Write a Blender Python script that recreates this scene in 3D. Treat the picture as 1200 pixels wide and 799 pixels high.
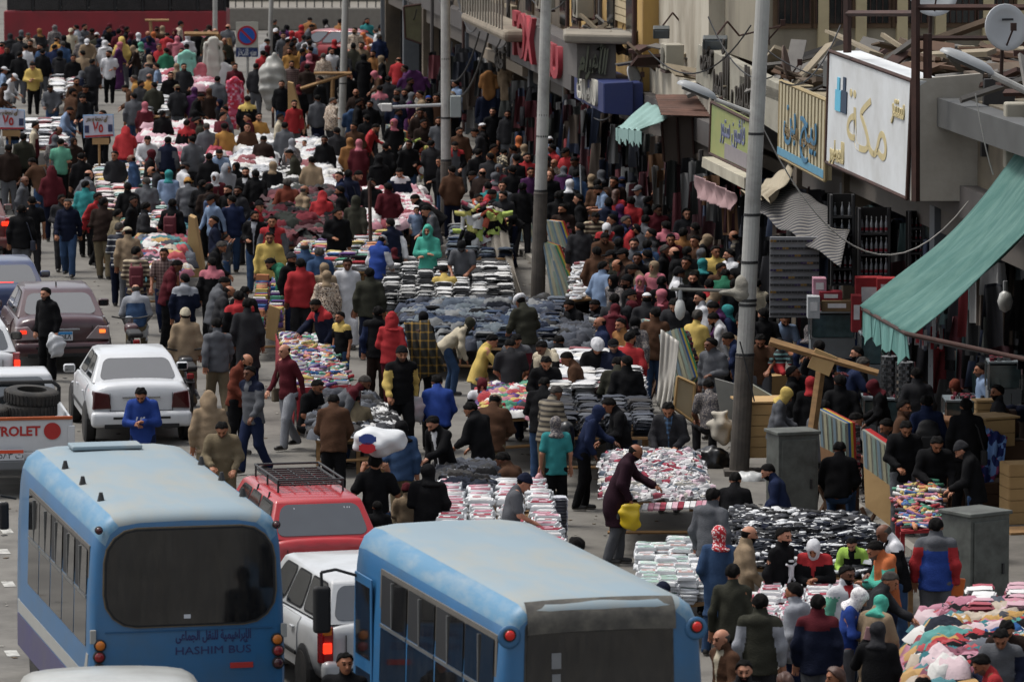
import bpy, bmesh, math, random
import numpy as np
from mathutils import Vector, Matrix, Euler, Quaternion
for _o in list(bpy.data.objects): bpy.data.objects.remove(_o)
SC = bpy.context.scene
COL = SC.collection
RND = random.Random(7)
NR = np.random.RandomState(5)
PI = math.pi
R = math.radians
# ------------------------------------------------------------------ camera, world, sun, exposure
CAM_H = 11.4; FPX = 6300.0; PITCH = math.atan(700.0/FPX)
cam_d = bpy.data.cameras.new('camera'); cam = bpy.data.objects.new('camera', cam_d); COL.objects.link(cam)
cam.location = (0, 0, CAM_H); cam.rotation_euler = (PI/2-PITCH, 0, 0)
cam_d.sensor_width = 36; cam_d.lens = 36*FPX/1200; cam_d.clip_end = 3000; cam_d.clip_start = 1
cam_d.dof.use_dof = True; cam_d.dof.focus_distance = 84; cam_d.dof.aperture_fstop = 5.0
SC.camera = cam
w = bpy.data.worlds.new('World'); SC.world = w; w.use_nodes = True
nt = w.node_tree
bg = nt.nodes['Background']
sky = nt.nodes.new('ShaderNodeTexSky'); sky.sky_type = 'NISHITA'; sky.sun_disc = False
SUN_EL, SUN_AZ = 66.0, 285.0
sky.sun_elevation = R(SUN_EL); sky.sun_rotation = R(SUN_AZ); sky.dust_density = 4.0; sky.air_density = 1.0; sky.ozone_density = 1.0
hs = nt.nodes.new('ShaderNodeHueSaturation'); hs.inputs['Saturation'].default_value = 0.35
nt.links.new(sky.outputs[0], hs.inputs['Color']); nt.links.new(hs.outputs[0], bg.inputs['Color'])
bg.inputs['Strength'].default_value = 0.125
sun_d = bpy.data.lights.new('sun', 'SUN'); sun_d.energy = 1.5; sun_d.angle = R(16); sun_d.color = (1.0, 0.97, 0.92)
sun = bpy.data.objects.new('sun', sun_d); COL.objects.link(sun)
_a = R(SUN_AZ)
sd = Vector((math.sin(_a)*math.cos(R(SUN_EL)), math.cos(_a)*math.cos(R(SUN_EL)), math.sin(R(SUN_EL))))
sun.rotation_euler = sd.to_track_quat('Z', 'Y').to_euler()
sun.location = (0, 60, 60)
SC.view_settings.view_transform = 'Standard'; SC.view_settings.look = 'None'
SC.view_settings.exposure = 0.72; SC.view_settings.gamma = 1.0
SC.cycles.max_bounces = 5; SC.cycles.diffuse_bounces = 2; SC.cycles.glossy_bounces = 2
SC.cycles.transparent_max_bounces = 6; SC.cycles.use_denoising = True

# ------------------------------------------------------------------ layout helpers
_sp, _cp = math.sin(PITCH), math.cos(PITCH)
def ray(px, py):
    u = (px-600)/FPX; v = (py-399.5)/FPX
    return Vector((u, _cp - v*_sp, -_sp - v*_cp))
def G(px, py, z=0.0):                 # point at height z
    r = ray(px, py); return Vector((0,0,CAM_H)) + r*((z-CAM_H)/r.z)
def D(px, py, d):                     # point at distance d (along +Y)
    r = ray(px, py); return Vector((0,0,CAM_H)) + r*(d/r.y)
_G1, _G2 = G(640, 225), G(1015, 470)
SV = (_G1-_G2).normalized()           # along the street, away
AV = Vector((SV.y, -SV.x, 0))         # across, to the right (into the shops)
def Wp(s, a, z=0.0): return Vector((_G2.x, _G2.y, 0)) + SV*s + AV*a + Vector((0,0,z))
def toSA(p):
    q = Vector((p.x-_G2.x, p.y-_G2.y, 0)); return q.dot(SV), q.dot(AV)
def Fp(px, py, a=0.0):                # pixel onto the vertical plane a
    r = ray(px, py); o = Vector((0,0,CAM_H))
    k = (Vector((_G2.x,_G2.y,0)) + AV*a - o).dot(AV)/r.dot(AV)
    return o + r*k
ST_ANG = math.atan2(-SV.x, SV.y)      # heading angle of the street (rotation about z from +Y)
KERB_A = -2.6
def gz(p):
    s, a = toSA(p); return 0.13 if a > KERB_A else 0.0

# ------------------------------------------------------------------ materials
MATS = {}
def nmat(name):
    m = bpy.data.materials.new(name); m.use_nodes = True
    return m, m.node_tree, m.node_tree.nodes['Principled BSDF']
def rgb(c):
    if isinstance(c, str):
        c = c.lstrip('#'); v = [int(c[i:i+2], 16)/255 for i in (0,2,4)]
        return tuple((x/12.92 if x <= .04045 else ((x+.055)/1.055)**2.4) for x in v)
    return c
def mute(c, k=.22, dk=1.0):
    c = rgb(c); l = .3*c[0]+.59*c[1]+.11*c[2]; return tuple((x*(1-k)+l*k)*dk for x in c)
def mat(name, c, rough=.8, metal=0.0, spec=None, var=.15, scale=6.0, bump=0.0, bscale=40.0, dirt=None, dirt_amt=.5, dscale=1.5, coat=0, emit=0, trans=0, stretch=None):
    if name in MATS: return MATS[name]
    c = rgb(c)
    m, t, b = nmat(name); N = t.nodes; L = t.links
    b.inputs['Roughness'].default_value = rough; b.inputs['Metallic'].default_value = metal
    if spec is not None: b.inputs['Specular IOR Level'].default_value = spec
    if coat: b.inputs['Coat Weight'].default_value = coat; b.inputs['Coat Roughness'].default_value = .12
    if trans: b.inputs['Transmission Weight'].default_value = trans
    tc = N.new('ShaderNodeTexCoord'); src = tc.outputs['Object']
    if stretch:
        mp = N.new('ShaderNodeMapping'); mp.inputs['Scale'].default_value = stretch
        L.new(src, mp.inputs['Vector']); src = mp.outputs[0]
    last = None
    if var or dirt:
        nz = N.new('ShaderNodeTexNoise'); nz.inputs['Scale'].default_value = scale; nz.inputs['Detail'].default_value = 3
        L.new(src, nz.inputs['Vector'])
        mx = N.new('ShaderNodeMix'); mx.data_type = 'RGBA'
        mx.inputs[6].default_value = tuple(x*(1-var) for x in c)+(1,); mx.inputs[7].default_value = tuple(min(1, x*(1+var)+.004*var) for x in c)+(1,)
        L.new(nz.outputs['Fac'], mx.inputs[0]); last = mx.outputs[2]
    if dirt is not None:
        n2 = N.new('ShaderNodeTexNoise'); n2.inputs['Scale'].default_value = dscale; n2.inputs['Detail'].default_value = 6; n2.inputs['Roughness'].default_value = .65
        L.new(src, n2.inputs['Vector'])
        cr = N.new('ShaderNodeValToRGB'); cr.color_ramp.elements[0].position = .42; cr.color_ramp.elements[1].position = .68
        L.new(n2.outputs['Fac'], cr.inputs['Fac'])
        ml = N.new('ShaderNodeMath'); ml.operation = 'MULTIPLY'; ml.inputs[1].default_value = dirt_amt
        L.new(cr.outputs['Color'], ml.inputs[0])
        m2 = N.new('ShaderNodeMix'); m2.data_type = 'RGBA'; m2.inputs[7].default_value = rgb(dirt)+(1,)
        L.new(ml.outputs[0], m2.inputs[0]); L.new(last, m2.inputs[6]); last = m2.outputs[2]
    if last: L.new(last, b.inputs['Base Color'])
    else: b.inputs['Base Color'].default_value = c+(1,)
    if bump:
        n3 = N.new('ShaderNodeTexNoise'); n3.inputs['Scale'].default_value = bscale; n3.inputs['Detail'].default_value = 4
        L.new(src, n3.inputs['Vector'])
        bp = N.new('ShaderNodeBump'); bp.inputs['Strength'].default_value = bump; bp.inputs['Distance'].default_value = .02
        L.new(n3.outputs['Fac'], bp.inputs['Height']); L.new(bp.outputs[0], b.inputs['Normal'])
    if emit:
        b.inputs['Emission Color'].default_value = c+(1,); b.inputs['Emission Strength'].default_value = emit
    MATS[name] = m; return m
def stripemat(name, c1, c2, freq=9.0, axis='Z', duty=.5, rough=.85, plaid=False, noise=0.0):
    if name in MATS: return MATS[name]
    m, t, b = nmat(name); N = t.nodes; L = t.links
    b.inputs['Roughness'].default_value = rough
    tc = N.new('ShaderNodeTexCoord'); sp = N.new('ShaderNodeSeparateXYZ'); L.new(tc.outputs['Object'], sp.inputs[0])
    def band(ax):
        mu = N.new('ShaderNodeMath'); mu.operation = 'MULTIPLY'; mu.inputs[1].default_value = freq; L.new(sp.outputs[ax], mu.inputs[0])
        fr = N.new('ShaderNodeMath'); fr.operation = 'FRACT'; L.new(mu.outputs[0], fr.inputs[0])
        gt = N.new('ShaderNodeMath'); gt.operation = 'GREATER_THAN'; gt.inputs[1].default_value = duty; L.new(fr.outputs[0], gt.inputs[0])
        return gt.outputs[0]
    f = band(axis)
    if plaid:
        g = band('X' if axis != 'X' else 'Z'); ad = N.new('ShaderNodeMath'); ad.operation = 'ADD'; L.new(f, ad.inputs[0]); L.new(g, ad.inputs[1])
        hf = N.new('ShaderNodeMath'); hf.operation = 'MULTIPLY'; hf.inputs[1].default_value = .5; L.new(ad.outputs[0], hf.inputs[0]); f = hf.outputs[0]
    mx = N.new('ShaderNodeMix'); mx.data_type = 'RGBA'; mx.inputs[6].default_value = rgb(c1)+(1,); mx.inputs[7].default_value = rgb(c2)+(1,)
    L.new(f, mx.inputs[0]); L.new(mx.outputs[2], b.inputs['Base Color'])
    MATS[name] = m; return m
def speckmat(name, c1, c2, c3=None, scale=30., rough=.85, th=.5):
    if name in MATS: return MATS[name]
    m, t, b = nmat(name); N = t.nodes; L = t.links
    b.inputs['Roughness'].default_value = rough
    tc = N.new('ShaderNodeTexCoord'); v = N.new('ShaderNodeTexVoronoi'); v.inputs['Scale'].default_value = scale
    L.new(tc.outputs['Object'], v.inputs['Vector'])
    sp = N.new('ShaderNodeSeparateColor'); L.new(v.outputs['Color'], sp.inputs[0])
    cr = N.new('ShaderNodeValToRGB'); cr.color_ramp.interpolation = 'CONSTANT'
    cr.color_ramp.elements[0].color = rgb(c1)+(1,); cr.color_ramp.elements[1].position = th; cr.color_ramp.elements[1].color = rgb(c2)+(1,)
    if c3: e = cr.color_ramp.elements.new(.5+th/2); e.color = rgb(c3)+(1,)
    L.new(sp.outputs[0], cr.inputs['Fac']); L.new(cr.outputs['Color'], b.inputs['Base Color'])
    MATS[name] = m; return m
def attrmat(name, rough=.85, bump=.0):
    if name in MATS: return MATS[name]
    m, t, b = nmat(name); N = t.nodes; L = t.links
    a = N.new('ShaderNodeVertexColor'); a.layer_name = 'Col'
    L.new(a.outputs['Color'], b.inputs['Base Color']); b.inputs['Roughness'].default_value = rough
    MATS[name] = m; return m

# ------------------------------------------------------------------ mesh helpers
class MB:
    def __init__(s): s.v = []; s.f = []; s.m = []
    def add(s, vs, fs, mi=0, M=None):
        o = len(s.v)
        if M is not None: vs = [M @ Vector(p) for p in vs]
        s.v += [tuple(p) for p in vs]; s.f += [tuple(i+o for i in f) for f in fs]; s.m += [mi]*len(fs)
        return s
    def box(s, c, d, rz=0, mi=0, M=None, rx=0, ry=0, taper=1.0):
        x, y, z = d[0]/2, d[1]/2, d[2]/2
        vs = []
        for k in (-1, 1):
            t = taper if k > 0 else 1
            vs += [(-x*t,-y*t,k*z),(x*t,-y*t,k*z),(x*t,y*t,k*z),(-x*t,y*t,k*z)]
        T = Matrix.Translation(c) @ Euler((rx, ry, rz)).to_matrix().to_4x4()
        if M is not None: T = M @ T
        return s.add(vs, [(3,2,1,0),(4,5,6,7),(0,1,5,4),(1,2,6,5),(2,3,7,6),(3,0,4,7)], mi, T)
    def tube(s, p0, p1, r0, r1=None, n=8, mi=0, caps=True, M=None):
        p0, p1 = Vector(p0), Vector(p1)
        if M is not None: p0, p1 = M @ p0, M @ p1
        if r1 is None: r1 = r0
        d = (p1-p0)
        if d.length < 1e-6: return s
        q = d.to_track_quat('Z','Y'); vs = []
        for p, r in ((p0,r0),(p1,r1)):
            for i in range(n):
                a = 2*PI*i/n; vs.append(p + q @ Vector((r*math.cos(a), r*math.sin(a), 0)))
        fs = [(i,(i+1)%n,n+(i+1)%n,n+i) for i in range(n)]
        if caps: fs += [tuple(range(n-1,-1,-1)), tuple(range(n,2*n))]
        return s.add(vs, fs, mi)
    def path(s, pts, r, n=6, mi=0):
        for a, b in zip(pts[:-1], pts[1:]): s.tube(a, b, r, r, n, mi)
        return s
    def lathe(s, prof, n=16, mi=0, M=None, c=(0,0,0)):
        vs = []; fs = []
        for r, z in prof:
            for i in range(n):
                a = 2*PI*i/n; vs.append(Vector((c[0]+r*math.cos(a), c[1]+r*math.sin(a), c[2]+z)))
        for k in range(len(prof)-1):
            for i in range(n):
                fs.append((k*n+i, k*n+(i+1)%n, (k+1)*n+(i+1)%n, (k+1)*n+i))
        fs.append(tuple(range(n-1,-1,-1))); fs.append(tuple((len(prof)-1)*n+i for i in range(n)))
        return s.add(vs, fs, mi, M)
    def quadbox(s, p, t, mi=0):          # p: 4 corners of front face (ccw seen from front), t: thickness vector to the back
        p = [Vector(q) for q in p]; t = Vector(t)
        return s.add(p+[q+t for q in p], [(0,1,2,3),(7,6,5,4),(0,4,5,1),(1,5,6,2),(2,6,7,3),(3,7,4,0)], mi)
    def grid(s, fn, nu, nv, mi=0, flip=False):
        vs = [fn(i/nu, j/nv) for j in range(nv+1) for i in range(nu+1)]
        fs = []
        for j in range(nv):
            for i in range(nu):
                a = j*(nu+1)+i; q = (a, a+1, a+nu+2, a+nu+1)
                fs.append(q[::-1] if flip else q)
        return s.add(vs, fs, mi)
    def mesh(s, name, smooth=False):
        me = bpy.data.meshes.new(name); me.from_pydata(s.v, [], s.f)
        me.polygons.foreach_set('material_index', s.m)
        if smooth: me.polygons.foreach_set('use_smooth', [True]*len(s.f))
        me.update(); return me
    def build(s, name, m, parent=None, smooth=False, bevel=0, seg=2, sub=0, recalc=True):
        me = s.mesh(name, smooth)
        if recalc:
            bm = bmesh.new(); bm.from_mesh(me); bmesh.ops.recalc_face_normals(bm, faces=bm.faces); bm.to_mesh(me); bm.free()
        for x in (m if isinstance(m, (list, tuple)) else [m]): me.materials.append(x)
        return link(name, me, parent, bevel, seg, sub, smooth)
def link(name, me, parent=None, bevel=0, seg=2, sub=0, smooth=False):
    o = bpy.data.objects.new(name, me); COL.objects.link(o)
    if parent: o.parent = parent
    if bevel:
        b = o.modifiers.new('b', 'BEVEL'); b.width = bevel; b.segments = seg; b.limit_method = 'ANGLE'; b.angle_limit = R(32)
        if smooth: b.harden_normals = False
    if sub:
        q = o.modifiers.new('s', 'SUBSURF'); q.levels = sub; q.render_levels = sub
    return o
def empty(name, loc=(0,0,0), rz=0, parent=None):
    o = bpy.data.objects.new(name, None); COL.objects.link(o); o.location = loc; o.rotation_euler = (0,0,rz)
    o.empty_display_size = .2
    if parent: o.parent = parent
    return o
def tag(o, label=None, cat=None, group=None, kind=None):
    if label: o['label'] = label
    if cat: o['category'] = cat
    if group: o['group'] = group
    if kind: o['kind'] = kind
    return o
def copy_tree(o, parent=None):
    c = o.copy(); COL.objects.link(c); c.parent = parent
    for ch in list(o.children): copy_tree(ch, c)
    return c
def autosmooth(o, ang=40):
    me = o.data; me.polygons.foreach_set('use_smooth', [True]*len(me.polygons))
    try: me.set_sharp_from_angle(angle=R(ang))
    except Exception: pass
    return o
# Arabic presentation forms (isolated, final, initial, medial), written right to left
_AR = {'ا':('\uFE8D','\uFE8E'),'أ':('\uFE83','\uFE84'),'إ':('\uFE87','\uFE88'),'ب':('\uFE8F','\uFE90','\uFE91','\uFE92'),'ة':('\uFE93','\uFE94'),
 'ت':('\uFE95','\uFE96','\uFE97','\uFE98'),'ث':('\uFE99','\uFE9A','\uFE9B','\uFE9C'),'ج':('\uFE9D','\uFE9E','\uFE9F','\uFEA0'),'ح':('\uFEA1','\uFEA2','\uFEA3','\uFEA4'),
 'خ':('\uFEA5','\uFEA6','\uFEA7','\uFEA8'),'د':('\uFEA9','\uFEAA'),'ذ':('\uFEAB','\uFEAC'),'ر':('\uFEAD','\uFEAE'),'ز':('\uFEAF','\uFEB0'),
 'س':('\uFEB1','\uFEB2','\uFEB3','\uFEB4'),'ش':('\uFEB5','\uFEB6','\uFEB7','\uFEB8'),'ص':('\uFEB9','\uFEBA','\uFEBB','\uFEBC'),'ض':('\uFEBD','\uFEBE','\uFEBF','\uFEC0'),
 'ط':('\uFEC1','\uFEC2','\uFEC3','\uFEC4'),'ع':('\uFEC9','\uFECA','\uFECB','\uFECC'),'ف':('\uFED1','\uFED2','\uFED3','\uFED4'),'ق':('\uFED5','\uFED6','\uFED7','\uFED8'),
 'ك':('\uFED9','\uFEDA','\uFEDB','\uFEDC'),'ل':('\uFEDD','\uFEDE','\uFEDF','\uFEE0'),'م':('\uFEE1','\uFEE2','\uFEE3','\uFEE4'),'ن':('\uFEE5','\uFEE6','\uFEE7','\uFEE8'),
 'ه':('\uFEE9','\uFEEA','\uFEEB','\uFEEC'),'و':('\uFEED','\uFEEE'),'ى':('\uFEEF','\uFEF0'),'ي':('\uFEF1','\uFEF2','\uFEF3','\uFEF4')}
def arabic(s):
    out = []
    for i, ch in enumerate(s):
        if ch not in _AR: out.append(ch); continue
        prev = i > 0 and s[i-1] in _AR and len(_AR[s[i-1]]) == 4
        nxt = i+1 < len(s) and s[i+1] in _AR and len(_AR[ch]) == 4
        k = (3 if nxt else 1) if prev else (2 if nxt else 0)
        out.append(_AR[ch][k])
    return ''.join(out[::-1])
def text_mesh(body, size, ext=.01, bold=0.0, width=None, italic=0):
    cu = bpy.data.curves.new('txt', 'FONT'); cu.body = body; cu.size = size; cu.extrude = ext; cu.align_x = 'CENTER'; cu.align_y = 'CENTER'
    cu.offset = bold; cu.resolution_u = 3; cu.shear = italic
    o = bpy.data.objects.new('txt', cu); COL.objects.link(o)
    bpy.context.view_layer.update()
    me = bpy.data.meshes.new_from_object(o.evaluated_get(bpy.context.evaluated_depsgraph_get()))
    bpy.data.objects.remove(o)
    if width and len(me.vertices):
        xs = [v.co.x for v in me.vertices]; k = width/max(1e-6, max(xs)-min(xs)); x0 = (max(xs)+min(xs))/2
        for v in me.vertices: v.co.x = (v.co.x-x0)*k
    return me
def place_text(body, size, m, origin, xdir, ydir, parent=None, name='lettering', **k):
    me = text_mesh(body, size, **k); x = Vector(xdir).normalized(); y = Vector(ydir); y = (y - x*y.dot(x)).normalized(); z = x.cross(y)
    M = Matrix.Identity(4)
    for i in range(3): M[i][0] = x[i]; M[i][1] = y[i]; M[i][2] = z[i]; M[i][3] = origin[i]
    if parent: M = parent.matrix_local.inverted() @ M if parent.parent is None else M
    me.transform(M); me.materials.clear(); me.materials.append(m)
    return link(name, me, parent)
# ------------------------------------------------------------------ SDF meshing (surface nets)
def nets(f, lo, hi, h):
    lo = np.array(lo, float); hi = np.array(hi, float); n = np.ceil((hi-lo)/h).astype(int)+1
    ax = [lo[i]+h*np.arange(n[i]) for i in range(3)]
    X, Y, Z = np.meshgrid(*ax, indexing='ij'); P = np.stack([X, Y, Z], -1)
    F = f(P.reshape(-1, 3)).reshape(n)
    cn = n-1; acc = np.zeros(tuple(cn)+(3,)); cnt = np.zeros(tuple(cn))
    for axis in range(3):
        sl0 = [slice(None)]*3; sl1 = [slice(None)]*3; sl0[axis] = slice(0, -1); sl1[axis] = slice(1, None)
        a = F[tuple(sl0)]; b = F[tuple(sl1)]; m = (a < 0) != (b < 0)
        t = np.where(m, a/np.where(m, a-b, 1), 0)
        pos = P[tuple(sl0)].copy(); pos[..., axis] += t*h
        o1, o2 = [i for i in range(3) if i != axis]
        for d1 in (0, 1):
            for d2 in (0, 1):
                s = [slice(None)]*3; s[o1] = slice(d1, d1+cn[o1]); s[o2] = slice(d2, d2+cn[o2])
                mm = m[tuple(s)]; acc += np.where(mm[..., None], pos[tuple(s)], 0); cnt += mm
    ok = cnt > 0; idx = -np.ones(tuple(cn), int); idx[ok] = np.arange(ok.sum())
    V = acc[ok]/cnt[ok][:, None]; Q = []
    for axis in range(3):
        o1, o2 = (axis+1) % 3, (axis+2) % 3
        sl0 = [slice(1, -1)]*3; sl1 = [slice(1, -1)]*3; sl0[axis] = slice(0, -1); sl1[axis] = slice(1, None)
        a = F[tuple(sl0)]; b = F[tuple(sl1)]; w_ = np.argwhere((a < 0) != (b < 0))
        if not len(w_): continue
        neg = a[tuple(w_.T)] < 0
        base = w_.copy(); base[:, o1] += 1; base[:, o2] += 1
        def c(d1, d2):
            q = base.copy(); q[:, o1] -= d1; q[:, o2] -= d2; return idx[tuple(q.T)]
        q = np.stack([c(1,1), c(0,1), c(0,0), c(1,0)], 1)
        q[~neg] = q[~neg][:, ::-1]; Q.append(q)
    Q = np.concatenate(Q) if Q else np.zeros((0,4), int)
    Q = Q[(Q >= 0).all(1)]
    return V, Q
def cap(p, a, b, ra, rb):
    a = np.array(a, float); b = np.array(b, float); ab = b-a; t = np.clip(((p-a)@ab)/max(1e-9, ab@ab), 0, 1)
    return np.linalg.norm(p-a-t[:, None]*ab, axis=1) - (ra+(rb-ra)*t)
def ell(p, c, r):
    q = (p-np.array(c))/np.array(r); l = np.linalg.norm(q, axis=1); return (l-1)*min(r)
def smin(a, b, k):
    h = np.clip(.5+.5*(b-a)/k, 0, 1); return b*(1-h)+a*h - k*h*(1-h)
def folds(p, amp, f=14., seed=0):
    r = np.random.RandomState(seed); o = np.zeros(len(p))
    for i in range(5):
        d = r.randn(3); d[2] *= 1.3; d /= np.linalg.norm(d); o += np.sin(p@d*f*(1+.35*i)+r.rand()*6+1.5*np.sin(p[:, 2]*f*.4+i))
    return o*amp/3
def to_mesh(name, parts):
    vs = []; fs = []; mi = []; o = 0
    for V, Q, M in parts:
        vs.append(V); fs.append(Q+o); mi.append(M); o += len(V)
    V = np.concatenate(vs); Q = np.concatenate(fs); M = np.concatenate(mi)
    me = bpy.data.meshes.new(name); me.vertices.add(len(V)); me.vertices.foreach_set('co', V.astype('f').ravel())
    me.loops.add(len(Q)*4); me.loops.foreach_set('vertex_index', Q.astype('i').ravel())
    me.polygons.add(len(Q)); me.polygons.foreach_set('loop_start', np.arange(len(Q), dtype='i')*4); me.polygons.foreach_set('loop_total', np.full(len(Q), 4, 'i'))
    me.polygons.foreach_set('material_index', M.astype('i')); me.polygons.foreach_set('use_smooth', np.ones(len(Q), bool))
    me.update(calc_edges=True); return me
# poses: lean, head pitch, head yaw, arms (elbow, wrist) relative to the upright torso, legs (knee, ankle), pelvis drop, pelvis shift
POSES = {
 'st': dict(lean=2, hp=6, arms=[((.24,.03,1.13),(.25,-.05,.89))]*2, legs=[((.10,-.01,.49),(.10,.02,.08)),((.11,-.02,.49),(.13,-.02,.08))]),
 'wk': dict(lean=4, hp=6, arms=[((.23,.10,1.13),(.24,.12,.90)),((.24,-.07,1.13),(.22,-.24,.95))], legs=[((.10,-.13,.50),(.10,-.17,.10)),((.10,.02,.48),(.10,.24,.14))]),
 'br': dict(lean=10, hp=28, arms=[((.24,-.10,1.14),(.13,-.33,1.06)),((.25,-.06,1.13),(.17,-.30,1.00))], legs=[((.10,-.03,.49),(.11,.00,.08)),((.10,.0,.49),(.12,.06,.08))]),
 'bd': dict(lean=52, hp=5, arms=[((.22,-.22,1.18),(.12,-.46,1.12)),((.24,-.18,1.13),(.18,-.40,1.00))], legs=[((.10,-.08,.50),(.11,-.02,.08)),((.10,.0,.49),(.12,.10,.08))], shift=.12),
 're': dict(lean=18, hp=18, arms=[((.22,-.20,1.24),(.14,-.46,1.20)),((.25,-.02,1.13),(.22,-.20,.96))], legs=[((.10,-.05,.49),(.11,-.02,.08)),((.10,.0,.49),(.12,.12,.09))]),
 'ac': dict(lean=0, hp=6, arms=[((.25,-.07,1.13),(-.06,-.20,1.14)),((.25,-.07,1.12),(-.05,-.16,1.09))], legs=[((.10,-.01,.49),(.11,.02,.08)),((.11,-.02,.49),(.13,-.02,.08))]),
 'ph': dict(lean=3, hp=10, arms=[((.27,-.12,1.17),(.13,-.12,1.50)),((.24,.0,1.13),(.20,-.12,.92))], legs=[((.10,-.01,.49),(.10,.02,.08)),((.11,-.02,.49),(.13,-.06,.08))]),
 'tx': dict(lean=6, hp=32, arms=[((.24,-.08,1.13),(.05,-.28,1.18)),((.24,-.08,1.12),(.05,-.26,1.13))], legs=[((.10,-.01,.49),(.10,.02,.08)),((.11,-.02,.49),(.13,-.02,.08))]),
 'si': dict(lean=14, hp=18, arms=[((.25,-.10,1.14),(.16,-.32,.98)),((.25,-.08,1.13),(.14,-.30,1.00))], legs=[((.13,-.42,.93),(.12,-.40,.50)),((.14,-.41,.93),(.15,-.36,.50))], drop=.45),
 'ch': dict(lean=0, hp=-2, arms=[((.27,.05,1.17),(.16,-.12,1.48)),((.28,.0,1.15),(.14,-.16,1.46))], legs=[((.10,-.01,.49),(.10,.02,.08)),((.11,-.02,.49),(.13,-.06,.08))]),
 'hp': dict(lean=1, hp=4, hy=28, arms=[((.25,.09,1.13),(.19,-.07,.97)),((.25,.07,1.13),(.18,-.09,.96))], legs=[((.11,-.03,.49),(.12,-.02,.08)),((.12,.0,.49),(.17,.03,.08))]),
 'tk': dict(lean=3, hp=8, hy=-32, arms=[((.23,.0,1.13),(.10,-.26,1.12)),((.25,.04,1.13),(.24,-.02,.89))], legs=[((.09,-.05,.49),(.08,-.09,.08)),((.11,.0,.49),(.13,.07,.08))]),
 'up': dict(lean=0, hp=-4, arms=[((.26,-.14,1.52),(.20,-.20,1.80)),((.24,.0,1.13),(.22,-.18,.96))], legs=[((.10,-.01,.49),(.10,.02,.08)),((.11,-.02,.49),(.13,-.06,.08))]),
}
def skel(pose):
    p = POSES[pose]; L = R(p['lean']); dz = -p.get('drop', 0); sh = p.get('shift', 0)
    piv = np.array([0, sh, .95])
    Rm = np.array(Euler((L, 0, 0)).to_matrix())
    def U(q): return piv + Rm@(np.array(q, float)-np.array([0,0,.95])) + np.array([0,0,dz])
    def Lw(q): return np.array(q, float)+np.array([0,0,dz])
    S = dict(piv=piv+np.array([0,0,dz]), Rm=Rm, U=U, arms=[], legs=[])
    for k, sx in ((0, 1), (1, -1)):
        e, w_ = p['arms'][k]; m = np.array([sx, 1, 1])
        S['arms'].append((U(np.array([.172,0,1.385])*m), U(np.array(e)*m), U(np.array(w_)*m)))
        kn, an = p['legs'][k]
        hip = np.array([.09, sh, .90+dz])*m
        S['legs'].append((hip, Lw(np.array(kn)*m), Lw(np.array(an)*m)))
    S['hc'] = U((0, -.015, 1.585)); S['nb'] = U((0, .01, 1.43))
    HR = np.array(Euler((L+R(p['hp']), 0, 0)).to_matrix()) @ np.array(Euler((0,0,R(p.get('hy', 0)))).to_matrix())
    if pose == 'bd': HR = np.array(Euler((L-R(10), 0, 0)).to_matrix())
    S['HR'] = HR; S['hc'] = S['nb'] + HR@(np.array([0,-.03,.155])); 
    S['top'] = (S['hc'] + HR@np.array([0,0,.105]))[2]; S['shift'] = sh
    return S
SK = {k: skel(k) for k in POSES}
def Tp(p, S, sy=.70):
    q = (p-S['piv'])@S['Rm']; q = q+np.array([0,0,.95]); q = q.copy(); q[:, 1] /= sy; return q
def head_sdf(q, g=0.0):
    d = ell(q, (0,.008,.02), (.078+g,.097+g,.090+g))
    d = smin(d, ell(q, (0,-.022,-.045), (.055+g,.066+g,.072+g)), .03)
    return d
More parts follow.
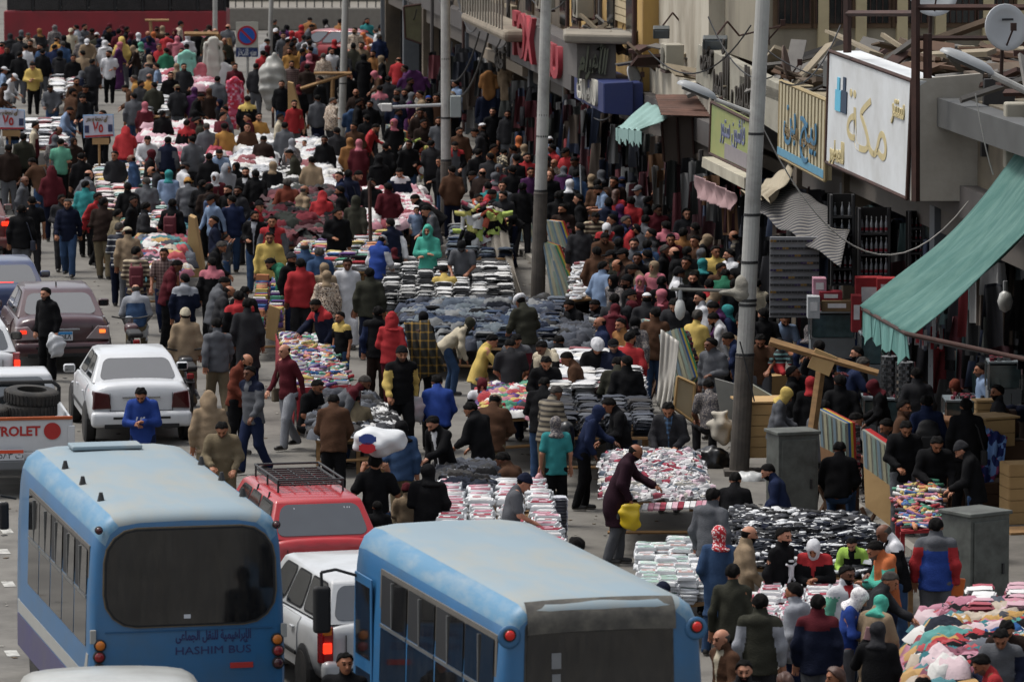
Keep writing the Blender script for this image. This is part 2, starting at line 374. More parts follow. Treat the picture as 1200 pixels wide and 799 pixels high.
def body_mesh(pose):
    S = SK[pose]
    def f(p):
        q = Tp(p, S)
        d = cap(q, (0,0,.96), (0,0,1.08), .145, .14); d = smin(d, cap(q, (0,0,1.1), (0,0,1.3), .135, .155), .05)
        d = smin(d, cap(q, (-.13,0,1.385), (.13,0,1.385), .07, .07), .06)
        d = smin(d, cap(p, S['nb'], S['hc'], .056, .05), .03)
        for s, e, w_ in S['arms']:
            d = smin(d, cap(p, s, e, .05, .042), .04); d = smin(d, cap(p, e, w_, .04, .028), .02)
        for h, k, a in S['legs']:
            d = smin(d, cap(p, h, k, .095, .06), .05); d = smin(d, cap(p, k, a, .058, .042), .02)
            d = smin(d, cap(p, a+np.array([0,.03,-.035]), a+np.array([0,-.14,-.05]), .035, .03), .02)
        d = smin(d, head_sdf((p-S['hc'])@S['HR'])+.012, .02)
        return d
    V, Q = nets(f, (-.48,-.80,-.02), (.48,.55,1.95), .028)
    parts = [(V, Q, np.zeros(len(Q), int))]
    def fh(q):
        d = head_sdf(q)
        d = smin(d, cap(q, (0,.02,-.06), (0,.03,-.15), .054, .056), .02)
        d = smin(d, cap(q, (0,-.088,.012), (0,-.108,-.022), .008, .014), .012)
        d = smin(d, cap(q, (-.03,-.076,.036), (.03,-.076,.036), .012, .012), .015)
        d = smin(d, cap(q, (-.014,-.083,-.052), (.014,-.083,-.052), .009, .009), .01)
        for s in (-1, 1):
            d = smin(d, ell(q, (s*.079,.012,.0), (.011,.018,.03)), .006)
            d = -smin(-d, ell(q, (s*.031,-.096,.012), (.018,.016,.010)), .008)
            d = smin(d, ell(q, (s*.031,-.078,.012), (.012,.010,.009)), .003)
        return d
    V, Q = nets(fh, (-.105,-.135,-.17), (.105,.125,.125), .0085)
    C = V[Q].mean(1); ax_ = np.abs(C[:, 0]); M = np.zeros(len(Q), int)
    M[(C[:, 1] < -.015) & (C[:, 2] < -.028) & (C[:, 2] > -.125) & (head_sdf(C) > -.02)] = 2
    M[(C[:, 1] < -.07) & (ax_ < .021) & (np.abs(C[:, 2]+.052) < .008)] = 3
    M[(C[:, 1] < -.06) & (np.abs(ax_-.031) < .014) & (np.abs(C[:, 2]-.012) < .008)] = 1
    M[(C[:, 1] < -.05) & (np.abs(ax_-.033) < .021) & (np.abs(C[:, 2]-.036) < .006)] = 1
    parts.append((V@S['HR'].T+S['hc'], Q, M))
    for k, (s, e, w_) in enumerate(S['arms']):
        sx = 1 if k == 0 else -1
        d1 = (w_-e)/np.linalg.norm(w_-e)
        side = np.array([-sx, 0, 0.]); nrm = np.cross(d1, side); nl = np.linalg.norm(nrm); nrm = nrm/nl if nl > .2 else np.array([0,-1.,0]); side = np.cross(nrm, d1)
        Mh = np.stack([side, nrm, d1], 1)          # local: x thumb side, y palm normal, z along the hand
        def fn(p, sx=sx, w_=w_, Mh=Mh):
            q = (p-w_)@Mh
            d = cap(q, (-.012,0,.0), (-.012,0,.06), .030, .034) ; d = np.maximum(d, np.abs(q[:, 1])-.017)
            d = smin(d, cap(q, (0,0,-.04), (0,0,.02), .027, .024), .02)
            for i, (x, l) in enumerate(((.024,.060), (.004,.070), (-.016,.064), (-.036,.048))):
                m1 = (x*1.15, .006*sx, .075+l*.45); d = smin(d, cap(q, (x,0,.066), m1, .0095, .009), .004)
                d = smin(d, cap(q, m1, (x*1.15, .030*sx, .075+l*.8), .009, .008), .003)
            d = smin(d, cap(q, (.022,0,.02), (.052,.012*sx,.055), .013, .011), .008)
            d = smin(d, cap(q, (.052,.012*sx,.055), (.050,.022*sx,.085), .010, .009), .004)
            return d
        V, Q = nets(fn, w_-.15, w_+.15, .0095)
        parts.append((V, Q, np.zeros(len(Q), int)))
    return to_mesh('person_body_'+pose, parts)
def top_mesh(pose, g):
    S = SK[pose]; seed = (hash_(pose+g)) % 1000
    r0 = {'s': .020, 't': .018, 'v': .045}.get(g, .034); ra = {'s': .014, 't': .018}.get(g, .026)
    long_ = g in 'cra' and pose != 'si'
    hemz = {'c': .52, 'r': .07, 'a': .05}.get(g, .80) if long_ else .80
    def fs(p):
        q = Tp(p, S, .74)
        d = cap(q, (0,0,.80), (0,0,1.08), .182+r0*.6, .148+r0); d = smin(d, cap(q, (0,0,1.1), (0,0,1.3), .138+r0, .150+r0*.7), .06)
        d = smin(d, cap(q, (-.12,0,1.375), (.12,0,1.375), .066+r0*.5, .066+r0*.5), .07)
        if long_:
            q2 = p.copy(); q2[:, 1] -= S['shift']*.5; q2[:, 1] /= .80
            rb = {'c': .205, 'r': .235, 'a': .27}[g]
            d2 = cap(q2, (0,0,.95), (0,-.01,hemz), .165, rb)
            for h, k, a in S['legs']: d2 = smin(d2, cap(p, k, a, .085, .09), .08)
            d = smin(d, d2, .08); d = np.maximum(d, hemz-p[:, 2])
        elif pose == 'si': d = np.maximum(d, .86-q[:, 2])
        else: d = np.maximum(d, hemz-q[:, 2])
        d = smin(d, cap(p, S['nb'], S['nb']+(S['hc']-S['nb'])*(.38 if g in 'st' else .5), .072, .070 if g in 'st' else .078), .02)
        return d
    def fa(p):
        d = np.full(len(p), 9.)
        for s, e, w_ in S['arms']:
            if g == 't': d = np.minimum(d, cap(p, s, s+(e-s)*.72, .06+ra, .052+ra))
            else:
                d = np.minimum(d, smin(cap(p, s, e, .048+ra, .040+ra), cap(p, e, e+(w_-e)*.88, .038+ra, .028+ra), .03))
        return d
    def f(p):
        a = fa(p); d = smin(fs(p), a, .035)
        if g in 'dj' or g == 'c':
            q = Tp(p, S, 1.0)
            if g == 'd': d = smin(d, ell(q, (0,.085,1.41), (.115,.062,.085)), .03)
        if g == 'u':
            h = (p-S['hc'])@S['HR']
            hd = head_sdf(h, .030); hd = smin(hd, cap(h, (0,.03,-.05), (0,.03,-.15), .10, .12), .05)
            hd = smin(hd, cap(h, (0,.06,.07), (0,.11,.03), .05, .045), .05)
            hd = -smin(-hd, ell(h, (0,-.13,-.015), (.068,.10,.098)), .012)
            d = smin(d, hd, .02)
        return d + folds(p, .011 if g != 't' else .007, 19 if not long_ else 13, seed)
    V, Q = nets(f, (-.52,-.80,hemz-S['piv'][2]*0-.5 if pose == 'si' else max(.0, hemz-.45)), (.52,.55,2.0), .021)
    C = V[Q].mean(1); q = Tp(C, S, 1.0); M = np.zeros(len(Q), int)
    a = fa(C); b = fs(C); M[a < b+.002] = 1
    yoke = (q[:, 2] > 1.31) & (M == 0); M[yoke] = 2; M[(q[:, 2] > 1.34) & (np.abs(q[:, 0]) < .30)] = 2
    if g == 'u':
        h = (C-S['hc'])@S['HR']; M[(h[:, 2] > -.12)] = 0
    wf = .012 + .05*np.clip((q[:, 2]-1.18)/.25, 0, 1)
    M[(q[:, 1] < -.02) & (np.abs(q[:, 0]) < (wf if g in 'jcv' else .0)) & (q[:, 2] < 1.47) & (a > .01)] = 3
    return to_mesh('garment_'+g+pose, [(V, Q, M)])
def hash_(s):
    h = 7
    for c in s: h = (h*31+ord(c)) % 100003
    return h
def pants_mesh(pose):
    S = SK[pose]; seed = hash_(pose) % 999
    def f(p):
        q = p-np.array([0,S['shift'],0]); q = q.copy(); q[:, 1] /= .8
        z0 = S['piv'][2]-.95
        d = cap(q, (-.05,0,.90+z0), (.05,0,.90+z0), .115, .115)
        for h, k, a in S['legs']:
            d = smin(d, cap(p, h, k, .108, .082), .035); d = smin(d, cap(p, k, a+np.array([0,0,-.01]), .080, .068), .03)
        return np.maximum(np.maximum(d, -(p[:, 2]-.045)), p[:, 2]-(.93+z0)) + folds(p, .006, 17, seed)
    V, Q = nets(f, (-.4,-.75,.02), (.4,.5,1.12), .024)
    return to_mesh('trousers_'+pose, [(V, Q, np.zeros(len(Q), int))])
def shoe_mesh(pose, k):
    S = SK[pose]; a = S['legs'][k][2]
    def f(p):
        d = cap(p, a+np.array([0,.03,-.035]), a+np.array([0,-.15,-.045]), .046, .042)
        d = smin(d, cap(p, a+np.array([0,.02,0]), a, .045, .045), .02)
        return np.maximum(d, -(p[:, 2]-(a[2]-.078)))
    V, Q = nets(f, a-np.array([.1,.24,.1]), a+np.array([.1,.14,.1]), .018)
    M = (V[Q].mean(1)[:, 2] < a[2]-.055).astype(int)
    return to_mesh('shoe_'+pose, [(V, Q, M)])
def head_piece(kind):
    parts = []
    def run(f, lo=(-.2,-.22,-.26), hi=(.2,.24,.24), h=.014, m=0):
        V, Q = nets(f, lo, hi, h); parts.append((V, Q, np.full(len(Q), m)))
    nz = lambda p, a=.004, f=55, s=3: folds(p, a, f, s)
    if kind in 'kg':       # short hair
        run(lambda p: np.maximum(head_sdf(p, .016), -(p[:, 2]*.74+p[:, 1]*.67-.024+.006*np.cos(p[:,0]*60)))+nz(p, .006, 55), h=.0125)
    elif kind == 'b':      # bald, hair round the back and sides
        run(lambda p: np.maximum(np.maximum(head_sdf(p, .007), -(p[:, 2]*.5+p[:, 1]*.86-.012)), p[:, 2]-.040)+nz(p, .003, 70), h=.012)
    elif kind == 'l':      # long hair
        run(lambda p: smin(np.maximum(head_sdf(p, .02), -(p[:, 2]*.7+p[:, 1]*.8-.010)), np.maximum(cap(p, (0,.05,0), (0,.06,-.2), .085, .10), -p[:, 1]-.0), .03)+nz(p, .006, 50))
    elif kind == 'c':      # cap
        run(lambda p: np.maximum(head_sdf(p, .018), -(p[:, 2]-.030-.25*p[:, 1])), h=.0125)
        run(lambda p: np.maximum(ell(p, (0,-.10,.042), (.075,.085,.030)), np.maximum(-(p[:, 2]-.030), p[:, 2]-.048)), h=.0125)
    elif kind == 'e':      # beanie
        run(lambda p: smin(np.maximum(head_sdf(p, .020), -(p[:, 2]-.028-.35*p[:, 1]*-1)), ell(p, (0,.03,.10), (.06,.06,.045)), .04)+nz(p, .003, 60), h=.0125)
    elif kind == 'q':      # skullcap
        run(lambda p: np.maximum(head_sdf(p, .014), -(p[:, 2]-.055)), h=.0125)
    elif kind == 't':      # turban
        def ft(p):
            q = p-np.array([0,.01,.062]); q = q@np.array(Euler((.22,0,0)).to_matrix())
            r = np.sqrt((q[:, 0]/.95)**2+(q[:, 1]/1.12)**2)
            tor = np.sqrt((r-.078)**2+(q[:, 2]*.85)**2)-.040
            return smin(tor, ell(p, (0,.015,.09), (.085,.10,.062)), .02)+folds(p, .006, 60, 4)
        run(ft)
    elif kind == 'h':      # headscarf
        def fh(p):
            d = head_sdf(p, .019); d = smin(d, ell(p, (0,.05,.03), (.085,.085,.08)), .03)
            n = smin(cap(p, (0,.01,-.07), (0,.02,-.15), .082, .095), ell(p, (0,.02,-.19), (.17,.12,.05)), .05)
            d = smin(d, n, .03)
            return -smin(-d, ell(p, (0,-.125,-.008), (.056,.085,.078)), .008)+nz(p, .004, 38)
        run(fh, lo=(-.22,-.22,-.28))
    elif kind == 'n':      # face veil with slit
        def fn(p):
            d = head_sdf(p, .021); d = smin(d, ell(p, (0,.05,.03), (.085,.085,.08)), .03)
            n = smin(cap(p, (0,.0,-.06), (0,.0,-.2), .085, .11), ell(p, (0,.02,-.22), (.18,.14,.06)), .05)
            d = smin(d, n, .03)
            return -smin(-d, ell(p, (0,-.12,.014), (.05,.05,.018)), .006)+nz(p, .004, 38)
        run(fn, lo=(-.22,-.22,-.30))
    return to_mesh('headwear_'+kind, parts)
_cache = {}
def cached(key, fn):
    if key not in _cache:
        me = fn()
        for _ in range(5):
            me.materials.append(None)
        _cache[key] = me
    return _cache[key]
# colours of cloth: code -> (words, hex)
CC = {'K':('black','#141416'),'D':('dark grey','#2b2b2e'),'N':('navy','#161c30'),'G':('grey','#55575c'),'LG':('light grey','#8b8e95'),'W':('white','#c9c9cc'),
 'C':('cream','#b5a98e'),'T':('tan','#8a7458'),'B':('brown','#4f3422'),'DB':('dark brown','#2b1f1a'),'M':('maroon','#541620'),'R':('red','#a5141c'),'P':('pink','#b8606e'),
 'PU':('purple','#4c2350'),'BL':('blue','#1f3f8c'),'LB':('light blue','#7289a8'),'DN':('blue denim','#2c4668'),'TL':('teal','#0f7f80'),'MT':('mint green','#4f9c80'),'GR':('green','#17674a'),
 'O':('olive','#34342a'),'Y':('yellow','#c3a43c'),'MU':('mustard','#a9761c'),'OR':('orange','#b55a14'),'KH':('khaki','#6e6148'),'RO':('reddish brown','#6b2f1c'),'LM':('lime','#8fb81f'),
 'PL':('plum','#2d1722'),'CY':('light teal','#2aa38c'),'NV':('dark blue','#1b2644'),'OC':('camel','#8a5a24')}
PATS = {'xSN':('navy and white striped', lambda n: stripemat(n, '#121726', '#b9b9b6', 8, 'Z', .82)),
 'xSB':('brown and cream striped', lambda n: stripemat(n, '#3d2f25', '#9a8c74', 11, 'Z', .6)),
 'xSG':('khaki striped', lambda n: stripemat(n, '#6d6455', '#2c2722', 13, 'Z', .55)),
 'xPL':('red and dark checked', lambda n: stripemat(n, '#3a2624', '#6d5a55', 16, 'Z', .6, plaid=True)),
 'xBC':('black and blue checked', lambda n: stripemat(n, '#16202c', '#3c5a78', 14, 'Z', .6, plaid=True)),
 'xCM':('beige and black camouflage', lambda n: speckmat(n, '#1a1714', '#a79a80', '#5a5040', 24)),
 'xFL':('beige floral', lambda n: speckmat(n, '#9c8a78', '#43342c', '#b8ab9c', 45)),
 'xRW':('red and white patterned', lambda n: speckmat(n, '#9c1622', '#a51824', '#cfc4c2', 55, th=.5)),
 'xWF':('white patterned', lambda n: speckmat(n, '#c6c3c2', '#a7a2a6', '#d8d5d3', 70)),
 'xGF':('grey patterned', lambda n: speckmat(n, '#504c4c', '#78706a', '#35323a', 60)),
 'xKF':('black and white flowered', lambda n: speckmat(n, '#121212', '#16161a', '#b0ac9c', 30, th=.3))}
def fixc(c): return 'x'+c if (c not in CC and 'x'+c in PATS) else c
def cmat(code):
    code = fixc(code)
    n = 'cloth_'+code
    if n in MATS: return MATS[n]
    if code in PATS: return PATS[code][1](n)
    return mat(n, mute(CC[code][1], .2, .85), rough=.92, var=.25, scale=9, bump=.5, bscale=70, spec=.08)
def cword(code):
    code = fixc(code)
    return PATS[code][0] if code in PATS else CC[code][0]
SKIN = [mat('skin_%d' % i, c, rough=.55, var=.08, scale=20, spec=.35) for i, c in enumerate(('#8f5f45','#7d4f38','#a3725a','#5e3a28','#8a5a40','#3a2418'))]
DARK = mat('hair_black', (.0035,.003,.0028), rough=.85, var=.3, scale=40, bump=.6, bscale=110, spec=.1)
GREYH = mat('hair_grey', '#3c3936', rough=.85, spec=.1, var=.3, scale=40, bump=.4, bscale=150)
BROWNH = mat('hair_brown', '#3c2012', rough=.6, var=.3, scale=40)
LIP = mat('lip', '#5e2f28', rough=.5, var=0)
STUB = mat('beard_shadow', '#4a3226', rough=.7, var=.3, scale=60)
SOLE = mat('shoe_sole', '#8a8782', rough=.8)
SHOE = mat('shoe_leather', '#17130f', rough=.5)
GW = {'j':'jacket','d':'hoodie','u':'hooded top','s':'sweater','t':'shirt','v':'padded jacket','c':'long coat','r':'robe','a':'abaya'}
GN = {'j':'jacket','d':'hoodie','u':'hoodie','s':'sweater','t':'shirt','v':'jacket','c':'coat','r':'robe','a':'abaya'}
HW = {'k':'black hair','g':'grey hair','b':'bald','l':'long hair','c':'cap','e':'beanie','q':'skullcap','t':'turban','h':'headscarf','n':'face veil','o':'hood up'}
HN = {'k':'hair','g':'hair','b':'hair','l':'hair','c':'cap','e':'beanie','q':'skullcap','t':'turban','h':'headscarf','n':'face_veil'}
PW = {'hp':'with hands in pockets','tk':'turning the head','st':'standing','wk':'walking','br':'looking over goods','bd':'bending over goods','re':'reaching out','ac':'with arms crossed','ph':'with a hand at the ear','tx':'looking at a phone','si':'sitting','ch':'with hands at the mouth','up':'raising an arm'}
FA = {'f':0,'fr':45,'r':90,'br':135,'b':180,'bl':-135,'l':-90,'fl':-45}
PEOPLE = []
SPECIAL = {(919,619),(165,457),(993,664),(440,533),(1086,464),(703,478),(745,523),(53,338),(471,408),(651,489),(1097,608),(1029,730),(1026,637),(635,402)}
def set_mats(o, ms):
    for i, m in enumerate(ms):
        o.material_slots[i].link = 'OBJECT'; o.material_slots[i].material = m
def person(x, y, pose, face, g, top, head, legs='D', H=None, woman=False, child=False, pos=None, beard=None, inner=None, lab=None, skin=None, jit=True):
    if pose == 'st' and (x, y) not in SPECIAL: pose = ('st','st','hp','tk')[hash_('p%d%d' % (x, y)) % 4]
    S = SK[pose]; cols = top.split(','); hk = head[0]; hc = head[1:] or None
    woman = woman or hk in 'hnl'
    if H is None: H = 1.61 if woman else 1.70
    if child: H = min(H, 1.28)
    sc = H/(SK['st']['top']+.005)
    topz = S['top']*sc
    p = G(x, y, topz)
    zz = gz(p); p = G(x, y, topz+zz) if pos is None else pos
    ang = R(FA[face] + (RND.uniform(-14, 14) if jit else 0))
    off = Matrix.Rotation(ang, 3, 'Z') @ Vector((0, S['hc'][1]*sc, 0))
    o = bpy.data.objects.new('person', cached('body'+pose, lambda: body_mesh(pose))); COL.objects.link(o)
    o.location = (p.x-off.x, p.y-off.y, zz); o.rotation_euler = (0, 0, ang)
    wd = sc*RND.uniform(.97, 1.06)*(0.93 if woman and g not in 'ar' else 1.0)
    mir = -1 if ((x, y) not in SPECIAL and hash_('m%d%d' % (y, x)) % 2) else 1
    o.scale = (wd*mir, wd, sc)
    sk = SKIN[skin if skin is not None else (hash_('%d%d' % (x, y)) % 5)]
    if beard is None: beard = (not woman) and (not child) and hash_('b%d%d' % (y, x)) % 3 == 0
    set_mats(o, [sk, DARK, DARK if beard else (sk if woman or child else (STUB if hash_('%d' % x) % 2 else sk)), LIP, sk])
    def kid(nm, key, fn, ms, loc=None, rot=None):
        c = bpy.data.objects.new(nm, cached(key, fn)); COL.objects.link(c); c.parent = o
        if loc is not None: c.location = loc; c.rotation_euler = rot
        set_mats(c, ms); return c
    m0 = cmat(cols[0]); m1 = cmat(cols[1]) if len(cols) > 1 and cols[1] else m0; m2 = cmat(cols[2]) if len(cols) > 2 and cols[2] else m0
    m3 = cmat(inner) if inner else (cmat(cols[3]) if len(cols) > 3 else m0)
    kid(GN[g], 'top'+pose+g, lambda: top_mesh(pose, g), [m0, m1, m2, m3, m0])
    if g not in 'ra' or pose == 'si':
        kid('trousers', 'pants'+pose, lambda: pants_mesh(pose), [cmat(legs if g not in 'ra' else cols[0])]*5)
    if y > 150 and g != 'a':
        for k in (0, 1): kid('shoe', 'shoe%d' % k+pose, lambda k=k: shoe_mesh(pose, k), [SHOE, SOLE, SHOE, SHOE, SHOE])
    hr = Matrix([list(r_) for r_ in S['HR']]).to_euler(); hl = tuple(S['hc'])
    if hk in HN:
        hm = {'k': DARK, 'g': GREYH, 'b': DARK if H % .02 < .01 else GREYH, 'l': BROWNH}.get(hk) or cmat(hc or 'W')
        kid(HN[hk], 'head'+hk, lambda: head_piece(hk), [hm]*5, hl, hr)
    if hk in 'te' or hk in 'cq':
        kid('hair', 'headb', lambda: head_piece('b'), [DARK]*5, hl, hr)
    who = ('girl' if woman else 'boy') if child else ('woman' if woman else 'man')
    gw = cword(cols[0])+' '+GW[g]
    if len(cols) > 1 and cols[1]: gw = cword(cols[0])+' and '+cword(cols[1])+' '+GW[g]
    hw = ('hood up' if hk == 'o' else (HW[hk] if hk in 'kgbl' else cword(hc or 'W')+' '+HW[hk]))
    o['category'] = 'person'; o['group'] = 'people in the street market'
    PEOPLE.append(dict(o=o, x=x, y=y, who=who, gw=gw, hw=hw, pw=PW[pose], lab=lab, S=S, sc=sc, wd=wd, mir=mir, ang=ang, pose=pose))
    return o
def hand_pos(P, k=0):
    """world position of a hand of a PEOPLE entry (k 0 = the figure's own side +x)"""
    w_ = P['S']['arms'][k][2]; q = Vector((w_[0]*P['wd']*P['mir'], w_[1]*P['wd'], w_[2]*P['sc']))
    return P['o'].location + Matrix.Rotation(P['ang'], 3, 'Z') @ q
# ------------------------------------------------------------------ the people: head-top pixel, pose, facing, garment, colours, headwear, legs
PTAB = '''
64 30 st b a GF hGF
25 36 st b a O hG
46 34 st b a D hOC
83 34 st f s C cC
99 29 st fr t G k
102 47 br f c T cW D
113 39 st b j O cW
127 32 st fr v K,W k
149 32 st r j K k
143 44 st b u Y o
162 39 st b a K hW
165 50 st b a xKF hMT
180 38 st b a P hOR
195 57 st b d GR k
123 48 st b a W hW
155 55 br l j DB hT
24 43 st b j D k
30 53 st b t W k
23 61 st b j K k
38 75 tx f d Y k K
5 79 st r s LB cW
16 88 br r s W cW
5 99 br r j B k
59 101 br f j G k
100 101 br f j K k
97 113 br fl j K k
89 92 st f j B k
82 127 br r j LB k
165 95 st br j D k DN
181 97 st b d O k
128 60 st f t W k
42 144 st r j M,C,C k
183 75 st l t LB k
208 43 st b a P hP
220 41 st b a W hW
342 37 st b a W hR
353 30 st b a R hR
340 57 st f j MU k
363 48 st b t LB k
362 64 st b a M hP
342 72 st f j xPL k
360 76 st b d DB k
388 57 st f j W,W k
392 47 st b a K hR
323 34 st f j K cW
290 113 st b j K,K,Y k
303 133 st f s MU k
329 134 st r j C k
334 144 st b j G k
255 90 st b j G k
235 111 br r j K k
245 104 st b a DB hB
228 103 st b a PU hPU
208 100 st b j D cKH
308 60 st b j R k
207 75 st b a T hT
425 40 bd l j OR hOR
444 41 st b j NV g
426 64 st b a K hK
446 66 st l a K hT
474 77 st l s PU k
445 101 st b j G,G,P k
421 117 st r j K k
434 119 st f j K k
492 128 ph f j DB k
496 141 st f j DB k W
514 138 st f t G k
578 127 st f j K k
565 145 st l j K qW
474 105 st f j D k
481 92 st r j DB k
502 113 st b j K cBL
511 111 st f j B k
467 128 st r j NV k
595 130 st f j D k
27 157 st b j O k
38 187 re bl j B k DN
71 163 st b t MT k K
65 159 st b a xGF hG
86 162 st f a DB hDB
60 196 st b u M k
147 150 re b u R k
173 161 br f j W k
178 176 st r a K hM
197 161 st b j N,G k
104 200 wk br j G b KH
126 200 si b d Y k
198 200 st b a LB hTL
72 229 st f j D k
79 234 wk f j N g DN
115 227 wk fr j R,R,R,G k K
37 231 st b t K k
25 241 st b j K k
138 246 st r j KH k
157 231 st r j K k
121 233 st b j DB k KH
219 141 st b j K,K,R k
242 145 st b c G g
263 145 st b s MU k
309 161 br b j DB k
342 163 st b s xGF hLG
357 165 st f t LB k . c
339 177 br l j O k
366 184 st b j T k
257 177 br f j LB k
265 193 st f u LG o
277 191 st f a K hK
288 197 st f j K,K,K,W k
217 191 st br d W cD
220 211 br b j G eMU
252 203 st f a M hW
245 216 st b d DB k
267 218 st fl j K k
278 219 st fl j D k
272 230 st b s NV k DN
337 210 st b j RO g
378 227 br b u R o
398 219 st l j K k
397 202 st l j NV k
298 248 st f j K,K,K,LG k DN
319 254 st f j R,G,R,K k
250 254 st l j N k
202 234 st b j K k
237 212 st b j K k
410 162 st b a OC hOC
421 164 st b a M hP
440 147 re r s R k
408 200 st b j N k
420 202 br r j B k
444 183 st b a K hK
468 199 br f s N,N,W k
417 231 wk b u O o
457 257 wk bl v N,W k W
487 230 bd l j K k
500 243 br l s G k
488 243 st f t LB k . c
533 168 br f j G,K,R k
557 152 br l j D k
590 176 si b v xCM k
554 203 bd l t LB k
578 237 bd l s K k
538 150 st f j B k
644 161 st b j LB cW NV
646 146 st f j DB k
622 197 st f s PU k
643 201 st f j K b
668 211 st b a K hW
693 205 st b a DB hT
700 211 st b j B k
701 219 tx l t LB,LB,LB k
720 208 st f j DB k
729 208 st b j NV cNV
722 223 st b j R l
727 240 st b a PU hPU
740 231 st b j R k
748 218 st fl j G cG
740 193 st f j K k
753 198 st l j DB k
698 251 br f s xSB k
711 264 tx f a R,K hW
734 254 st r j NV g
757 253 st br c G k
770 241 st f j M k
781 260 st b j K,K,P k
691 175 st b j RO k
139 262 st b s xSN g N
159 290 st b s xSB k NV
192 292 wk f t xPL k NV
150 267 st b j T cC
53 338 st fl d K k K b
159 335 si b j DN,LG,LG b KH
316 273 st f d Y,Y k K
318 305 bd l d GR k
342 298 st fr j K eD NV
357 284 st b j K,K,DN b
352 304 st b j R k
374 291 wk b j DN g K
380 309 st b a T hT
383 318 st b a xFL hT
266 275 ch r s G k . c
259 285 br r j K g
249 303 st b j K,K,P k
217 322 st b d N,N,LG k
262 327 br r j G k
268 337 br r j D b
280 342 st b d K,K,R k
290 351 st b c D k NV
217 363 st b j T eC KH
254 374 wk b d G k KH
370 353 re fl v N,N,R k
398 366 st fl t K,K,Y k DN c1.5
287 338 br b j K k
207 307 br r j M k
407 304 wk f r W k W
433 315 st b j O k
448 278 br br j BL,W cLG
462 291 st b j K hM . c
501 265 ac f u CY o
541 284 br f t G cK
520 313 si b t Y k
443 360 st b d K,NV k DB
459 368 st b u R hR M
497 366 st br t K hK K
553 375 bd r j C hO DN
610 349 br bl j O tW
667 353 si fl v K k
697 353 si fl j K k
724 306 br l j DB,DB,DB,M b
743 312 br l j T k
758 344 st b j D qW
768 362 st b j B k
790 290 st l j K b
780 288 st r j K g
747 297 st f j K k
758 294 st l j D k
763 269 st l j D,G k
743 280 st f c G k
790 353 br f j D k
800 268 st b c OC k
832 250 ch bl j NV k
860 271 st l s xSG b
823 304 st b a K hTL
845 309 st f j B k
850 318 br b j GR k
831 328 st b j R k
861 328 st b j K k
836 356 br l s PU k
852 358 st l a NV hTL
909 311 br l j NV,NV,NV,P k
925 316 re l j R,R,R k K
886 327 st b c C k
836 369 br l s W k
843 383 bd l c T b
920 369 si f t LB k
949 382 st b s NV hGF
991 369 st fl d NV k
289 417 br fr j RO b K
292 430 wk fl j G,G,N k NV
333 404 wk fl s M b LG
372 447 si fr t K k
391 465 br b v B k K
245 461 st b u T o KH
260 497 br f j KH k KH
471 408 wk f j K,Y eK K
512 442 si b v BL k K
577 394 re r s Y k
565 446 si f c K,K,W hM
580 464 br b j B cC KH
552 474 br bl v K k D
507 490 re fl j K,K,K,W k
428 443 bd r j G,G,M g
415 463 si b v KH k
598 400 br b t D k
635 402 br fl j K,K,C,C k
700 401 br f j K,K tW
605 394 br f j G,M k
724 421 br b j O k
735 418 st b j K k
638 445 br b j K k
652 455 br br s xSG g KH
680 408 br f j B k . c
715 469 br l j K k
703 478 re r j NV hNV K
651 489 st b t TL hGF K
783 474 br f j D,D,D,xBC k
854 392 br l s NV k
891 394 re f t B,B k
939 441 st l a K hK
950 442 st b j K hR
923 457 br r j G hY
930 430 up r j K k
970 426 ch f j K k
830 447 si b t xGF k
440 533 ch b t K k DN
470 494 st b j DN hK KH
476 568 st b v T eM K c1.28
501 545 st b a K hK
590 532 si bl j B k
442 588 st b j K k . c
614 559 br r t G eN G
745 523 re r c PL b G c1.75
836 573 st br d G k K
862 556 si b j K k
900 546 si l j NV k
1086 464 st b j NV k G
1040 493 si l t K k K
1098 514 br f j K k
1127 521 br l v K eD
842 617 st b c DN hxRW DN
878 617 wk r v T b KH
919 619 st fr s K k
953 636 tx f j K,K,R,R hW
998 632 br f j K,LM,LM,K k . c1.35
859 662 st b s O k K
891 697 st b d O,LG k D
930 684 st bl d LG k NV
959 698 st b j N,N,M k
993 664 st fr j W,MT,W,R k
1036 617 br l j K,K,W b
1026 637 tx l d OR,CY k
1097 608 st b d BL,R,G k G
1043 673 re r j D g
1008 693 tx r s BL hxWF G
1033 701 br br c T hCY
1029 730 ph b a K hD
845 738 wk fl j B,B,B,C b
872 775 st f j D k
979 783 st fl j K l
920 789 st b j DB l
1173 740 br f j G,N k
1082 793 br b j B b
1087 375 st bl v RO g KH
1011 421 re r j NV g K
1004 407 st l j D k
1118 448 bd fl j K hRO
1150 426 st l t LB k
1002 486 si r t xGF k K
165 457 tx f d BL k NV
403 766 st f d K k
676 631 st b t D k
777 683 st f j NV cN
617 180 st f j R k
1062 496 br f j K k
1074 432 st b j D k
1132 468 st b j K k
1168 452 st l j D k
984 520 si b j K k
1060 470 st r j B k
965 470 st b j G k
1022 448 br l j K hM
1180 730 br f j DB k
1150 770 br l t R k
608 160 st b a DB hOR
'''
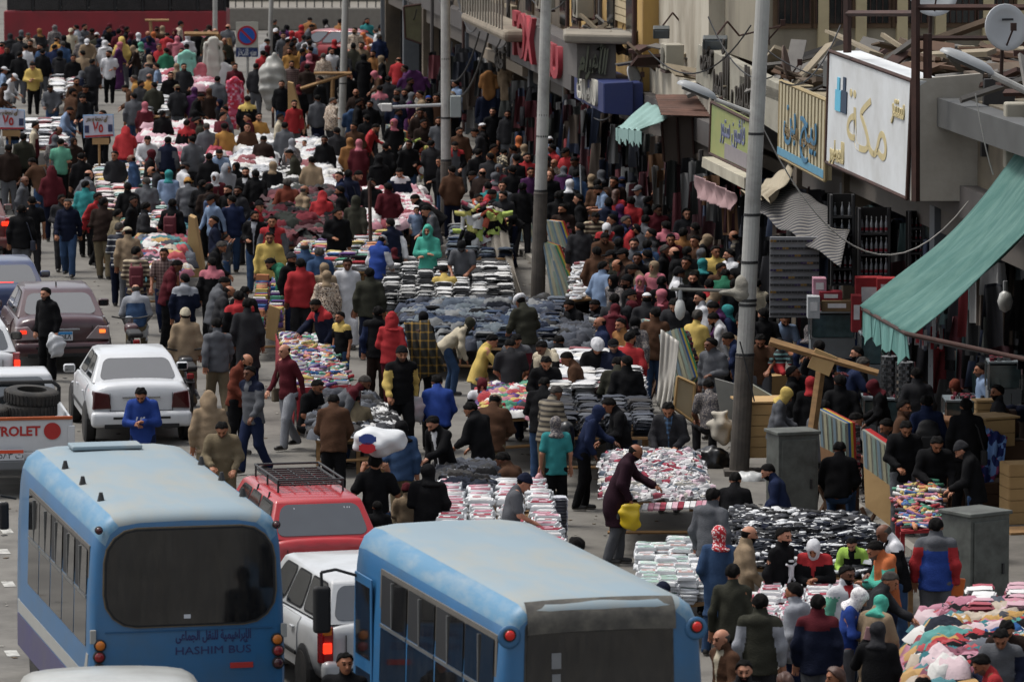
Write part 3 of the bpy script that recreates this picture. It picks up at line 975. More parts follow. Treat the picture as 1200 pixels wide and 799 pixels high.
FILL = '''
230 35 st b j K k
240 58 st f j D k
262 60 st b a K hB
275 75 st f j M k
300 75 st b j D k
330 95 st f j K k
350 100 st b a K hM
375 90 st l j K k
372 112 st b j G k
345 118 st f s R k
408 85 st f j K k
455 90 st b j D k
462 140 st f a K hP
430 135 st b j K k
415 145 st f j B k
452 168 st b j K k
395 150 st b j D k
380 160 st f j K k
190 130 st b j K k
120 130 st l j K k
110 150 st b a K hK
135 178 st f j D k
15 125 st f j K k
10 170 st b j DB k
95 180 st b j K k
215 75 st f j D k
228 130 st b a M hK
70 60 st b a D hK
86 65 st f j K k
108 70 st b j D k
50 58 st b j K k
8 55 st f j K k
12 40 st b a D hD
36 48 st f j B k
75 42 st b a K hK
175 65 st b a D hT
200 85 st f j K k
170 120 st b a M hP
600 195 st b j K k
590 225 st f j D k
612 215 st b j K k
655 225 st b j K k
660 240 st f j DB k
678 228 st l j K k
680 262 st b j D k
715 190 st b j K k
770 220 st l j K k
790 240 st b j K k
805 245 st f j D k
815 262 st b j DB k
725 280 st b j K k
700 290 st b j B k
805 290 st b j K k
812 320 st f j K k
800 335 st b a K hK
775 325 st b j K k
720 345 st b j D k
870 300 st b j K k
880 350 st f j K k
870 372 br l j D k
895 362 st b j K k
905 345 st r j K k
960 400 st b j K k
965 365 st f a K hM
985 440 st b j K k
945 415 st f j D k
640 420 br f j K k
665 415 br l j B k
655 395 si b j K k
575 180 st b j D k
560 175 st b j K k
530 195 st b j B k
515 185 st l j K k
505 165 st b j D k
480 165 st f j K k
455 215 st b j M k
435 210 st f j K k
395 245 st f j K k
150 215 st b j K k
245 180 st b j K k
225 160 st b j G k
300 200 st b j K k
320 190 st b a K hT
290 145 st f j B k
'''
EYE = {'HWC': 0}
def run_people(tab, filler=False):
    for ln in tab.strip().split('\n'):
        f = ln.split(); x, y = int(f[0]), int(f[1])
        legs = f[7] if len(f) > 7 and f[7] != '.' else RND.choice(['D','K','N','DN','D','G'])
        ex = f[8] if len(f) > 8 else ''
        H = float(ex[1:]) if ex.startswith('c') and len(ex) > 1 else (1.2 if ex == 'c' else None)
        if H is None: H = (1.60 if f[6][0] in 'hnl' else 1.70) + RND.choice([-.03,-.02,-.01,0,.01,.02,.03])
        person(x, y, f[2], f[3], f[4], f[5], f[6], legs, H=H, child=bool(ex.startswith('c') and (H or 2) < 1.45))
# ------------------------------------------------------------------ vehicles (local frame: origin on the ground under the rear bumper, +Y is forward)
GLASS = mat('car_glass', '#12181c', rough=.05, var=.3, scale=2, spec=.9, dirt='#3a3f42', dirt_amt=.2, dscale=3); GLASS.node_tree.nodes['Principled BSDF'].inputs['IOR'].default_value = 1.9
BGLASS = mat('bus_glass', '#121315', rough=.06, var=.8, scale=5, stretch=(2,2,.4), spec=.6, dirt='#3c3832', dirt_amt=.3, dscale=9, bump=.02, bscale=3); BGLASS.node_tree.nodes['Principled BSDF'].inputs['IOR'].default_value = 1.6  # stretched tone noise paints smeared interior reflections into the glass colour
RUB = mat('rubber_black', '#101011', rough=.75, var=.2)
TYRE = mat('tyre_rubber', '#1b1a19', rough=.9, var=.35, scale=12, bump=.4, bscale=60, dirt='#4d473f', dirt_amt=.35, dscale=5)
CHROME = mat('chrome', '#9a9c9e', rough=.25, metal=.9, var=.1)
RLIGHT = mat('tail_light_red', '#7a0d10', rough=.2, var=.3, scale=30, spec=.7)
DLIGHT = mat('tail_light_dark', '#3a0a0d', rough=.15, var=.3, scale=30, spec=.7)
LIT = mat('brake_light_lit', '#ff3018', rough=.3, var=0, emit=1.1)
LITO = mat('indicator_lit', '#ff7a30', rough=.3, var=0, emit=.9)
OLIGHT = mat('indicator_orange', '#b5661c', rough=.25, var=.2, scale=30)
PLATE = mat('plate_white', '#b9bcc0', rough=.5, var=.1)
PLB = mat('plate_blue', '#2c7fb8', rough=.5, var=.1); PLR = mat('plate_orange', '#c2401c', rough=.5, var=.1)
INK = mat('ink_black', '#111113', rough=.6, var=0)
IRON = mat('iron_black', '#1a1a1b', rough=.55, var=.3, bump=.2)
def pane(p, u0, u1, v0, v1, off=.008, r=.12, n=4):
    """rounded panel on the quad p (00,10,11,01); returns vertices and faces of a thin slab"""
    p = [Vector(q) for q in p]; nrm = (p[1]-p[0]).cross(p[3]-p[0]).normalized()
    def at(u, v): return (p[0]*(1-u)+p[1]*u)*(1-v) + (p[3]*(1-u)+p[2]*u)*v
    W_ = (at(u1,v0)-at(u0,v0)).length; H_ = (at(u0,v1)-at(u0,v0)).length; rr = min(W_, H_)*r*2
    ru, rv = rr/W_*(u1-u0), rr/H_*(v1-v0); pts = []
    for cu, cv, a0 in ((u1-ru, v0+rv, -90), (u1-ru, v1-rv, 0), (u0+ru, v1-rv, 90), (u0+ru, v0+rv, 180)):
        for i in range(n+1):
            a = R(a0+90*i/n); pts.append(at(cu+ru*math.cos(a), cv+rv*math.sin(a)))
    k = len(pts); vs = [q+nrm*off for q in pts]+[q-nrm*.02 for q in pts]
    fs = [tuple(range(k)), tuple(range(2*k-1, k-1, -1))]+[(i, i+k, (i+1) % k+k, (i+1) % k) for i in range(k)]
    return vs, fs
def add_pane(name, p, box, m, parent, off=.008, r=.12):
    mb = MB(); mb.add(*pane(p, *box, off=off, r=r)); return mb.build(name, m, parent)
def loft(st, ring, n, m, parent, name='body', sub=1):
    mb = MB(); N_ = n
    for q in st: mb.v += [tuple(x) for x in ring(*q)]
    k = len(mb.v)//len(st)
    for i in range(len(st)-1):
        for j in range(k):
            mb.f.append((i*k+j, i*k+(j+1) % k, (i+1)*k+(j+1) % k, (i+1)*k+j)); mb.m.append(0)
    mb.f.append(tuple(range(k-1, -1, -1))); mb.m.append(0); mb.f.append(tuple((len(st)-1)*k+j for j in range(k))); mb.m.append(0)
    return mb.build(name, m, parent, smooth=True, sub=sub)
def wheel(parent, x, y, r, w_, side, name='wheel', hub=CHROME):
    M = Matrix.Translation((x, y, r)) @ Euler((0, R(90), 0)).to_matrix().to_4x4()
    t = MB().lathe([(r*.62,-w_/2),(r*.93,-w_/2),(r,-w_*.3),(r,w_*.3),(r*.93,w_/2),(r*.62,w_/2)], 20, M=M).build(name, TYRE, parent, smooth=True)
    autosmooth(t)
    h = MB(); h.lathe([(r*.62,-w_*.46),(r*.58,-w_*.30),(r*.15,-w_*.36),(r*.13,w_*.36),(r*.58,w_*.30),(r*.62,w_*.46)], 16, M=M)
    for k in range(5):
        a = 2*PI*k/5; c_ = Vector((side*w_*.42, math.cos(a)*r*.33, math.sin(a)*r*.33)); h.box(Vector((x, y, r))+c_, (w_*.1, r*.14, r*.5), rx=a+PI/2)
    h.build('rim', hub, t); return t
def car(name, P, yaw, L=4.3, W=1.72, H=1.42, paint=None, rear=('box'), gh=(.55,1.0,2.35,3.15), deck=1.0, hood=.92, lights=DLIGHT, wagon=False, plate='١٨٥٢', pl=PLR, mirrors=True, tail='tri', fbump=None):
    o = empty(name, P, yaw); w = W/2
    def ring(y, k, z0, zs, zt, cr=.03):
        a = w*k; h = [(0,z0),(a*.82,z0),(a*.95,z0+.08),(a*.995,z0+.26),(a,zs-.14),(a*.975,zs),(a*.89,zt),(a*.5,zt+cr),(0,zt+cr*1.3)]
        return [(x, y, z) for x, z in h]+[(-x, y, z) for x, z in h[-2:0:-1]]
    zt = deck
    if wagon:
        st = [(0,.90,.34,.80,.92),(.05,.96,.30,.86,.98),(.3,1,.26,.88,.98),(1.0,1,.22,.88,.98),(2.0,1,.22,.86,.97),(L*.66,.99,.22,.82,.95),(L*.80,.98,.22,.78,hood),(L*.95,.93,.26,.70,hood-.10),(L,.82,.34,.60,hood-.22)]
    else:
        st = [(0,.84,.34,.72,.84),(.04,.93,.30,.80,zt-.04),(.12,.97,.28,.82,zt),(.45,1,.24,.84,zt+.02),(1.0,1,.22,.84,zt),(2.0,1,.22,.83,.97),(L*.68,.99,.22,.80,.95),(L*.82,.97,.22,.76,hood),(L*.95,.91,.26,.68,hood-.12),(L,.80,.34,.58,hood-.24)]
    loft(st, ring, 0, paint, o)
    ya, yb, yc, yd = gh; wb, wt = w*.885, w*.70
    zb = zt-.01; B = [(-wb,ya,zb),(wb,ya,zb),(wb*1.0,yd,zb-.04),(-wb,yd,zb-.04)]; T = [(-wt,yb,H-.045),(wt,yb,H-.045),(wt,yc,H-.035),(-wt,yc,H-.035)]
    mb = MB(); top = [(-wt*.86,yb+.10,H-.01),(wt*.86,yb+.10,H-.01),(wt*.86,yc-.10,H),(-wt*.86,yc-.10,H)]
    mid = [(x*.35, (y-(yb+yc)/2)*.5+(yb+yc)/2, H+.018) for x, y, z in top]
    mb.add(B+T+top+mid, [(0,1,5,4),(1,2,6,5),(2,3,7,6),(3,0,4,7)]+[(4+i,4+(i+1) % 4,8+(i+1) % 4,8+i) for i in range(4)]+[(8+i,8+(i+1) % 4,12+(i+1) % 4,12+i) for i in range(4)]+[(12,13,14,15)])
    autosmooth(mb.build('roof', paint, o, bevel=.03, seg=3), 30)
    add_pane('rear_window', [B[0],B[1],T[1],T[0]], (.07,.93,.08,.90), GLASS, o)
    add_pane('windscreen', [B[2],B[3],T[3],T[2]], (.05,.95,.06,.93), GLASS, o)
    for s in (1, -1):
        q = [B[1],B[2],T[2],T[1]] if s > 0 else [B[3],B[0],T[0],T[3]]
        cuts = [(.16,.50),(.54,.88)] if not wagon else [(.05,.34),(.38,.62),(.66,.90)]
        for c0, c1 in cuts:
            b_ = (c0, c1, .10, .90) if s > 0 else (1-c1, 1-c0, .10, .90)
            f = add_pane('window_frame', q, (b_[0]-.012, b_[1]+.012, .05, .95), RUB, o, off=.004, r=.1)
            add_pane('side_window', q, b_, GLASS, f, off=.009, r=.1)
        # doors with handles
        d0, d1 = (ya+.35 if not wagon else 1.1), yd-.15; dm = (d0+d1)/2+.05
        for e0, e1 in ((d0, dm-.01), (dm+.01, d1)):
            mb = MB(); pf = [(w*1.003,.34),(w*1.012,.52),(w*1.010,.72),(w*.992,.85),(w*.935,.93)]
            vs = [(s*x, y, z) for y in (e0, e1) for x, z in pf]+[(s*(x-.03), y, z) for y in (e0, e1) for x, z in pf]; n = len(pf)
            fs = [(i, i+1, n+i+1, n+i) for i in range(n-1)]+[(2*n+i, 3*n+i, 3*n+i+1, 2*n+i+1) for i in range(n-1)]+[(0,n,3*n,2*n),(n-1,2*n-1,4*n-1,3*n-1)]+[(i,i+1,2*n+i+1,2*n+i) for i in range(n-1)]+[(n+i,3*n+i,3*n+i+1,n+i+1) for i in range(n-1)]
            mb.add(vs, fs); dr = autosmooth(mb.build('door', paint, o), 50)
            MB().box((s*w*1.025, e0+.16, .80), (.03,.16,.03)).build('handle', paint if name != 'red_estate_car' else CHROME, dr, bevel=.008)
        MB().box((s*w*1.02,(d0+d1)/2,.50),(.025,d1-d0,.05)).build('side_moulding', RUB, o, bevel=.008)
        for wy in (.78, L-.85):
            M = Matrix.Translation((s*(w-.05), wy, .31)) @ Euler((0, R(90), 0)).to_matrix().to_4x4()
            MB().lathe([(.30,-.08),(.355,-.06),(.355,.062),(.30,.064)], 24, M=M).build('wheel_arch', RUB, o)
            wheel(o, s*(w-.06), wy, .30, .19, s)
        if mirrors:
            m_ = MB().box((s*(w+.10), yd-.42, .99), (.20,.09,.14)).build('mirror', paint if not wagon else RUB, o, bevel=.04, seg=3)
            MB().box((s*(w+.10), yd-.468, .99), (.15,.006,.10)).build('mirror_glass', GLASS, m_)
    MB().box((0,.0,.44),(W*.97,.20,.26)).build('rear_bumper', paint if fbump is None else fbump, o, bevel=.07, seg=3, smooth=True)
    MB().box((0,-.085,.335),(W*.72,.05,.07)).build('bumper_grille', RUB, o, bevel=.01)
    MB().box((0,-.103,.47),(W*.55,.012,.035)).build('bumper_strip', RUB, o)
    sm_ = MB(); [sm_.box((s*W*.30,-.006,.72),(.008,.02,.30)) for s in (1,-1)]; sm_.box((0,-.006,.575),(W*.60,.02,.008)); sm_.build('boot_seam', RUB, o)
    MB().box((0,L-.02,.46),(W*.95,.20,.26)).build('front_bumper', paint, o, bevel=.07, seg=3, smooth=True)
    for s in (1, -1):
        mb = MB()
        if tail == 'tri': pr = [(w*.93,.60),(w*.90,.90),(w*.62,.86),(w*.58,.62)]
        elif tail == 'slant': pr = [(w*.95,.60),(w*.93,.84),(w*.70,.86),(w*.46,.62)]
        else: pr = [(w*.95,.52),(w*.95,.98),(w*.80,.98),(w*.80,.52)]
        vs = [(s*x, (.0 if x > w*.85 else -.035), z) for x, z in pr]+[(s*min(x*1.03, w*.985), .20, z) for x, z in pr]
        mb.add(vs, [(0,1,2,3),(7,6,5,4),(0,4,5,1),(1,5,6,2),(2,6,7,3),(3,7,4,0)])
        tl = mb.build('tail_light', lights, o, bevel=.015, seg=2)
        if lights is LIT or tail == 'slant':
            MB().box((s*w*.80, -.042, .76), (w*.12,.02,.06)).build('lit_lamp', LIT if s < 0 else LITO, tl)
        MB().box((s*w*.7, L+.0, .66),(w*.34,.08,.15)).build('headlight', PLATE, o, bevel=.03)
    if plate:
        p_ = MB().box((0,-.035,.68),(.36,.02,.17)).build('number_plate', PLATE, o, bevel=.005)
        MB().box((0,-.048,.735),(.34,.006,.05)).build('plate_band', pl, p_)
        me = text_mesh(plate, .12, ext=.002, bold=.002)
        me.transform(Matrix.Translation((0,-.05,.665)) @ Euler((PI/2,0,0)).to_matrix().to_4x4()); me.materials.append(INK); link('plate_number', me, p_)
        MB().box((0,-.03,.80),(.62,.03,.035)).build('boot_trim', CHROME, o, bevel=.008)
    return o
def paint(name, c, dirt='#5b5346', amt=.25, rough=.32, coat=.5):
    return mat('paint_'+name, c, rough=rough, var=.06, scale=2, dirt=dirt, dirt_amt=amt, dscale=1.6, coat=coat)
YAW = lambda vpx: math.atan2(600-vpx, FPX)
# white sedan
v = car('white_saloon_car', G(166,522), YAW(-450), paint=paint('white', '#b9bbbd', amt=.12), L=4.25, W=1.70, H=1.42, gh=(.50,.98,2.35,3.1))
tag(v, 'white saloon car with dark tail lights behind the man in the blue hoodie', 'car', 'cars in the street traffic')
v = car('burgundy_saloon_car', G(74,437), YAW(-450), paint=paint('burgundy', '#35101a', amt=.2), L=4.45, W=1.80, H=1.45, gh=(.45,1.05,2.5,3.25), tail='slant', lights=mat('clear_lamp','#8a7f80',rough=.15,var=.2), plate='١٣٥٤٨', pl=PLB)
tag(v, 'burgundy saloon car with lit brake lights and a blue and white plate', 'car', 'cars in the street traffic')
MB().box((0,1.45,1.49),(.02,.10,.07)).build('aerial', RUB, v)
b_ = MB().box((0,.62,1.02),(.34,.05,.03)).build('high_brake_light', LIT, v)
v = car('blue_saloon_car', G(8,398), YAW(-450), paint=paint('blue', '#1c2c52', amt=.35), L=4.2, W=1.72, H=1.43, plate=None)
tag(v, 'blue saloon car with its roof in view at the left edge beyond the burgundy car', 'car', 'cars in the street traffic')
MB().box((.05,.58,1.04),(.26,.04,.03)).build('high_brake_light', LIT, v)
v = car('white_hatchback_car', G(-30,481), YAW(-450), paint=paint('white', '#b9bbbd'), L=4.0, W=1.66, H=1.46, wagon=True, gh=(.12,.45,2.5,3.1), lights=RLIGHT, tail='box')
MB().box((.74,-.05,.80),(.10,.03,.14)).build('lit_lamp', LIT, v, bevel=.03)
tag(v, 'white hatchback car cut by the left edge with one red light lit', 'car', 'cars in the street traffic')
v = car('red_saloon_car', G(-29,308), YAW(-450), paint=paint('dusty_red', '#5c2527', amt=.5), L=4.0, W=1.66, H=1.46, lights=RLIGHT, tail='box', plate=None)
MB().box((.70,-.05,.86),(.22,.03,.10)).build('lit_lamp', LIT, v, bevel=.02)
tag(v, 'dusty dark red car cut by the left edge behind the blue car', 'car', 'cars in the street traffic')
v = car('red_hatchback_car', G(446,84), R(68), paint=paint('red', '#8a1a22', amt=.35), L=4.0, W=1.66, H=1.45, wagon=True, gh=(.12,.45,2.3,3.1), plate=None)
tag(v, 'red car standing across the far end of the market', 'car', 'cars in the street traffic')
# red estate car with a roof rack
v = car('red_estate_car', G(381,719), YAW(-900), paint=paint('red_estate', '#9c0c18', amt=.18), L=4.6, W=1.66, H=1.50, wagon=True, gh=(.10,.42,2.75,3.4), lights=RLIGHT, tail='box', fbump=CHROME)
tag(v, 'red estate car with a black roof rack between the two blue buses', 'car', 'cars in the street traffic')
rk = MB()
for x in (-.42, .42): rk.tube((x,.95,1.60),(x,2.55,1.60),.018)
for y in [.95+.2*i for i in range(9)]: rk.tube((-.42,y,1.595),(.42,y,1.595),.013)
for x in (-.21,0,.21): rk.tube((x,.95,1.585),(x,2.55,1.585),.012)
for x in (-.44,.44):
    rk.tube((x,.90,1.66),(x,2.6,1.66),.016)
    for y in (.95,1.7,2.55): rk.tube((x,y,1.48),(x,y,1.67),.014)
for y in (.90,2.6): rk.tube((-.44,y,1.66),(.44,y,1.66),.016)
for y in (.9,1.7): rk.tube((-.56,y,1.52),(-.66,y-.02,1.16),.014)
rk.build('roof_rack', IRON, v); rk = None
place_text(arabic('الله محمد رسول'), .13, PLATE, v.matrix_basis @ Vector((.0,.335,1.32)), v.matrix_basis.to_3x3() @ Vector((1,0,0)), v.matrix_basis.to_3x3() @ Vector((0,.5,1)), v)
# white estate car
v = car('white_estate_car', G(452,826), YAW(-1300), paint=paint('white_estate', '#b3b5b6', amt=.25), L=4.2, W=1.62, H=1.50, wagon=True, gh=(.08,.36,2.6,3.2), lights=RLIGHT, tail='box', plate=None)
MB().box((-.73,-.055,.73),(.11,.03,.13)).build('lit_lamp', LIT, v, bevel=.02)
MB().box((-.73,-.05,.93),(.11,.03,.10)).build('indicator', OLIGHT, v, bevel=.02)
tag(v, 'white estate car with a lit tail light squeezed beside the right blue bus', 'car', 'cars in the street traffic')
# pickup with tyres
pk = empty('pickup_truck', G(22,582), YAW(-450)); PW_ = paint('white', '#b9bbbd')
w = .84
MB().box((0,1.15,.62),(1.66,2.3,.12)).build('bed_floor', PW_, pk, bevel=.02)
tg = MB().box((0,.03,.95),(1.64,.06,.52)).build('tailgate', PW_, pk, bevel=.015)
MB().box((0,-.005,1.20),(1.66,.05,.05)).build('tailgate_rail', mat('rust_orange','#9a4a22',var=.3), tg, bevel=.01)
me = text_mesh('CHEVROLET', .20, ext=.004, bold=.006); me.transform(Matrix.Translation((-.22,-.006,1.00)) @ Euler((PI/2,0,0)).to_matrix().to_4x4()); me.materials.append(mat('decal_red','#9c2622')); link('lettering', me, tg)
rg = MB().lathe([(.105,-.006),(.13,-.006),(.13,.006),(.105,.006)], 20, M=Matrix.Translation((.52,-.01,1.0)) @ Euler((PI/2,0,0)).to_matrix().to_4x4()); rg.box((.52,-.012,1.0),(.17,.01,.05)); rg.build('emblem', mat('decal_red','#9c2622'), tg)
for s in (1, -1):
    MB().box((s*.81,1.15,.93),(.05,2.24,.50)).build('bed_side', PW_, pk, bevel=.015)
    for y in (.5,3.6): wheel(pk, s*.74, y, .33, .20, s)
    MB().box((s*.81,-.02,.88),(.10,.06,.40)).build('corner_post', PW_, pk, bevel=.01)
MB().box((0,-.08,.50),(1.6,.10,.14)).build('rear_bumper', mat('bumper_grey','#5a5c5e'), pk, bevel=.02)
p_ = MB().box((-.12,-.10,.66),(.40,.02,.16)).build('number_plate', PLATE, pk)
MB().box((-.12,-.115,.71),(.38,.006,.05)).build('plate_band', PLR, p_)
me = text_mesh('٥٨٣ ت', .13, ext=.002); me.transform(Matrix.Translation((-.12,-.113,.645)) @ Euler((PI/2,0,0)).to_matrix().to_4x4()); me.materials.append(INK); link('plate_number', me, p_)
cb = MB(); cb.add([(-w,2.4,.5),(w,2.4,.5),(w,4.3,.5),(-w,4.3,.5),(-w,2.4,1.05),(w,2.4,1.05),(w,4.3,.98),(-w,4.3,.98),(-w*.84,2.5,1.6),(w*.84,2.5,1.6),(w*.84,3.5,1.6),(-w*.84,3.5,1.6)],
 [(0,1,5,4),(1,2,6,5),(2,3,7,6),(3,0,4,7),(4,5,9,8),(5,6,10,9),(6,7,11,10),(7,4,8,11),(8,9,10,11)])
cb.build('cab', PW_, pk, bevel=.06, seg=3, smooth=True)
add_pane('rear_window', [(-w,2.4,1.05),(w,2.4,1.05),(w*.84,2.5,1.6),(-w*.84,2.5,1.6)], (.1,.9,.1,.9), GLASS, pk, r=.1)
rl = MB(); rl.path([(-.8,2.2,1.15),(-.8,2.15,1.42),(-.7,2.15,1.50),(.7,2.15,1.50),(.8,2.15,1.42),(.8,2.2,1.15)], .03, 8); rl.build('headboard_rail', RUB, pk)
tag(pk, 'white pickup truck loaded with old tyres cut by the left edge', 'pickup truck')
def tyre(loc, r, wd, tilt=(0,0), lab=None):
    t = MB().lathe([(r*.55,-wd/2),(r*.88,-wd/2),(r*.97,-wd*.38),(r,-wd*.2),(r*.985,0),(r,wd*.2),(r*.97,wd*.38),(r*.88,wd/2),(r*.55,wd/2),(r*.60,0)], 26).build('tyre', TYRE, None, smooth=True)
    autosmooth(t); t.location = loc; t.rotation_euler = (tilt[0], tilt[1], RND.random()*3)
    gr = MB()
    for k in range(40):
        a = 2*PI*k/40; gr.box((r*1.0*math.cos(a), r*1.0*math.sin(a), 0), (.012,.03,wd*.72), rz=a)
    gr.build('tread', TYRE, t)['kind'] = 'stuff'
    tag(t, lab, 'tyre', 'old tyres on the pickup bed'); return t
Mp = pk.matrix_basis.copy()
Mp = Matrix.Translation(pk.location) @ Euler((0,0,pk.rotation_euler.z)).to_matrix().to_4x4()
tl_ = ['bottom tyre of the right stack on the pickup bed','second tyre from the bottom of the right stack on the pickup','third tyre from the bottom of the right stack on the pickup','topmost tyre of the right stack, tilted on the pickup bed']
for i in range(4): tyre(Mp @ Vector((.24+.03*(i % 2), .80, .80+.215*i)), .42, .21, (R(0 if i < 3 else 5), R(0 if i < 3 else 3)), tl_[i])
for i in range(3): tyre(Mp @ Vector((-.52+.04*i, .62, .80+.21*i)), .34, .20, (R(3*i), 0), ['bottom','middle','top'][i]+' tyre of the left stack on the pickup bed at the left edge')
# far left van
def van(name, P, yaw, L, W, H, m):
    o = empty(name, P, yaw); w = W/2
    def ring(y, k, z0, zt):
        a = w*k; h = [(0,z0),(a*.9,z0),(a,z0+.12),(a,1.0),(a*.95,zt-.22),(a*.88,zt-.05),(a*.70,zt),(0,zt+.03)]
        return [(x, y, z) for x, z in h]+[(-x, y, z) for x, z in h[-2:0:-1]]
    loft([(0,.93,.4,H-.09),(.04,.985,.34,H-.03),(.16,1,.3,H),(1.2,1,.3,H),(L*.6,1,.3,H),(L*.78,.99,.3,H-.03),(L*.86,.96,.3,H-.22),(L*.96,.92,.32,1.15),(L,.84,.4,.9)], ring, 0, m, o)
    return o
v = van('white_van', G(-33,251), YAW(-450), 4.2, 1.75, 1.95, paint('van_white', '#9b9c9a', amt=.4))
for s in (1,-1):
    MB().box((s*.42,-.02,1.0),(.78,.04,1.25)).build('rear_door', paint('van_white', '#9b9c9a'), v, bevel=.01)
    for k in range(3): MB().box((s*.42,-.05,.6+.42*k),(.78,.03,.03)).build('door_rib', RUB, v)
    for y in (.7,3.4): wheel(v, s*.78, y, .30, .19, s)
tag(v, 'dirty white van with ribbed rear doors cut by the left edge', 'van')
# white minibus roof at the bottom left
p0 = G(105,776,2.05); fr = G(105,772,2.05)
v = van('white_minibus', Vector((fr.x+.75, fr.y-4.1, 0)), YAW(-300), 5.2, 2.0, 2.05, paint('minibus_white', '#a3a49f', amt=.35))
for s in (1,-1):
    for y in (.9,4.1): wheel(v, s*.88, y, .32, .2, s)
    for k in range(3): add_pane('side_window', [(s*1.0,.5+s*0,1.05),(s*1.0,.5,1.05),(s*.95,.5,1.75),(s*.95,.5,1.75)] if False else ([( .995,.4+k*1.1,1.05),(.995,1.35+k*1.1,1.05),(.955,1.35+k*1.1,1.72),(.955,.4+k*1.1,1.72)] if s > 0 else [(-.995,1.35+k*1.1,1.05),(-.995,.4+k*1.1,1.05),(-.955,.4+k*1.1,1.72),(-.955,1.35+k*1.1,1.72)]), (.03,.97,.03,.97), GLASS, v)
tag(v, 'white minibus with only its plain roof in view at the bottom left', 'minibus')

# ------------------------------------------------------------------ the two blue buses
BBLUE = mat('bus_blue', '#245a84', rough=.42, var=.08, scale=1.5, dirt='#3f5361', dirt_amt=.45, dscale=1.3, coat=.15)
BROOF = mat('bus_roof', '#7b8a92', rough=.75, spec=.2, var=.10, scale=1.2, dirt='#8e8c82', dirt_amt=.7, dscale=1.6, stretch=(1,.35,1))
BEDGE = mat('bus_edge', '#44728f', rough=.5, var=.12, scale=3, dirt='#8c9392', dirt_amt=.5, dscale=5, stretch=(1,.3,1))
BGREY = mat('bus_stripe_grey', '#8c8c88', rough=.6, var=.1); BPURP = mat('bus_purple', '#3d3a5e', rough=.6, var=.15, dirt='#4a4648', dirt_amt=.5)
FRAME = mat('window_frame_dusty', '#4f4b45', rough=.7, var=.3, scale=8)
STEEL = mat('window_rail', '#6b6c6b', rough=.45, metal=.5, var=.2)
INDIGO = mat('lettering_indigo', '#1a2050', rough=.6, var=.1)
def bus_shell(name, P, yaw, L, W, H):
    o = empty(name, P, yaw); w = W/2
    prof = [(0,.35),(w*.9,.35),(w*.985,.42),(w,.6),(w,1.2),(w*.985,1.9),(w*.955,2.42),(w*.93,H-.25),(w*.875,H-.12),(w*.77,H-.035),(w*.55,H),(0,H+.012)]
    full = [(x, z) for x, z in prof]+[(-x, z) for x, z in prof[-2:0:-1]]; n = len(full)
    sts = [(-.0,.90,-.12),(.02,.955,-.07),(.07,.985,-.03),(.16,1,0),(.5,1,0),(L*.5,1,0),(L-.5,1,0),(L-.12,.985,-.03),(L-.03,.95,-.08),(L,.90,-.13)]
    mb = MB()
    for y, k, dz in sts: mb.v += [(x*k, y, z+(dz if z > 2 else 0)) for x, z in full]
    for i in range(len(sts)-1):
        for j in range(n):
            mb.f.append((i*n+j, i*n+(j+1) % n, (i+1)*n+(j+1) % n, (i+1)*n+j))
            z = .5*(full[j][1]+full[(j+1) % n][1]); mb.m.append(1 if z > H-.045 else (2 if z > H-.20 else 0))
    mb.f.append(tuple(range(n-1,-1,-1))); mb.m.append(0); mb.f.append(tuple((len(sts)-1)*n+j for j in range(n))); mb.m.append(0)
    b = mb.build('body', [BBLUE, BROOF, BEDGE], o, smooth=True); autosmooth(b, 38)
    return o
def lamp_disc(parent, name, x, z, r, m, y=-.012):
    M = Matrix.Translation((x, y, z)) @ Euler((PI/2,0,0)).to_matrix().to_4x4()
    b = MB().lathe([(r*1.28,-.02),(r*1.28,.012),(r*1.05,.02)], 20, M=M).build('lamp_ring', RUB, parent, smooth=False)
    l = MB().lathe([(r,.0),(r*.98,.022),(r*.6,.034),(.001,.038)], 20, M=M).build(name, m, parent, smooth=True)
    return l
def rear_text(parent, body, size, x, z, m, y=-.004, bold=.004, width=None):
    me = text_mesh(body, size, ext=.003, bold=bold, width=width); me.transform(Matrix.Translation((x,y,z)) @ Euler((PI/2,0,0)).to_matrix().to_4x4())
    me.materials.append(m); return link('lettering', me, parent)
# left bus
c0, c1 = G(102,610,2.72), G(337,612,2.72); P = (c0+c1)/2; P.z = 0
yw = YAW(-860); P = P + Vector((math.sin(yw), -math.cos(yw), 0))*.05
BW, BH, BL = 2.24, 2.85, 6.2
bl = bus_shell('blue_bus', P, yw, BL, BW, BH)
tag(bl, 'blue bus with a rounded rear window and HASHIM BUS lettering at the left', 'bus', 'blue buses in the traffic')
w = BW/2
q = [(-w,0,1.54),(w,0,1.54),(w*.97,0,2.68),(-w*.97,0,2.68)]
fr_ = add_pane('rear_window_frame', q, (.06,.955,.0,1.0), mat('bus_rubber_dusty','#5a5040',rough=.8,var=.4,scale=6), bl, off=.018, r=.17)
fr2 = add_pane('rear_window_seal', q, (.068,.947,.012,.985), RUB, bl, off=.024, r=.165)
add_pane('rear_window', q, (.08,.935,.03,.965), BGLASS, fr2, off=.028, r=.16)
MB().box((-.02,-.034,1.66),(.075,.004,.045)).build('sticker', PLATE, fr2)
for s in (-1, 1):
    lamp_disc(bl, 'indicator_lamp', s*w*.90, 1.36, .055, OLIGHT); lamp_disc(bl, 'brake_lamp', s*w*.91, 1.23, .055, RLIGHT); lamp_disc(bl, 'reverse_lamp', s*w*.91, 1.09, .055, DLIGHT)
    lamp_disc(bl, 'marker_lamp', s*w*.90, 2.66, .036, DLIGHT, y=.004)
    MB().box((s*w*.97,-.01,1.46),(.07,.03,.16)).build('hinge', BGREY, bl, bevel=.01)
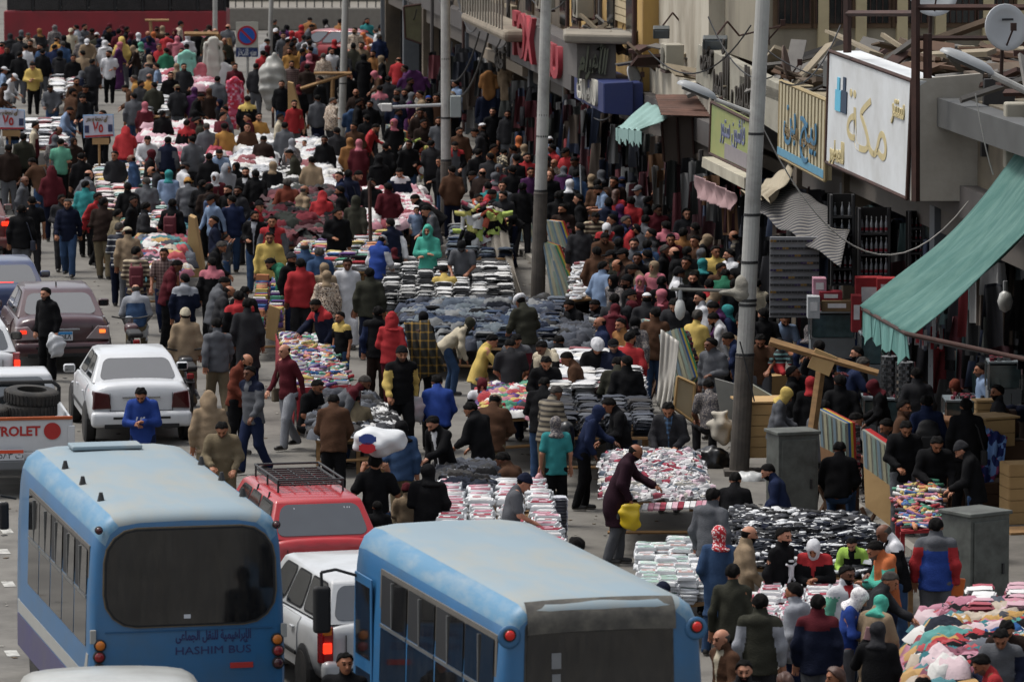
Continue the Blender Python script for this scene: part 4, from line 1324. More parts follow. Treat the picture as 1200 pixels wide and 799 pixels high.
rear_text(bl, arabic('الإبراهيمية للنقل الجماعى'), .15, .28, 1.43, INDIGO, width=.86)
rear_text(bl, 'HASHIM BUS', .125, .28, 1.26, INDIGO, width=.86, bold=.0)
MB().box((.60,-.01,1.08),(.26,.02,.06)).build('badge', mat('decal_red','#9c2622'), bl)
MB().box((-.0,-.008,1.50),(1.9,.012,.012)).build('rear_seam', mat('bus_seam','#1a4a70'), bl)
hv = MB().box((-.10,BL-.75,BH+.045),(.86,.42,.05)).build('roof_hatch', BROOF, bl, bevel=.015)
for x in (-.80,.84):
    for y in (1.2,2.6,4.0): MB().tube((x,y,BH-.03),(x,y,BH+.07),.045,.02,8).build('roof_vent', IRON, bl)
def side_windows(o, s, W, y0, n, dy, z0, zm, z1, opened=(), last=None, gm=BGLASS):
    w = W/2
    xa = lambda z: s*(w*(1 if z < 1.2 else 1-.0214*(z-1.2)-.004)+.0)
    MB().add([(xa(z0-.06)+s*.004,y0-.05,z0-.06),(xa(z0-.06)+s*.004,y0+n*dy+.05,z0-.06),(xa(z1+.05)+s*.004-s*.01,y0+n*dy+.05,z1+.05),(xa(z1+.05)+s*.004-s*.01,y0-.05,z1+.05),
      (xa(z0-.06)-s*.03,y0-.05,z0-.06),(xa(z0-.06)-s*.03,y0+n*dy+.05,z0-.06),(xa(z1+.05)-s*.04,y0+n*dy+.05,z1+.05),(xa(z1+.05)-s*.04,y0-.05,z1+.05)],
      [(0,1,2,3),(4,5,6,7),(0,1,5,4),(1,2,6,5),(2,3,7,6),(3,0,4,7)]).build('window_band', FRAME, o)
    for i in range(n):
        a, b = y0+i*dy+.03, y0+(i+1)*dy-.03
        def qd(u0, u1, k0, k1):
            p = [(xa(k0)+s*.006,u0,k0),(xa(k0)+s*.006,u1,k0),(xa(k1)+s*.002,u1,k1),(xa(k1)+s*.002,u0,k1)]
            return p if s > 0 else [p[1],p[0],p[3],p[2]]
        f = add_pane('window', qd(a,b,z0,zm-.03), (0,1,0,1), gm, o, off=.006, r=.02)
        m_ = (a+b)/2
        if i in opened:
            f2 = add_pane('window_opening', qd(a,b,zm+.03,z1), (0,1,0,1), INK, o, off=.002, r=.02)
            add_pane('sliding_pane', qd(a,m_+.05,zm+.03,z1), (0,1,0,1), gm, f2, off=.010, r=.02)
            MB().box((xa(2)+s*.012, m_+.05, (zm+z1)/2), (.02,.03,z1-zm-.05)).build('sliding_frame', STEEL, f2)
        else:
            f2 = add_pane('window', qd(a,b,zm+.03,z1), (0,1,0,1), gm, o, off=.006, r=.02)
            MB().box((xa(2)+s*.010, m_, (zm+z1)/2), (.02,.025,z1-zm-.05)).build('sliding_frame', STEEL, f2)
        MB().box((xa(zm)+s*.008,(a+b)/2,zm),(.02,b-a,.035)).build('window_rail', STEEL, o)
side_windows(bl, -1, BW, .30, 5, .95, 1.30, 1.86, 2.40, opened=(0,1,2))
side_windows(bl, 1, BW, .30, 5, .95, 1.30, 1.86, 2.40)
for s in (-1,1):
    sx = s*(w+.004)
    MB().add([(sx,0.5,.98),(sx,BL-.3,.98),(sx,BL-.3,.82),(sx,.5,.82),(sx-s*.02,0.5,.98),(sx-s*.02,BL-.3,.98),(sx-s*.02,BL-.3,.82),(sx-s*.02,.5,.82)],[(0,1,2,3),(4,5,6,7),(0,1,5,4),(2,3,7,6),(0,3,7,4),(1,2,6,5)]).build('side_stripe', BGREY, bl)
    MB().add([(sx,.5,.98),(sx,.28,1.24),(sx,.14,1.24),(sx,.36,.82),(sx,.5,.82)]+[(sx-s*.02,y,z) for y, z in ((.5,.98),(.28,1.24),(.14,1.24),(.36,.82),(.5,.82))],[(0,1,2,3,4),(5,6,7,8,9),(0,1,6,5),(1,2,7,6),(2,3,8,7),(3,4,9,8)]).build('side_stripe', BGREY, bl)
    MB().box((sx-s*.008,(BL)/2+.1,.60),(.02,BL-.7,.40)).build('lower_panel', BPURP, bl)
    for y in (1.3,4.6): wheel(bl, s*(w-.12), y, .40, .24, s)
MB().box((-w-.16,BL-.25,2.0),(.12,.10,.34)).build('mirror', RUB, bl, bevel=.03)
MB().tube((-w,BL-.2,2.2),(-w-.2,BL-.25,2.25),.015).build('mirror_arm', RUB, bl)
# right bus
c0, c1 = G(581,722,2.70), G(832,716,2.70); P = (c0+c1)/2; P.z = 0; yw = YAW(-1228)
BW, BH, BL = 2.2, 2.85, 6.0
br = bus_shell('blue_bus', P, yw, BL, BW, BH)
tag(br, 'blue bus with a dark flat rear window and open side windows, nearest the market', 'bus', 'blue buses in the traffic')
w = BW/2
q = [(-w,0,1.35),(w,0,1.35),(w*.97,0.0,2.55),(-w*.97,0.0,2.55)]
add_pane('rear_window_surround', q, (.115,.845,-.2,1.10), mat('bus_rear_black','#1b1a19',rough=.5,var=.3,dirt='#5a554c',dirt_amt=.6,dscale=2), br, off=.014, r=.03)
rw = add_pane('rear_window', q, (.125,.835,-.15,.985), BGLASS, br, off=.022, r=.02)
_hp = [(-.030,2.54),(-.030,2.62),(-.022,2.69),(.0,2.745),(.03,2.79),(.07,2.83),(.11,2.855)]
MB().grid(lambda u, v: (-.80+1.56*u, _hp[round(v*6)][0], _hp[round(v*6)][1]-.10*abs(u-.5)**2.5), 8, 6).build('rear_hood', mat('bus_hood_dusty','#3c3a36',rough=.75,var=.35,scale=5,dirt='#6c685e',dirt_amt=.6,dscale=4), br, smooth=True)
MB().box((-.50,-.03,2.25),(.10,.006,.16)).build('sticker', mat('sticker_grey','#6e7072'), rw)
MB().box((-.50,-.03,2.07),(.09,.006,.09)).build('sticker', mat('sticker_grey','#6e7072'), rw)
for s in (-1, 1):
    lamp_disc(br, 'brake_lamp', s*w*.895, 2.53, .052, mat('tail_light_bright','#c02018',rough=.3,var=.2))
    M = Matrix.Translation((s*w*.895,-.004,2.51)) @ Euler((PI/2,0,0)).to_matrix().to_4x4()
    MB().lathe([(.085,-.03),(.118,-.01),(.118,.004),(.085,.008)], 24, M=M).build('lamp_housing', BBLUE, br, smooth=True)
side_windows(br, -1, BW, .22, 4, 1.12, 1.28, 1.90, 2.45, opened=(2,3,1))
side_windows(br, 1, BW, .22, 4, 1.12, 1.28, 1.90, 2.45)
for s in (-1,1):
    for y in (1.3,4.7): wheel(br, s*(w-.12), y, .40, .24, s)
sx = -w-.005
fd = MB().box((sx,5.32,1.40),(.02,.72,1.9)).build('front_door', BBLUE, br, bevel=.01)
MB().box((sx-.012,5.32,1.85),(.01,.60,.80)).build('door_glass', BGLASS, fd)
MB().box((sx-.012,5.32,.95),(.01,.60,.70)).build('door_glass', BGLASS, fd)
qm = MB().box((-w-.42,5.55,1.95),(.20,.10,.52)).build('mirror', RUB, br, bevel=.04, seg=3)
MB().path([(-w,5.6,2.30),(-w-.25,5.6,2.38),(-w-.42,5.57,2.36),(-w-.42,5.55,2.1)], .018).build('mirror_arm', RUB, br)
me = text_mesh(arabic('المكثفة الخليفة'), .17, ext=.003, bold=.004); me.transform(Matrix.Translation((sx,3.5,1.06)) @ Euler((PI/2,0,-PI/2)).to_matrix().to_4x4()); me.materials.append(INDIGO); link('lettering', me, br)
me = text_mesh(arabic('بالقاهرة'), .17, ext=.003, bold=.004); me.transform(Matrix.Translation((sx,3.5,.86)) @ Euler((PI/2,0,-PI/2)).to_matrix().to_4x4()); me.materials.append(INDIGO); link('lettering', me, br)
# far red bus side-on
rb = empty('red_city_bus', G(138,62), R(90)); BRED = mat('bus_red', '#7a1420', rough=.55, var=.12, dirt='#3a1c1c', dirt_amt=.4)
MB().box((0,0,.95),(2.4,8.2,1.3)).build('lower_body', BRED, rb, bevel=.04)
MB().box((0,0,2.55),(2.4,8.2,.30)).build('roof', BRED, rb, bevel=.08)
for s in (-1, 1):
    for i in range(8):
        MB().box((s*1.17,-3.55+i*1.01,2.02),(.04,.92,.80)).build('window', mat('bus_far_glass','#1c1a1c',rough=.25,var=.7,scale=3,spec=.5), rb, bevel=.02)
        MB().box((s*1.18,-4.05+i*1.01,2.02),(.06,.08,.84)).build('window_post', mat('post_black','#131214'), rb)
    for y in (-2.6,2.6): wheel(rb, s*1.05, y, .45, .26, s)
tag(rb, 'long red city bus standing across the far end of the market behind the crowd', 'bus')
# motorcycles
def motorcycle(P, yaw, lab, tank='#3a0f12'):
    o = empty('motorcycle', P, yaw); pm = mat('moto_paint_'+tank, tank, rough=.35, coat=.4)
    for y in (.28,1.50): wheel(o, 0, y, .29, .09, 1)
    fr = MB(); fr.path([(0,.30,.30),(0,.55,.62),(0,1.15,.72),(0,1.38,.85),(0,1.50,.30)], .025); fr.path([(0,.55,.62),(0,.85,.30),(0,1.15,.72)], .022); fr.build('frame', IRON, o)
    MB().box((0,.85,.42),(.26,.32,.28)).build('engine', mat('engine_grey','#3c3c3d',rough=.5,metal=.5), o, bevel=.04)
    MB().box((0,1.05,.82),(.24,.44,.20)).build('tank', pm, o, bevel=.07, seg=3, smooth=True)
    MB().box((0,.50,.80),(.26,.70,.10)).build('seat', RUB, o, bevel=.04, seg=3, smooth=True)
    hb = MB(); hb.path([(-.34,1.20,1.04),(-.16,1.34,.99),(.16,1.34,.99),(.34,1.20,1.04)], .016); hb.build('handlebar', IRON, o)
    MB().box((0,.10,.68),(.12,.06,.10)).build('tail_light', RLIGHT, o, bevel=.02)
    MB().box((0,1.52,.93),(.16,.12,.16)).build('headlight', CHROME, o, bevel=.05)
    MB().box((0,.20,.58),(.14,.40,.03)).build('mudguard', pm, o, bevel=.01)
    MB().tube((.14,.2,.30),(.14,.9,.34),.035).build('exhaust', CHROME, o)
    return tag(o, lab, 'motorcycle', 'motorcycles in the traffic')
motorcycle(G(161,446), YAW(-450), 'dark motorcycle ridden by the man in the denim waistcoat')
motorcycle(G(224,488), YAW(-300), 'motorcycle right of the white saloon car below the tan-coated rider', '#101014')
# ------------------------------------------------------------------ ground, pavement
ASPH = mat('asphalt', '#67645e', rough=.9, var=.15, scale=.7, bump=.3, bscale=14, dirt='#403d39', dirt_amt=.85, dscale=.7)
g = MB().grid(lambda u, v: (-700+1400*u, -60+1500*v, 0), 8, 8).build('ground', ASPH); tag(g, 'grey worn asphalt street', kind='structure')
PAVE = mat('pavement', '#5f5b55', rough=.9, var=.25, scale=3, dirt='#3a3733', dirt_amt=.7, dscale=.8, bump=.2)
mb = MB()
vs = [Wp(-60,KERB_A,.13),Wp(-60,12,.13),Wp(95,12,.13),Wp(95,KERB_A,.13)]; mb.add(vs+[Vector((q.x,q.y,-.02)) for q in vs], [(0,1,2,3),(0,3,7,4),(0,4,5,1),(1,5,6,2),(2,6,7,3)])
tag(mb.build('pavement', PAVE), 'raised pavement along the shops', kind='structure')
kb = MB()
for i in range(150): kb.add([Wp(-55+i, KERB_A-.13, z) for z in (0,.125)]+[Wp(-55+i+.97, KERB_A-.13, z) for z in (0,.125)]+[Wp(-55+i, KERB_A-.003, z) for z in (0,.137)]+[Wp(-55+i+.97, KERB_A-.003, z) for z in (0,.137)], [(0,2,3,1),(1,3,7,5),(4,5,7,6),(0,1,5,4),(2,6,7,3)])
tag(kb.build('kerb', mat('kerb_stone','#7a766e',var=.25,scale=4)), kind='structure')
WP_ = mat('road_paint', '#a9a8a2', rough=.8, dirt='#55534f', dirt_amt=.8, dscale=8)
mk = MB()
for i, (x, y) in enumerate(((8,622),(4,646),(10,684),(14,765),(2,590))):
    p = G(x, y, .006); mk.box(p, (.16,.45,.004), rz=.2)
tag(mk.build('road_marking', WP_), 'worn white road marks by the left edge', kind='structure')
# litter on the asphalt
lt = MB()
for i in range(2600):
    x, y = NR.uniform(-9, 9), NR.uniform(60, 150); s_ = NR.uniform(.015, .09)
    lt.box((x, y, .008), (s_, s_*.7, .006), rz=NR.uniform(0, 6), mi=int(NR.randint(3)))
tag(lt.build('litter', [mat('litter_pale','#8f8c84'), mat('litter_brown','#51422f'), mat('litter_dark','#222222')]), 'small scraps of litter on the asphalt', kind='stuff')

# ------------------------------------------------------------------ buildings along the right side
def sblock(name, s0, s1, a0, a1, z0, z1, m, parent=None, bevel=0, mat_i=None):
    vs = [Wp(s0,a0,z0),Wp(s0,a1,z0),Wp(s1,a1,z0),Wp(s1,a0,z0),Wp(s0,a0,z1),Wp(s0,a1,z1),Wp(s1,a1,z1),Wp(s1,a0,z1)]
    return MB().add(vs, [(3,2,1,0),(4,5,6,7),(0,1,5,4),(1,2,6,5),(2,3,7,6),(3,0,4,7)]).build(name, m, parent, bevel=bevel)
def sOf(px, a=0.0):                  # s of the facade plane a at pixel column px
    r = ray(px, 400); r.z = 0; n = Vector((_G2.x,_G2.y,0)) + AV*a
    k = n.dot(AV)/r.dot(AV); p = r*k; return toSA(p)[0]
def saD(px, d): return toSA(D(px, 400, d))
WALLG = mat('wall_grey_old', '#5c5143', rough=.95, var=.2, scale=2, dirt='#2c2824', dirt_amt=.7, dscale=.9, bump=.3, bscale=8)
WALLB = mat('wall_beige_old', '#8c8068', rough=.95, var=.15, scale=2, dirt='#4a4238', dirt_amt=.7, dscale=.8, bump=.3, bscale=8)
WALLY = mat('wall_yellow', '#a8884e', rough=.95, var=.08, scale=1.5, dirt='#7a6240', dirt_amt=.6, dscale=.6, stretch=(1,1,.35))
WALLW = mat('wall_white_old', '#aca596', rough=.9, var=.08, scale=2, dirt='#6e6452', dirt_amt=.75, dscale=.7, stretch=(1,1,.4))
WALLBL = mat('wall_bluegrey', '#5c6168', rough=.9, var=.1, dirt='#3a3c40', dirt_amt=.4)
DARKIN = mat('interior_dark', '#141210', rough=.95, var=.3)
RUST = mat('rusty_iron', '#3a2119', rough=.85, var=.4, scale=10, dirt='#1c1512', dirt_amt=.6)
WOOD = mat('raw_wood', '#8a6a44', rough=.85, var=.25, scale=5, stretch=(1,1,4), dirt='#4f3a25', dirt_amt=.5, dscale=3)
PLY = mat('plywood', '#a98a5c', rough=.8, var=.15, scale=4, dirt='#7a5c36', dirt_amt=.5, dscale=2)
DWOOD = mat('dark_wood', '#4a3321', rough=.85, var=.3, scale=6)
TRASH = mat('debris', '#5a4c3e', rough=.95, var=.5, scale=8, dirt='#2a221b', dirt_amt=.7, dscale=4)
GLS = mat('shop_glass', '#1c2224', rough=.1, spec=.7, var=.4, scale=2)
SGREY = mat('sign_grey', '#4a4644', rough=.7, var=.15, scale=3, dirt='#2e2a27', dirt_amt=.5)
def shop_building(name, lab, s0, s1, zl, zt, wallm, setback=.3, depth=6, bays=2, windows=True):
    o = empty(name, Wp(s0, 0, 0)); inv = Matrix.Translation(-o.location)
    def sb(n, *a, **k):
        x = sblock(n, *a, **k); x.data.transform(inv); x.parent = o; return x
    sb('upper_wall', s0, s1, setback, depth, zl, zt, wallm)
    sb('lintel', s0, s1, 0.02, setback, zl, zl+.5, SGREY)
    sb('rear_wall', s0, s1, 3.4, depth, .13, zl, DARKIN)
    sb('shop_floor', s0, s1, 0.1, 3.4, .13, .17, PAVE)
    L = (s1-s0)/bays
    for i in range(bays+1):
        q = s0+i*L; sb('pier', max(s0, q-.2), min(s1, q+.2), 0, .5, .13, zl, WALLG if i % 2 else mat('pier_tile','#4f5357',rough=.5,var=.2), bevel=.01)
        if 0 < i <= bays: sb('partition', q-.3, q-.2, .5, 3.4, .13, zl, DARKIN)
    for i in range(bays):
        f = sb('shop_window', s0+i*L+.3, s0+i*L+L*.45, .35, .38, .6, zl-.5, GLS)
        sb('window_sill', s0+i*L+.3, s0+i*L+L*.45, .28, .42, .13, .6, SGREY)
        sb('shutter_box', s0+i*L+.25, s0+(i+1)*L-.25, .1, .45, zl-.42, zl-.02, mat('shutter','#4d4741',rough=.7,var=.2,metal=.2))
    if windows:
        n = max(1, int((s1-s0)/3))
        for fl in (zl+1.3, zl+4.4):
            if fl+1.6 > zt: break
            for i in range(n):
                q = s0+(i+.5)*(s1-s0)/n
                f = sb('window_frame', q-.65, q+.65, setback-.06, setback+.02, fl-.05, fl+1.65, mat('frame_brown','#4c3a28',var=.3)); 
                sb('window', q-.55, q+.55, setback-.09, setback-.05, fl+.05, fl+1.55, GLS)
                sb('sill', q-.8, q+.8, setback-.2, setback, fl-.16, fl-.06, WALLB)
    return tag(o, lab, 'building', 'old buildings along the shopping street'), sb
sA = [-22, sOf(985), sOf(880), sOf(745), sOf(672), sOf(600), sOf(520), sOf(452)]
b0, f0 = shop_building('shop_building', 'low shop building under the white sign with the big teal awning', sA[0], sA[1], 3.9, 5.75, mat('wall_concrete','#6f6655',var=.2,dirt='#3a3530',dirt_amt=.6), bays=3, windows=False, depth=7)
b1, f1 = shop_building('shop_building', 'low shop building behind the beige corrugated sign', sA[1], sA[2], 3.6, 4.9, WALLB, bays=2, windows=False)
b2, f2 = shop_building('shop_building', 'low shop building with the dark-lettered white sign and green panel', sA[2], sA[3], 3.1, 4.2, WALLW, bays=2, windows=False)
b3, f3 = shop_building('apartment_building', 'ochre yellow building with a pale brick patch above the blue sign', sA[3], sA[4]+2, 3.2, 13, WALLY, setback=.15, bays=3)
b4, f4 = shop_building('apartment_building', 'grey building carrying the large sign with red letters', sA[4]+2.02, sA[5], 3.0, 12, WALLG, bays=3)
b5, f5 = shop_building('apartment_building', 'grey building with a curved beige balcony', sA[5]+.02, sA[6], 3.1, 13, WALLG, bays=3)
b6, f6 = shop_building('apartment_building', 'far brown building at the end of the shop row by the poster', sA[6]+.02, sA[7], 3.2, 13, mat('wall_brown_far','#5a4c3c',var=.2,dirt='#30281f',dirt_amt=.6), bays=3)
# taller wing walls facing the camera behind the low shops
def wing(name, lab, px0, px1, d, ln, z1, m, z0=.13):
    s_, a0 = saD(px0, d); _, a1 = saD(px1, d)
    o = empty(name, Wp(s_, a0, 0)); inv = Matrix.Translation(-o.location)
    x = sblock('wall', s_, s_+ln, max(a0, .35), a1, z0, z1, m); x.data.transform(inv); x.parent = o
    return tag(o, lab, 'building', 'taller walls rising behind the low shops'), s_, a0, a1
wg, *_ = wing('side_wall_building', 'narrow blue grey wall strip right of the yellow wall', 807, 829, 117, 8, 14, WALLBL, z0=3.6)
ww, *_ = wing('side_wall_building', 'plain white wall high up between the grey strip and hanging cloth', 829, 882, 114, 8, 14, WALLW, z0=4.25)
wo, ws2, wb0, wb1 = wing('stone_building', 'old pale stone building with dark barred windows at the top right', 884, 1500, 110, 14, 16, mat('stone_pale','#857e6e',rough=.95,var=.15,scale=2,dirt='#4c463c',dirt_amt=.7,dscale=.5,stretch=(1,1,.4)), z0=4.9)
inv = Matrix.Translation(-wo.location)
for i, px in enumerate((928, 973, 1022, 1068, 1125, 1166, 1215, 1260)):
    _, a_ = saD(px, 110)
    for z in (5.7, 9.4):
        f = sblock('window_frame', ws2-.07, ws2, a_-.42, a_+.42, z-.1, z+2.3, mat('frame_brown','#4c3a28')); f.data.transform(inv); f.parent = wo
        x = sblock('window', ws2-.10, ws2-.06, a_-.33, a_+.33, z, z+2.2, GLS); x.data.transform(inv); x.parent = f
        for k in range(6):
            y = sblock('bar', ws2-.14, ws2-.12, a_-.33+.13*k, a_-.31+.13*k, z, z+2.2, RUST); y.data.transform(inv); y.parent = f
    x = sblock('pilaster', ws2-.16, ws2, a_+.5, a_+.72, .13, 15, mat('stone_cream','#a89c7c',var=.15,dirt='#6a5e48',dirt_amt=.5)); x.data.transform(inv); x.parent = wo
# brick patch on the yellow building's street face
mb = MB(); k_ = 0
s_b0, s_b1 = sOf(733), sOf(706)
for r_ in range(16):
    for c_ in range(18):
        L_ = (s_b1-s_b0)/18; q = s_b0+(c_+.5*(r_ % 2))*L_
        mb.add([Wp(q,.09,z) for z in (5.0+r_*.17,5.0+r_*.17+.145)]+[Wp(q+L_*.94,.09,z) for z in (5.0+r_*.17,5.0+r_*.17+.145)]+[Wp(q,.16,5.0+r_*.17),Wp(q,.16,5.145+r_*.17),Wp(q+L_*.94,.16,5.0+r_*.17),Wp(q+L_*.94,.16,5.145+r_*.17)], [(0,2,3,1),(1,3,7,5),(0,1,5,4),(2,6,7,3),(0,4,6,2)])
bp = mb.build('brick', mat('brick_pale','#a89878',var=.35,scale=5)); bp.data.transform(Matrix.Translation(-b3.location)); bp.parent = b3; bp['kind'] = 'stuff'

# ------------------------------------------------------------------ signs
def fquad(p, a): return [Fp(x, y, a) for x, y in p]          # TL TR BR BL
def board_sign(name, lab, p, a, th, m, group='shop signs above the street', frame=None, cam_d_=None):
    q = fquad(p, a) if cam_d_ is None else [D(x, y, cam_d_) for x, y in p]
    q = [q[3], q[2], q[1], q[0]]
    back = AV*th if cam_d_ is None else SV*th
    o = empty(name, q[0]); inv = Matrix.Translation(-q[0])
    mb = MB(); mb.quadbox(q, back); x = mb.build('board', m, None, bevel=.01); x.data.transform(inv); x.parent = o
    if frame:
        fr = MB()
        for i in range(4): fr.tube(q[i], q[(i+1) % 4], .035, n=6)
        y = fr.build('frame', frame); y.data.transform(inv); y.parent = o
    return tag(o, lab, 'sign', group), q
def sign_text(o, q, body, u, v, size, m, bold=.01, width=None, depth=.03, nm='lettering', lift=0):
    p = (q[0]*(1-u)+q[1]*u)*(1-v) + (q[3]*(1-u)+q[2]*u)*v
    x = (q[1]-q[0]).normalized(); y = (q[3]-q[0]); y = (y-x*y.dot(x)).normalized(); z = x.cross(y)
    me = text_mesh(body, size, ext=depth, bold=bold, width=width)
    M = Matrix.Identity(4); p = p + z*(depth+lift) - o.location
    for i in range(3): M[i][0] = x[i]; M[i][1] = y[i]; M[i][2] = z[i]; M[i][3] = p[i]
    me.transform(M); me.materials.append(m); return link(nm, me, o)
BOARDW = mat('sign_white', '#c6c9ca', rough=.6, var=.05, dirt='#8f8c84', dirt_amt=.35, dscale=.8)
GOLD = mat('letter_gold', '#b4a67c', rough=.6, var=.15)
o, q = board_sign('shop_sign', 'big white shop sign with pale gold Arabic letters and two bottles', [(972,60),(1069,95),(1063,233),(968,190)], -.75, .55, BOARDW, frame=RUST)
sign_text(o, q, arabic('مكة'), .50, .44, 1.35, GOLD, width=3.6, bold=.0, depth=.003, lift=.004)
sign_text(o, q, arabic('سنتر'), .86, .74, .55, GOLD, width=1.1, depth=.012)
sign_text(o, q, arabic('للعطور'), .14, .13, .50, GOLD, width=1.4, depth=.012)
def bil(q, u, v): return (q[0]*(1-u)+q[1]*u)*(1-v)+(q[3]*(1-u)+q[2]*u)*v
for u, c, h in ((.14,'#5aa9c4',.30),(.215,'#26384c',.32)):
    mb = MB(); nrm = -AV
    for (du, v0, v1) in ((.035,.50,.50+h*.62),(.015,.50+h*.62,.50+h)):
        mb.quadbox([bil(q,u-du,v0)+nrm*.02, bil(q,u+du,v0)+nrm*.02, bil(q,u+du,v1)+nrm*.02, bil(q,u-du,v1)+nrm*.02], AV*.015)
    x = mb.build('painted_bottle', mat('bottle_print'+c, c, rough=.6)); x.data.transform(Matrix.Translation(-o.location)); x.parent = o
# its grey return facing the camera, and the black panel
dS = Fp(1066,233,-.75).y
o, q = board_sign('blank_sign_panel', 'weathered blank grey panel on the end of the white sign', [(1072,93),(1152,86),(1152,236),(1068,236)], 0, .10, mat('panel_grey','#9a958a',rough=.7,var=.08,dirt='#5c564b',dirt_amt=.5,dscale=.7), cam_d_=dS-.1)
o, q = board_sign('hanging_board', 'black panel hanging under the street lamp right of the grey panel', [(1154,93),(1192,91),(1183,184),(1150,184)], 0, .12, mat('panel_black','#201e1e',rough=.6), cam_d_=dS-.9)
# beige corrugated sign
o, q = board_sign('shop_sign', 'beige corrugated sign with blue lettering and a blue bottom band', [(915,95),(969,118),(967,212),(913,183)], -.55, .12, mat('corrugated_beige','#a89a78',rough=.7,var=.12,dirt='#6c5f48',dirt_amt=.6,dscale=1.2), frame=mat('frame_beige','#8a7a58'))
mb = MB()
for i in range(14):
    u = (i+.5)/14; mb.quadbox([bil(q,u-.018,.02)-AV*.025, bil(q,u+.018,.02)-AV*.025, bil(q,u+.018,.98)-AV*.025, bil(q,u-.018,.98)-AV*.025], AV*.03)
x = mb.build('ridge', mat('ridge_beige','#a39a80',var=.2)); x.data.transform(Matrix.Translation(-o.location)); x.parent = o; x['kind'] = 'stuff'
mb = MB(); mb.quadbox([bil(q,.0,.03)-AV*.04, bil(q,1,.03)-AV*.04, bil(q,1,.13)-AV*.04, bil(q,0,.13)-AV*.04], AV*.01); x = mb.build('blue_band', mat('band_blue','#4f7f96',var=.2)); x.data.transform(Matrix.Translation(-o.location)); x.parent = o
sign_text(o, q, arabic('بيج بن'), .5, .60, 1.0, mat('letter_blue','#35637f'), width=3.4, bold=.0, depth=.008, lift=.04)
sign_text(o, q, arabic('للملابس الجاهزة'), .5, .40, .3, mat('letter_brown','#6a5a40'), width=3.2, bold=0, depth=.008, lift=.04)
# white lettered fascia
o, q = board_sign('shop_sign', 'long dirty white fascia with dark Arabic letters', [(818,52),(960,122),(958,186),(815,96)], -.25, .2, mat('fascia_white','#8d897c',rough=.85,var=.08,dirt='#5f594c',dirt_amt=.6,dscale=1))
sign_text(o, q, arabic('ملابس الأمير'), .33, .50, 1.2, mat('letter_dark','#2a241d'), width=5.2, bold=.02, depth=.02)
sign_text(o, q, arabic('توكيل'), .10, .80, .55, mat('letter_dark','#2a241d'), width=1.5, bold=.03)
o, q = board_sign('shop_sign', 'faded yellow green panel sign under the white fascia', [(834,120),(886,146),(884,205),(832,180)], -.45, .12, mat('panel_lime','#7c8752',rough=.6,var=.12,dirt='#98905c',dirt_amt=.5,dscale=1.2), frame=RUST)
sign_text(o, q, arabic('فاشون ستور'), .5, .68, .7, mat('letter_violet','#5f6480'), width=3.0, bold=0, depth=.008)
mb = MB(); mb.quadbox([bil(q,.35,.05)-AV*.02, bil(q,.85,.05)-AV*.02, bil(q,.85,.35)-AV*.02, bil(q,.35,.35)-AV*.02], AV*.01); x = mb.build('printed_block', mat('print_grey','#7a7476')); x.data.transform(Matrix.Translation(-o.location)); x.parent = o
board_sign('shop_sign', 'blank off-white plank sign just below the green panel', [(823,184),(872,208),(872,222),(822,196)], -.7, .25, mat('plank_white','#a8a290',var=.12,dirt='#6c6558',dirt_amt=.5))
# blue sign
BS = mat('sign_blue', '#1c2a5c', rough=.5, var=.1, dirt='#2c3350', dirt_amt=.4)
o, q = board_sign('shop_sign', 'blue shop sign with broken white letters under the grey box', [(673,82),(707,98),(707,133),(673,115)], -.9, .9, BS)
sign_text(o, q, arabic('للاتصالات'), .5, .52, .7, mat('letter_white','#b0ada2'), width=3.2, bold=.04)
board_sign('shop_sign', 'plain end of the blue shop sign facing down the street', [(708,98),(742,96),(742,136),(708,133)], 0, .2, BS, cam_d_=Fp(707,115,-.9).y-.02)
# grey box with metal letters
o, q = board_sign('shop_sign', 'grey panelled box sign with loose metal Arabic letters', [(676,50),(722,52),(722,98),(676,92)], 0, 1.6, mat('box_grey','#54504c',rough=.7,var=.12,stretch=(6,1,1)), cam_d_=Fp(690,90,-1.0).y)
sign_text(o, q, arabic('الأهرام'), .42, .5, .75, mat('letter_metal','#5c5f50',rough=.5,metal=.3), width=.62, bold=.03, depth=.05)
mb = MB(); mb.add(*(lambda q: ([q[3]+Vector((-.3,-.3,0)), q[2]+Vector((.4,-.3,0)), q[2]+Vector((.4,1.9,0)), q[3]+Vector((-.3,1.9,0)), q[3]+Vector((-.3,-.3,.22)), q[2]+Vector((.4,-.3,.22)), q[2]+Vector((.4,1.9,.22)), q[3]+Vector((-.3,1.9,.22))], [(3,2,1,0),(4,5,6,7),(0,1,5,4),(1,2,6,5),(2,3,7,6),(3,0,4,7)]))(q))
x = mb.build('canopy_slab', mat('slab_concrete','#7d776c',var=.2,dirt='#4c463e',dirt_amt=.6), bevel=.06); x.data.transform(Matrix.Translation(-o.location)); x.parent = o
# FOX sign
o, q = board_sign('shop_sign', 'long grey shop sign with big red letters beside the lamp post', [(602,18),(670,52),(669,107),(598,70)], -.6, .5, SGREY)
RL = mat('letter_red', '#8f2430', rough=.6, var=.15, dirt='#5a2a2c', dirt_amt=.4)
sign_text(o, q, 'FOX', .26, .62, 1.5, RL, width=4.2, bold=.06, depth=.06)
sign_text(o, q, 'EU', .76, .45, 1.0, RL, width=2.6, bold=.06, depth=.06)
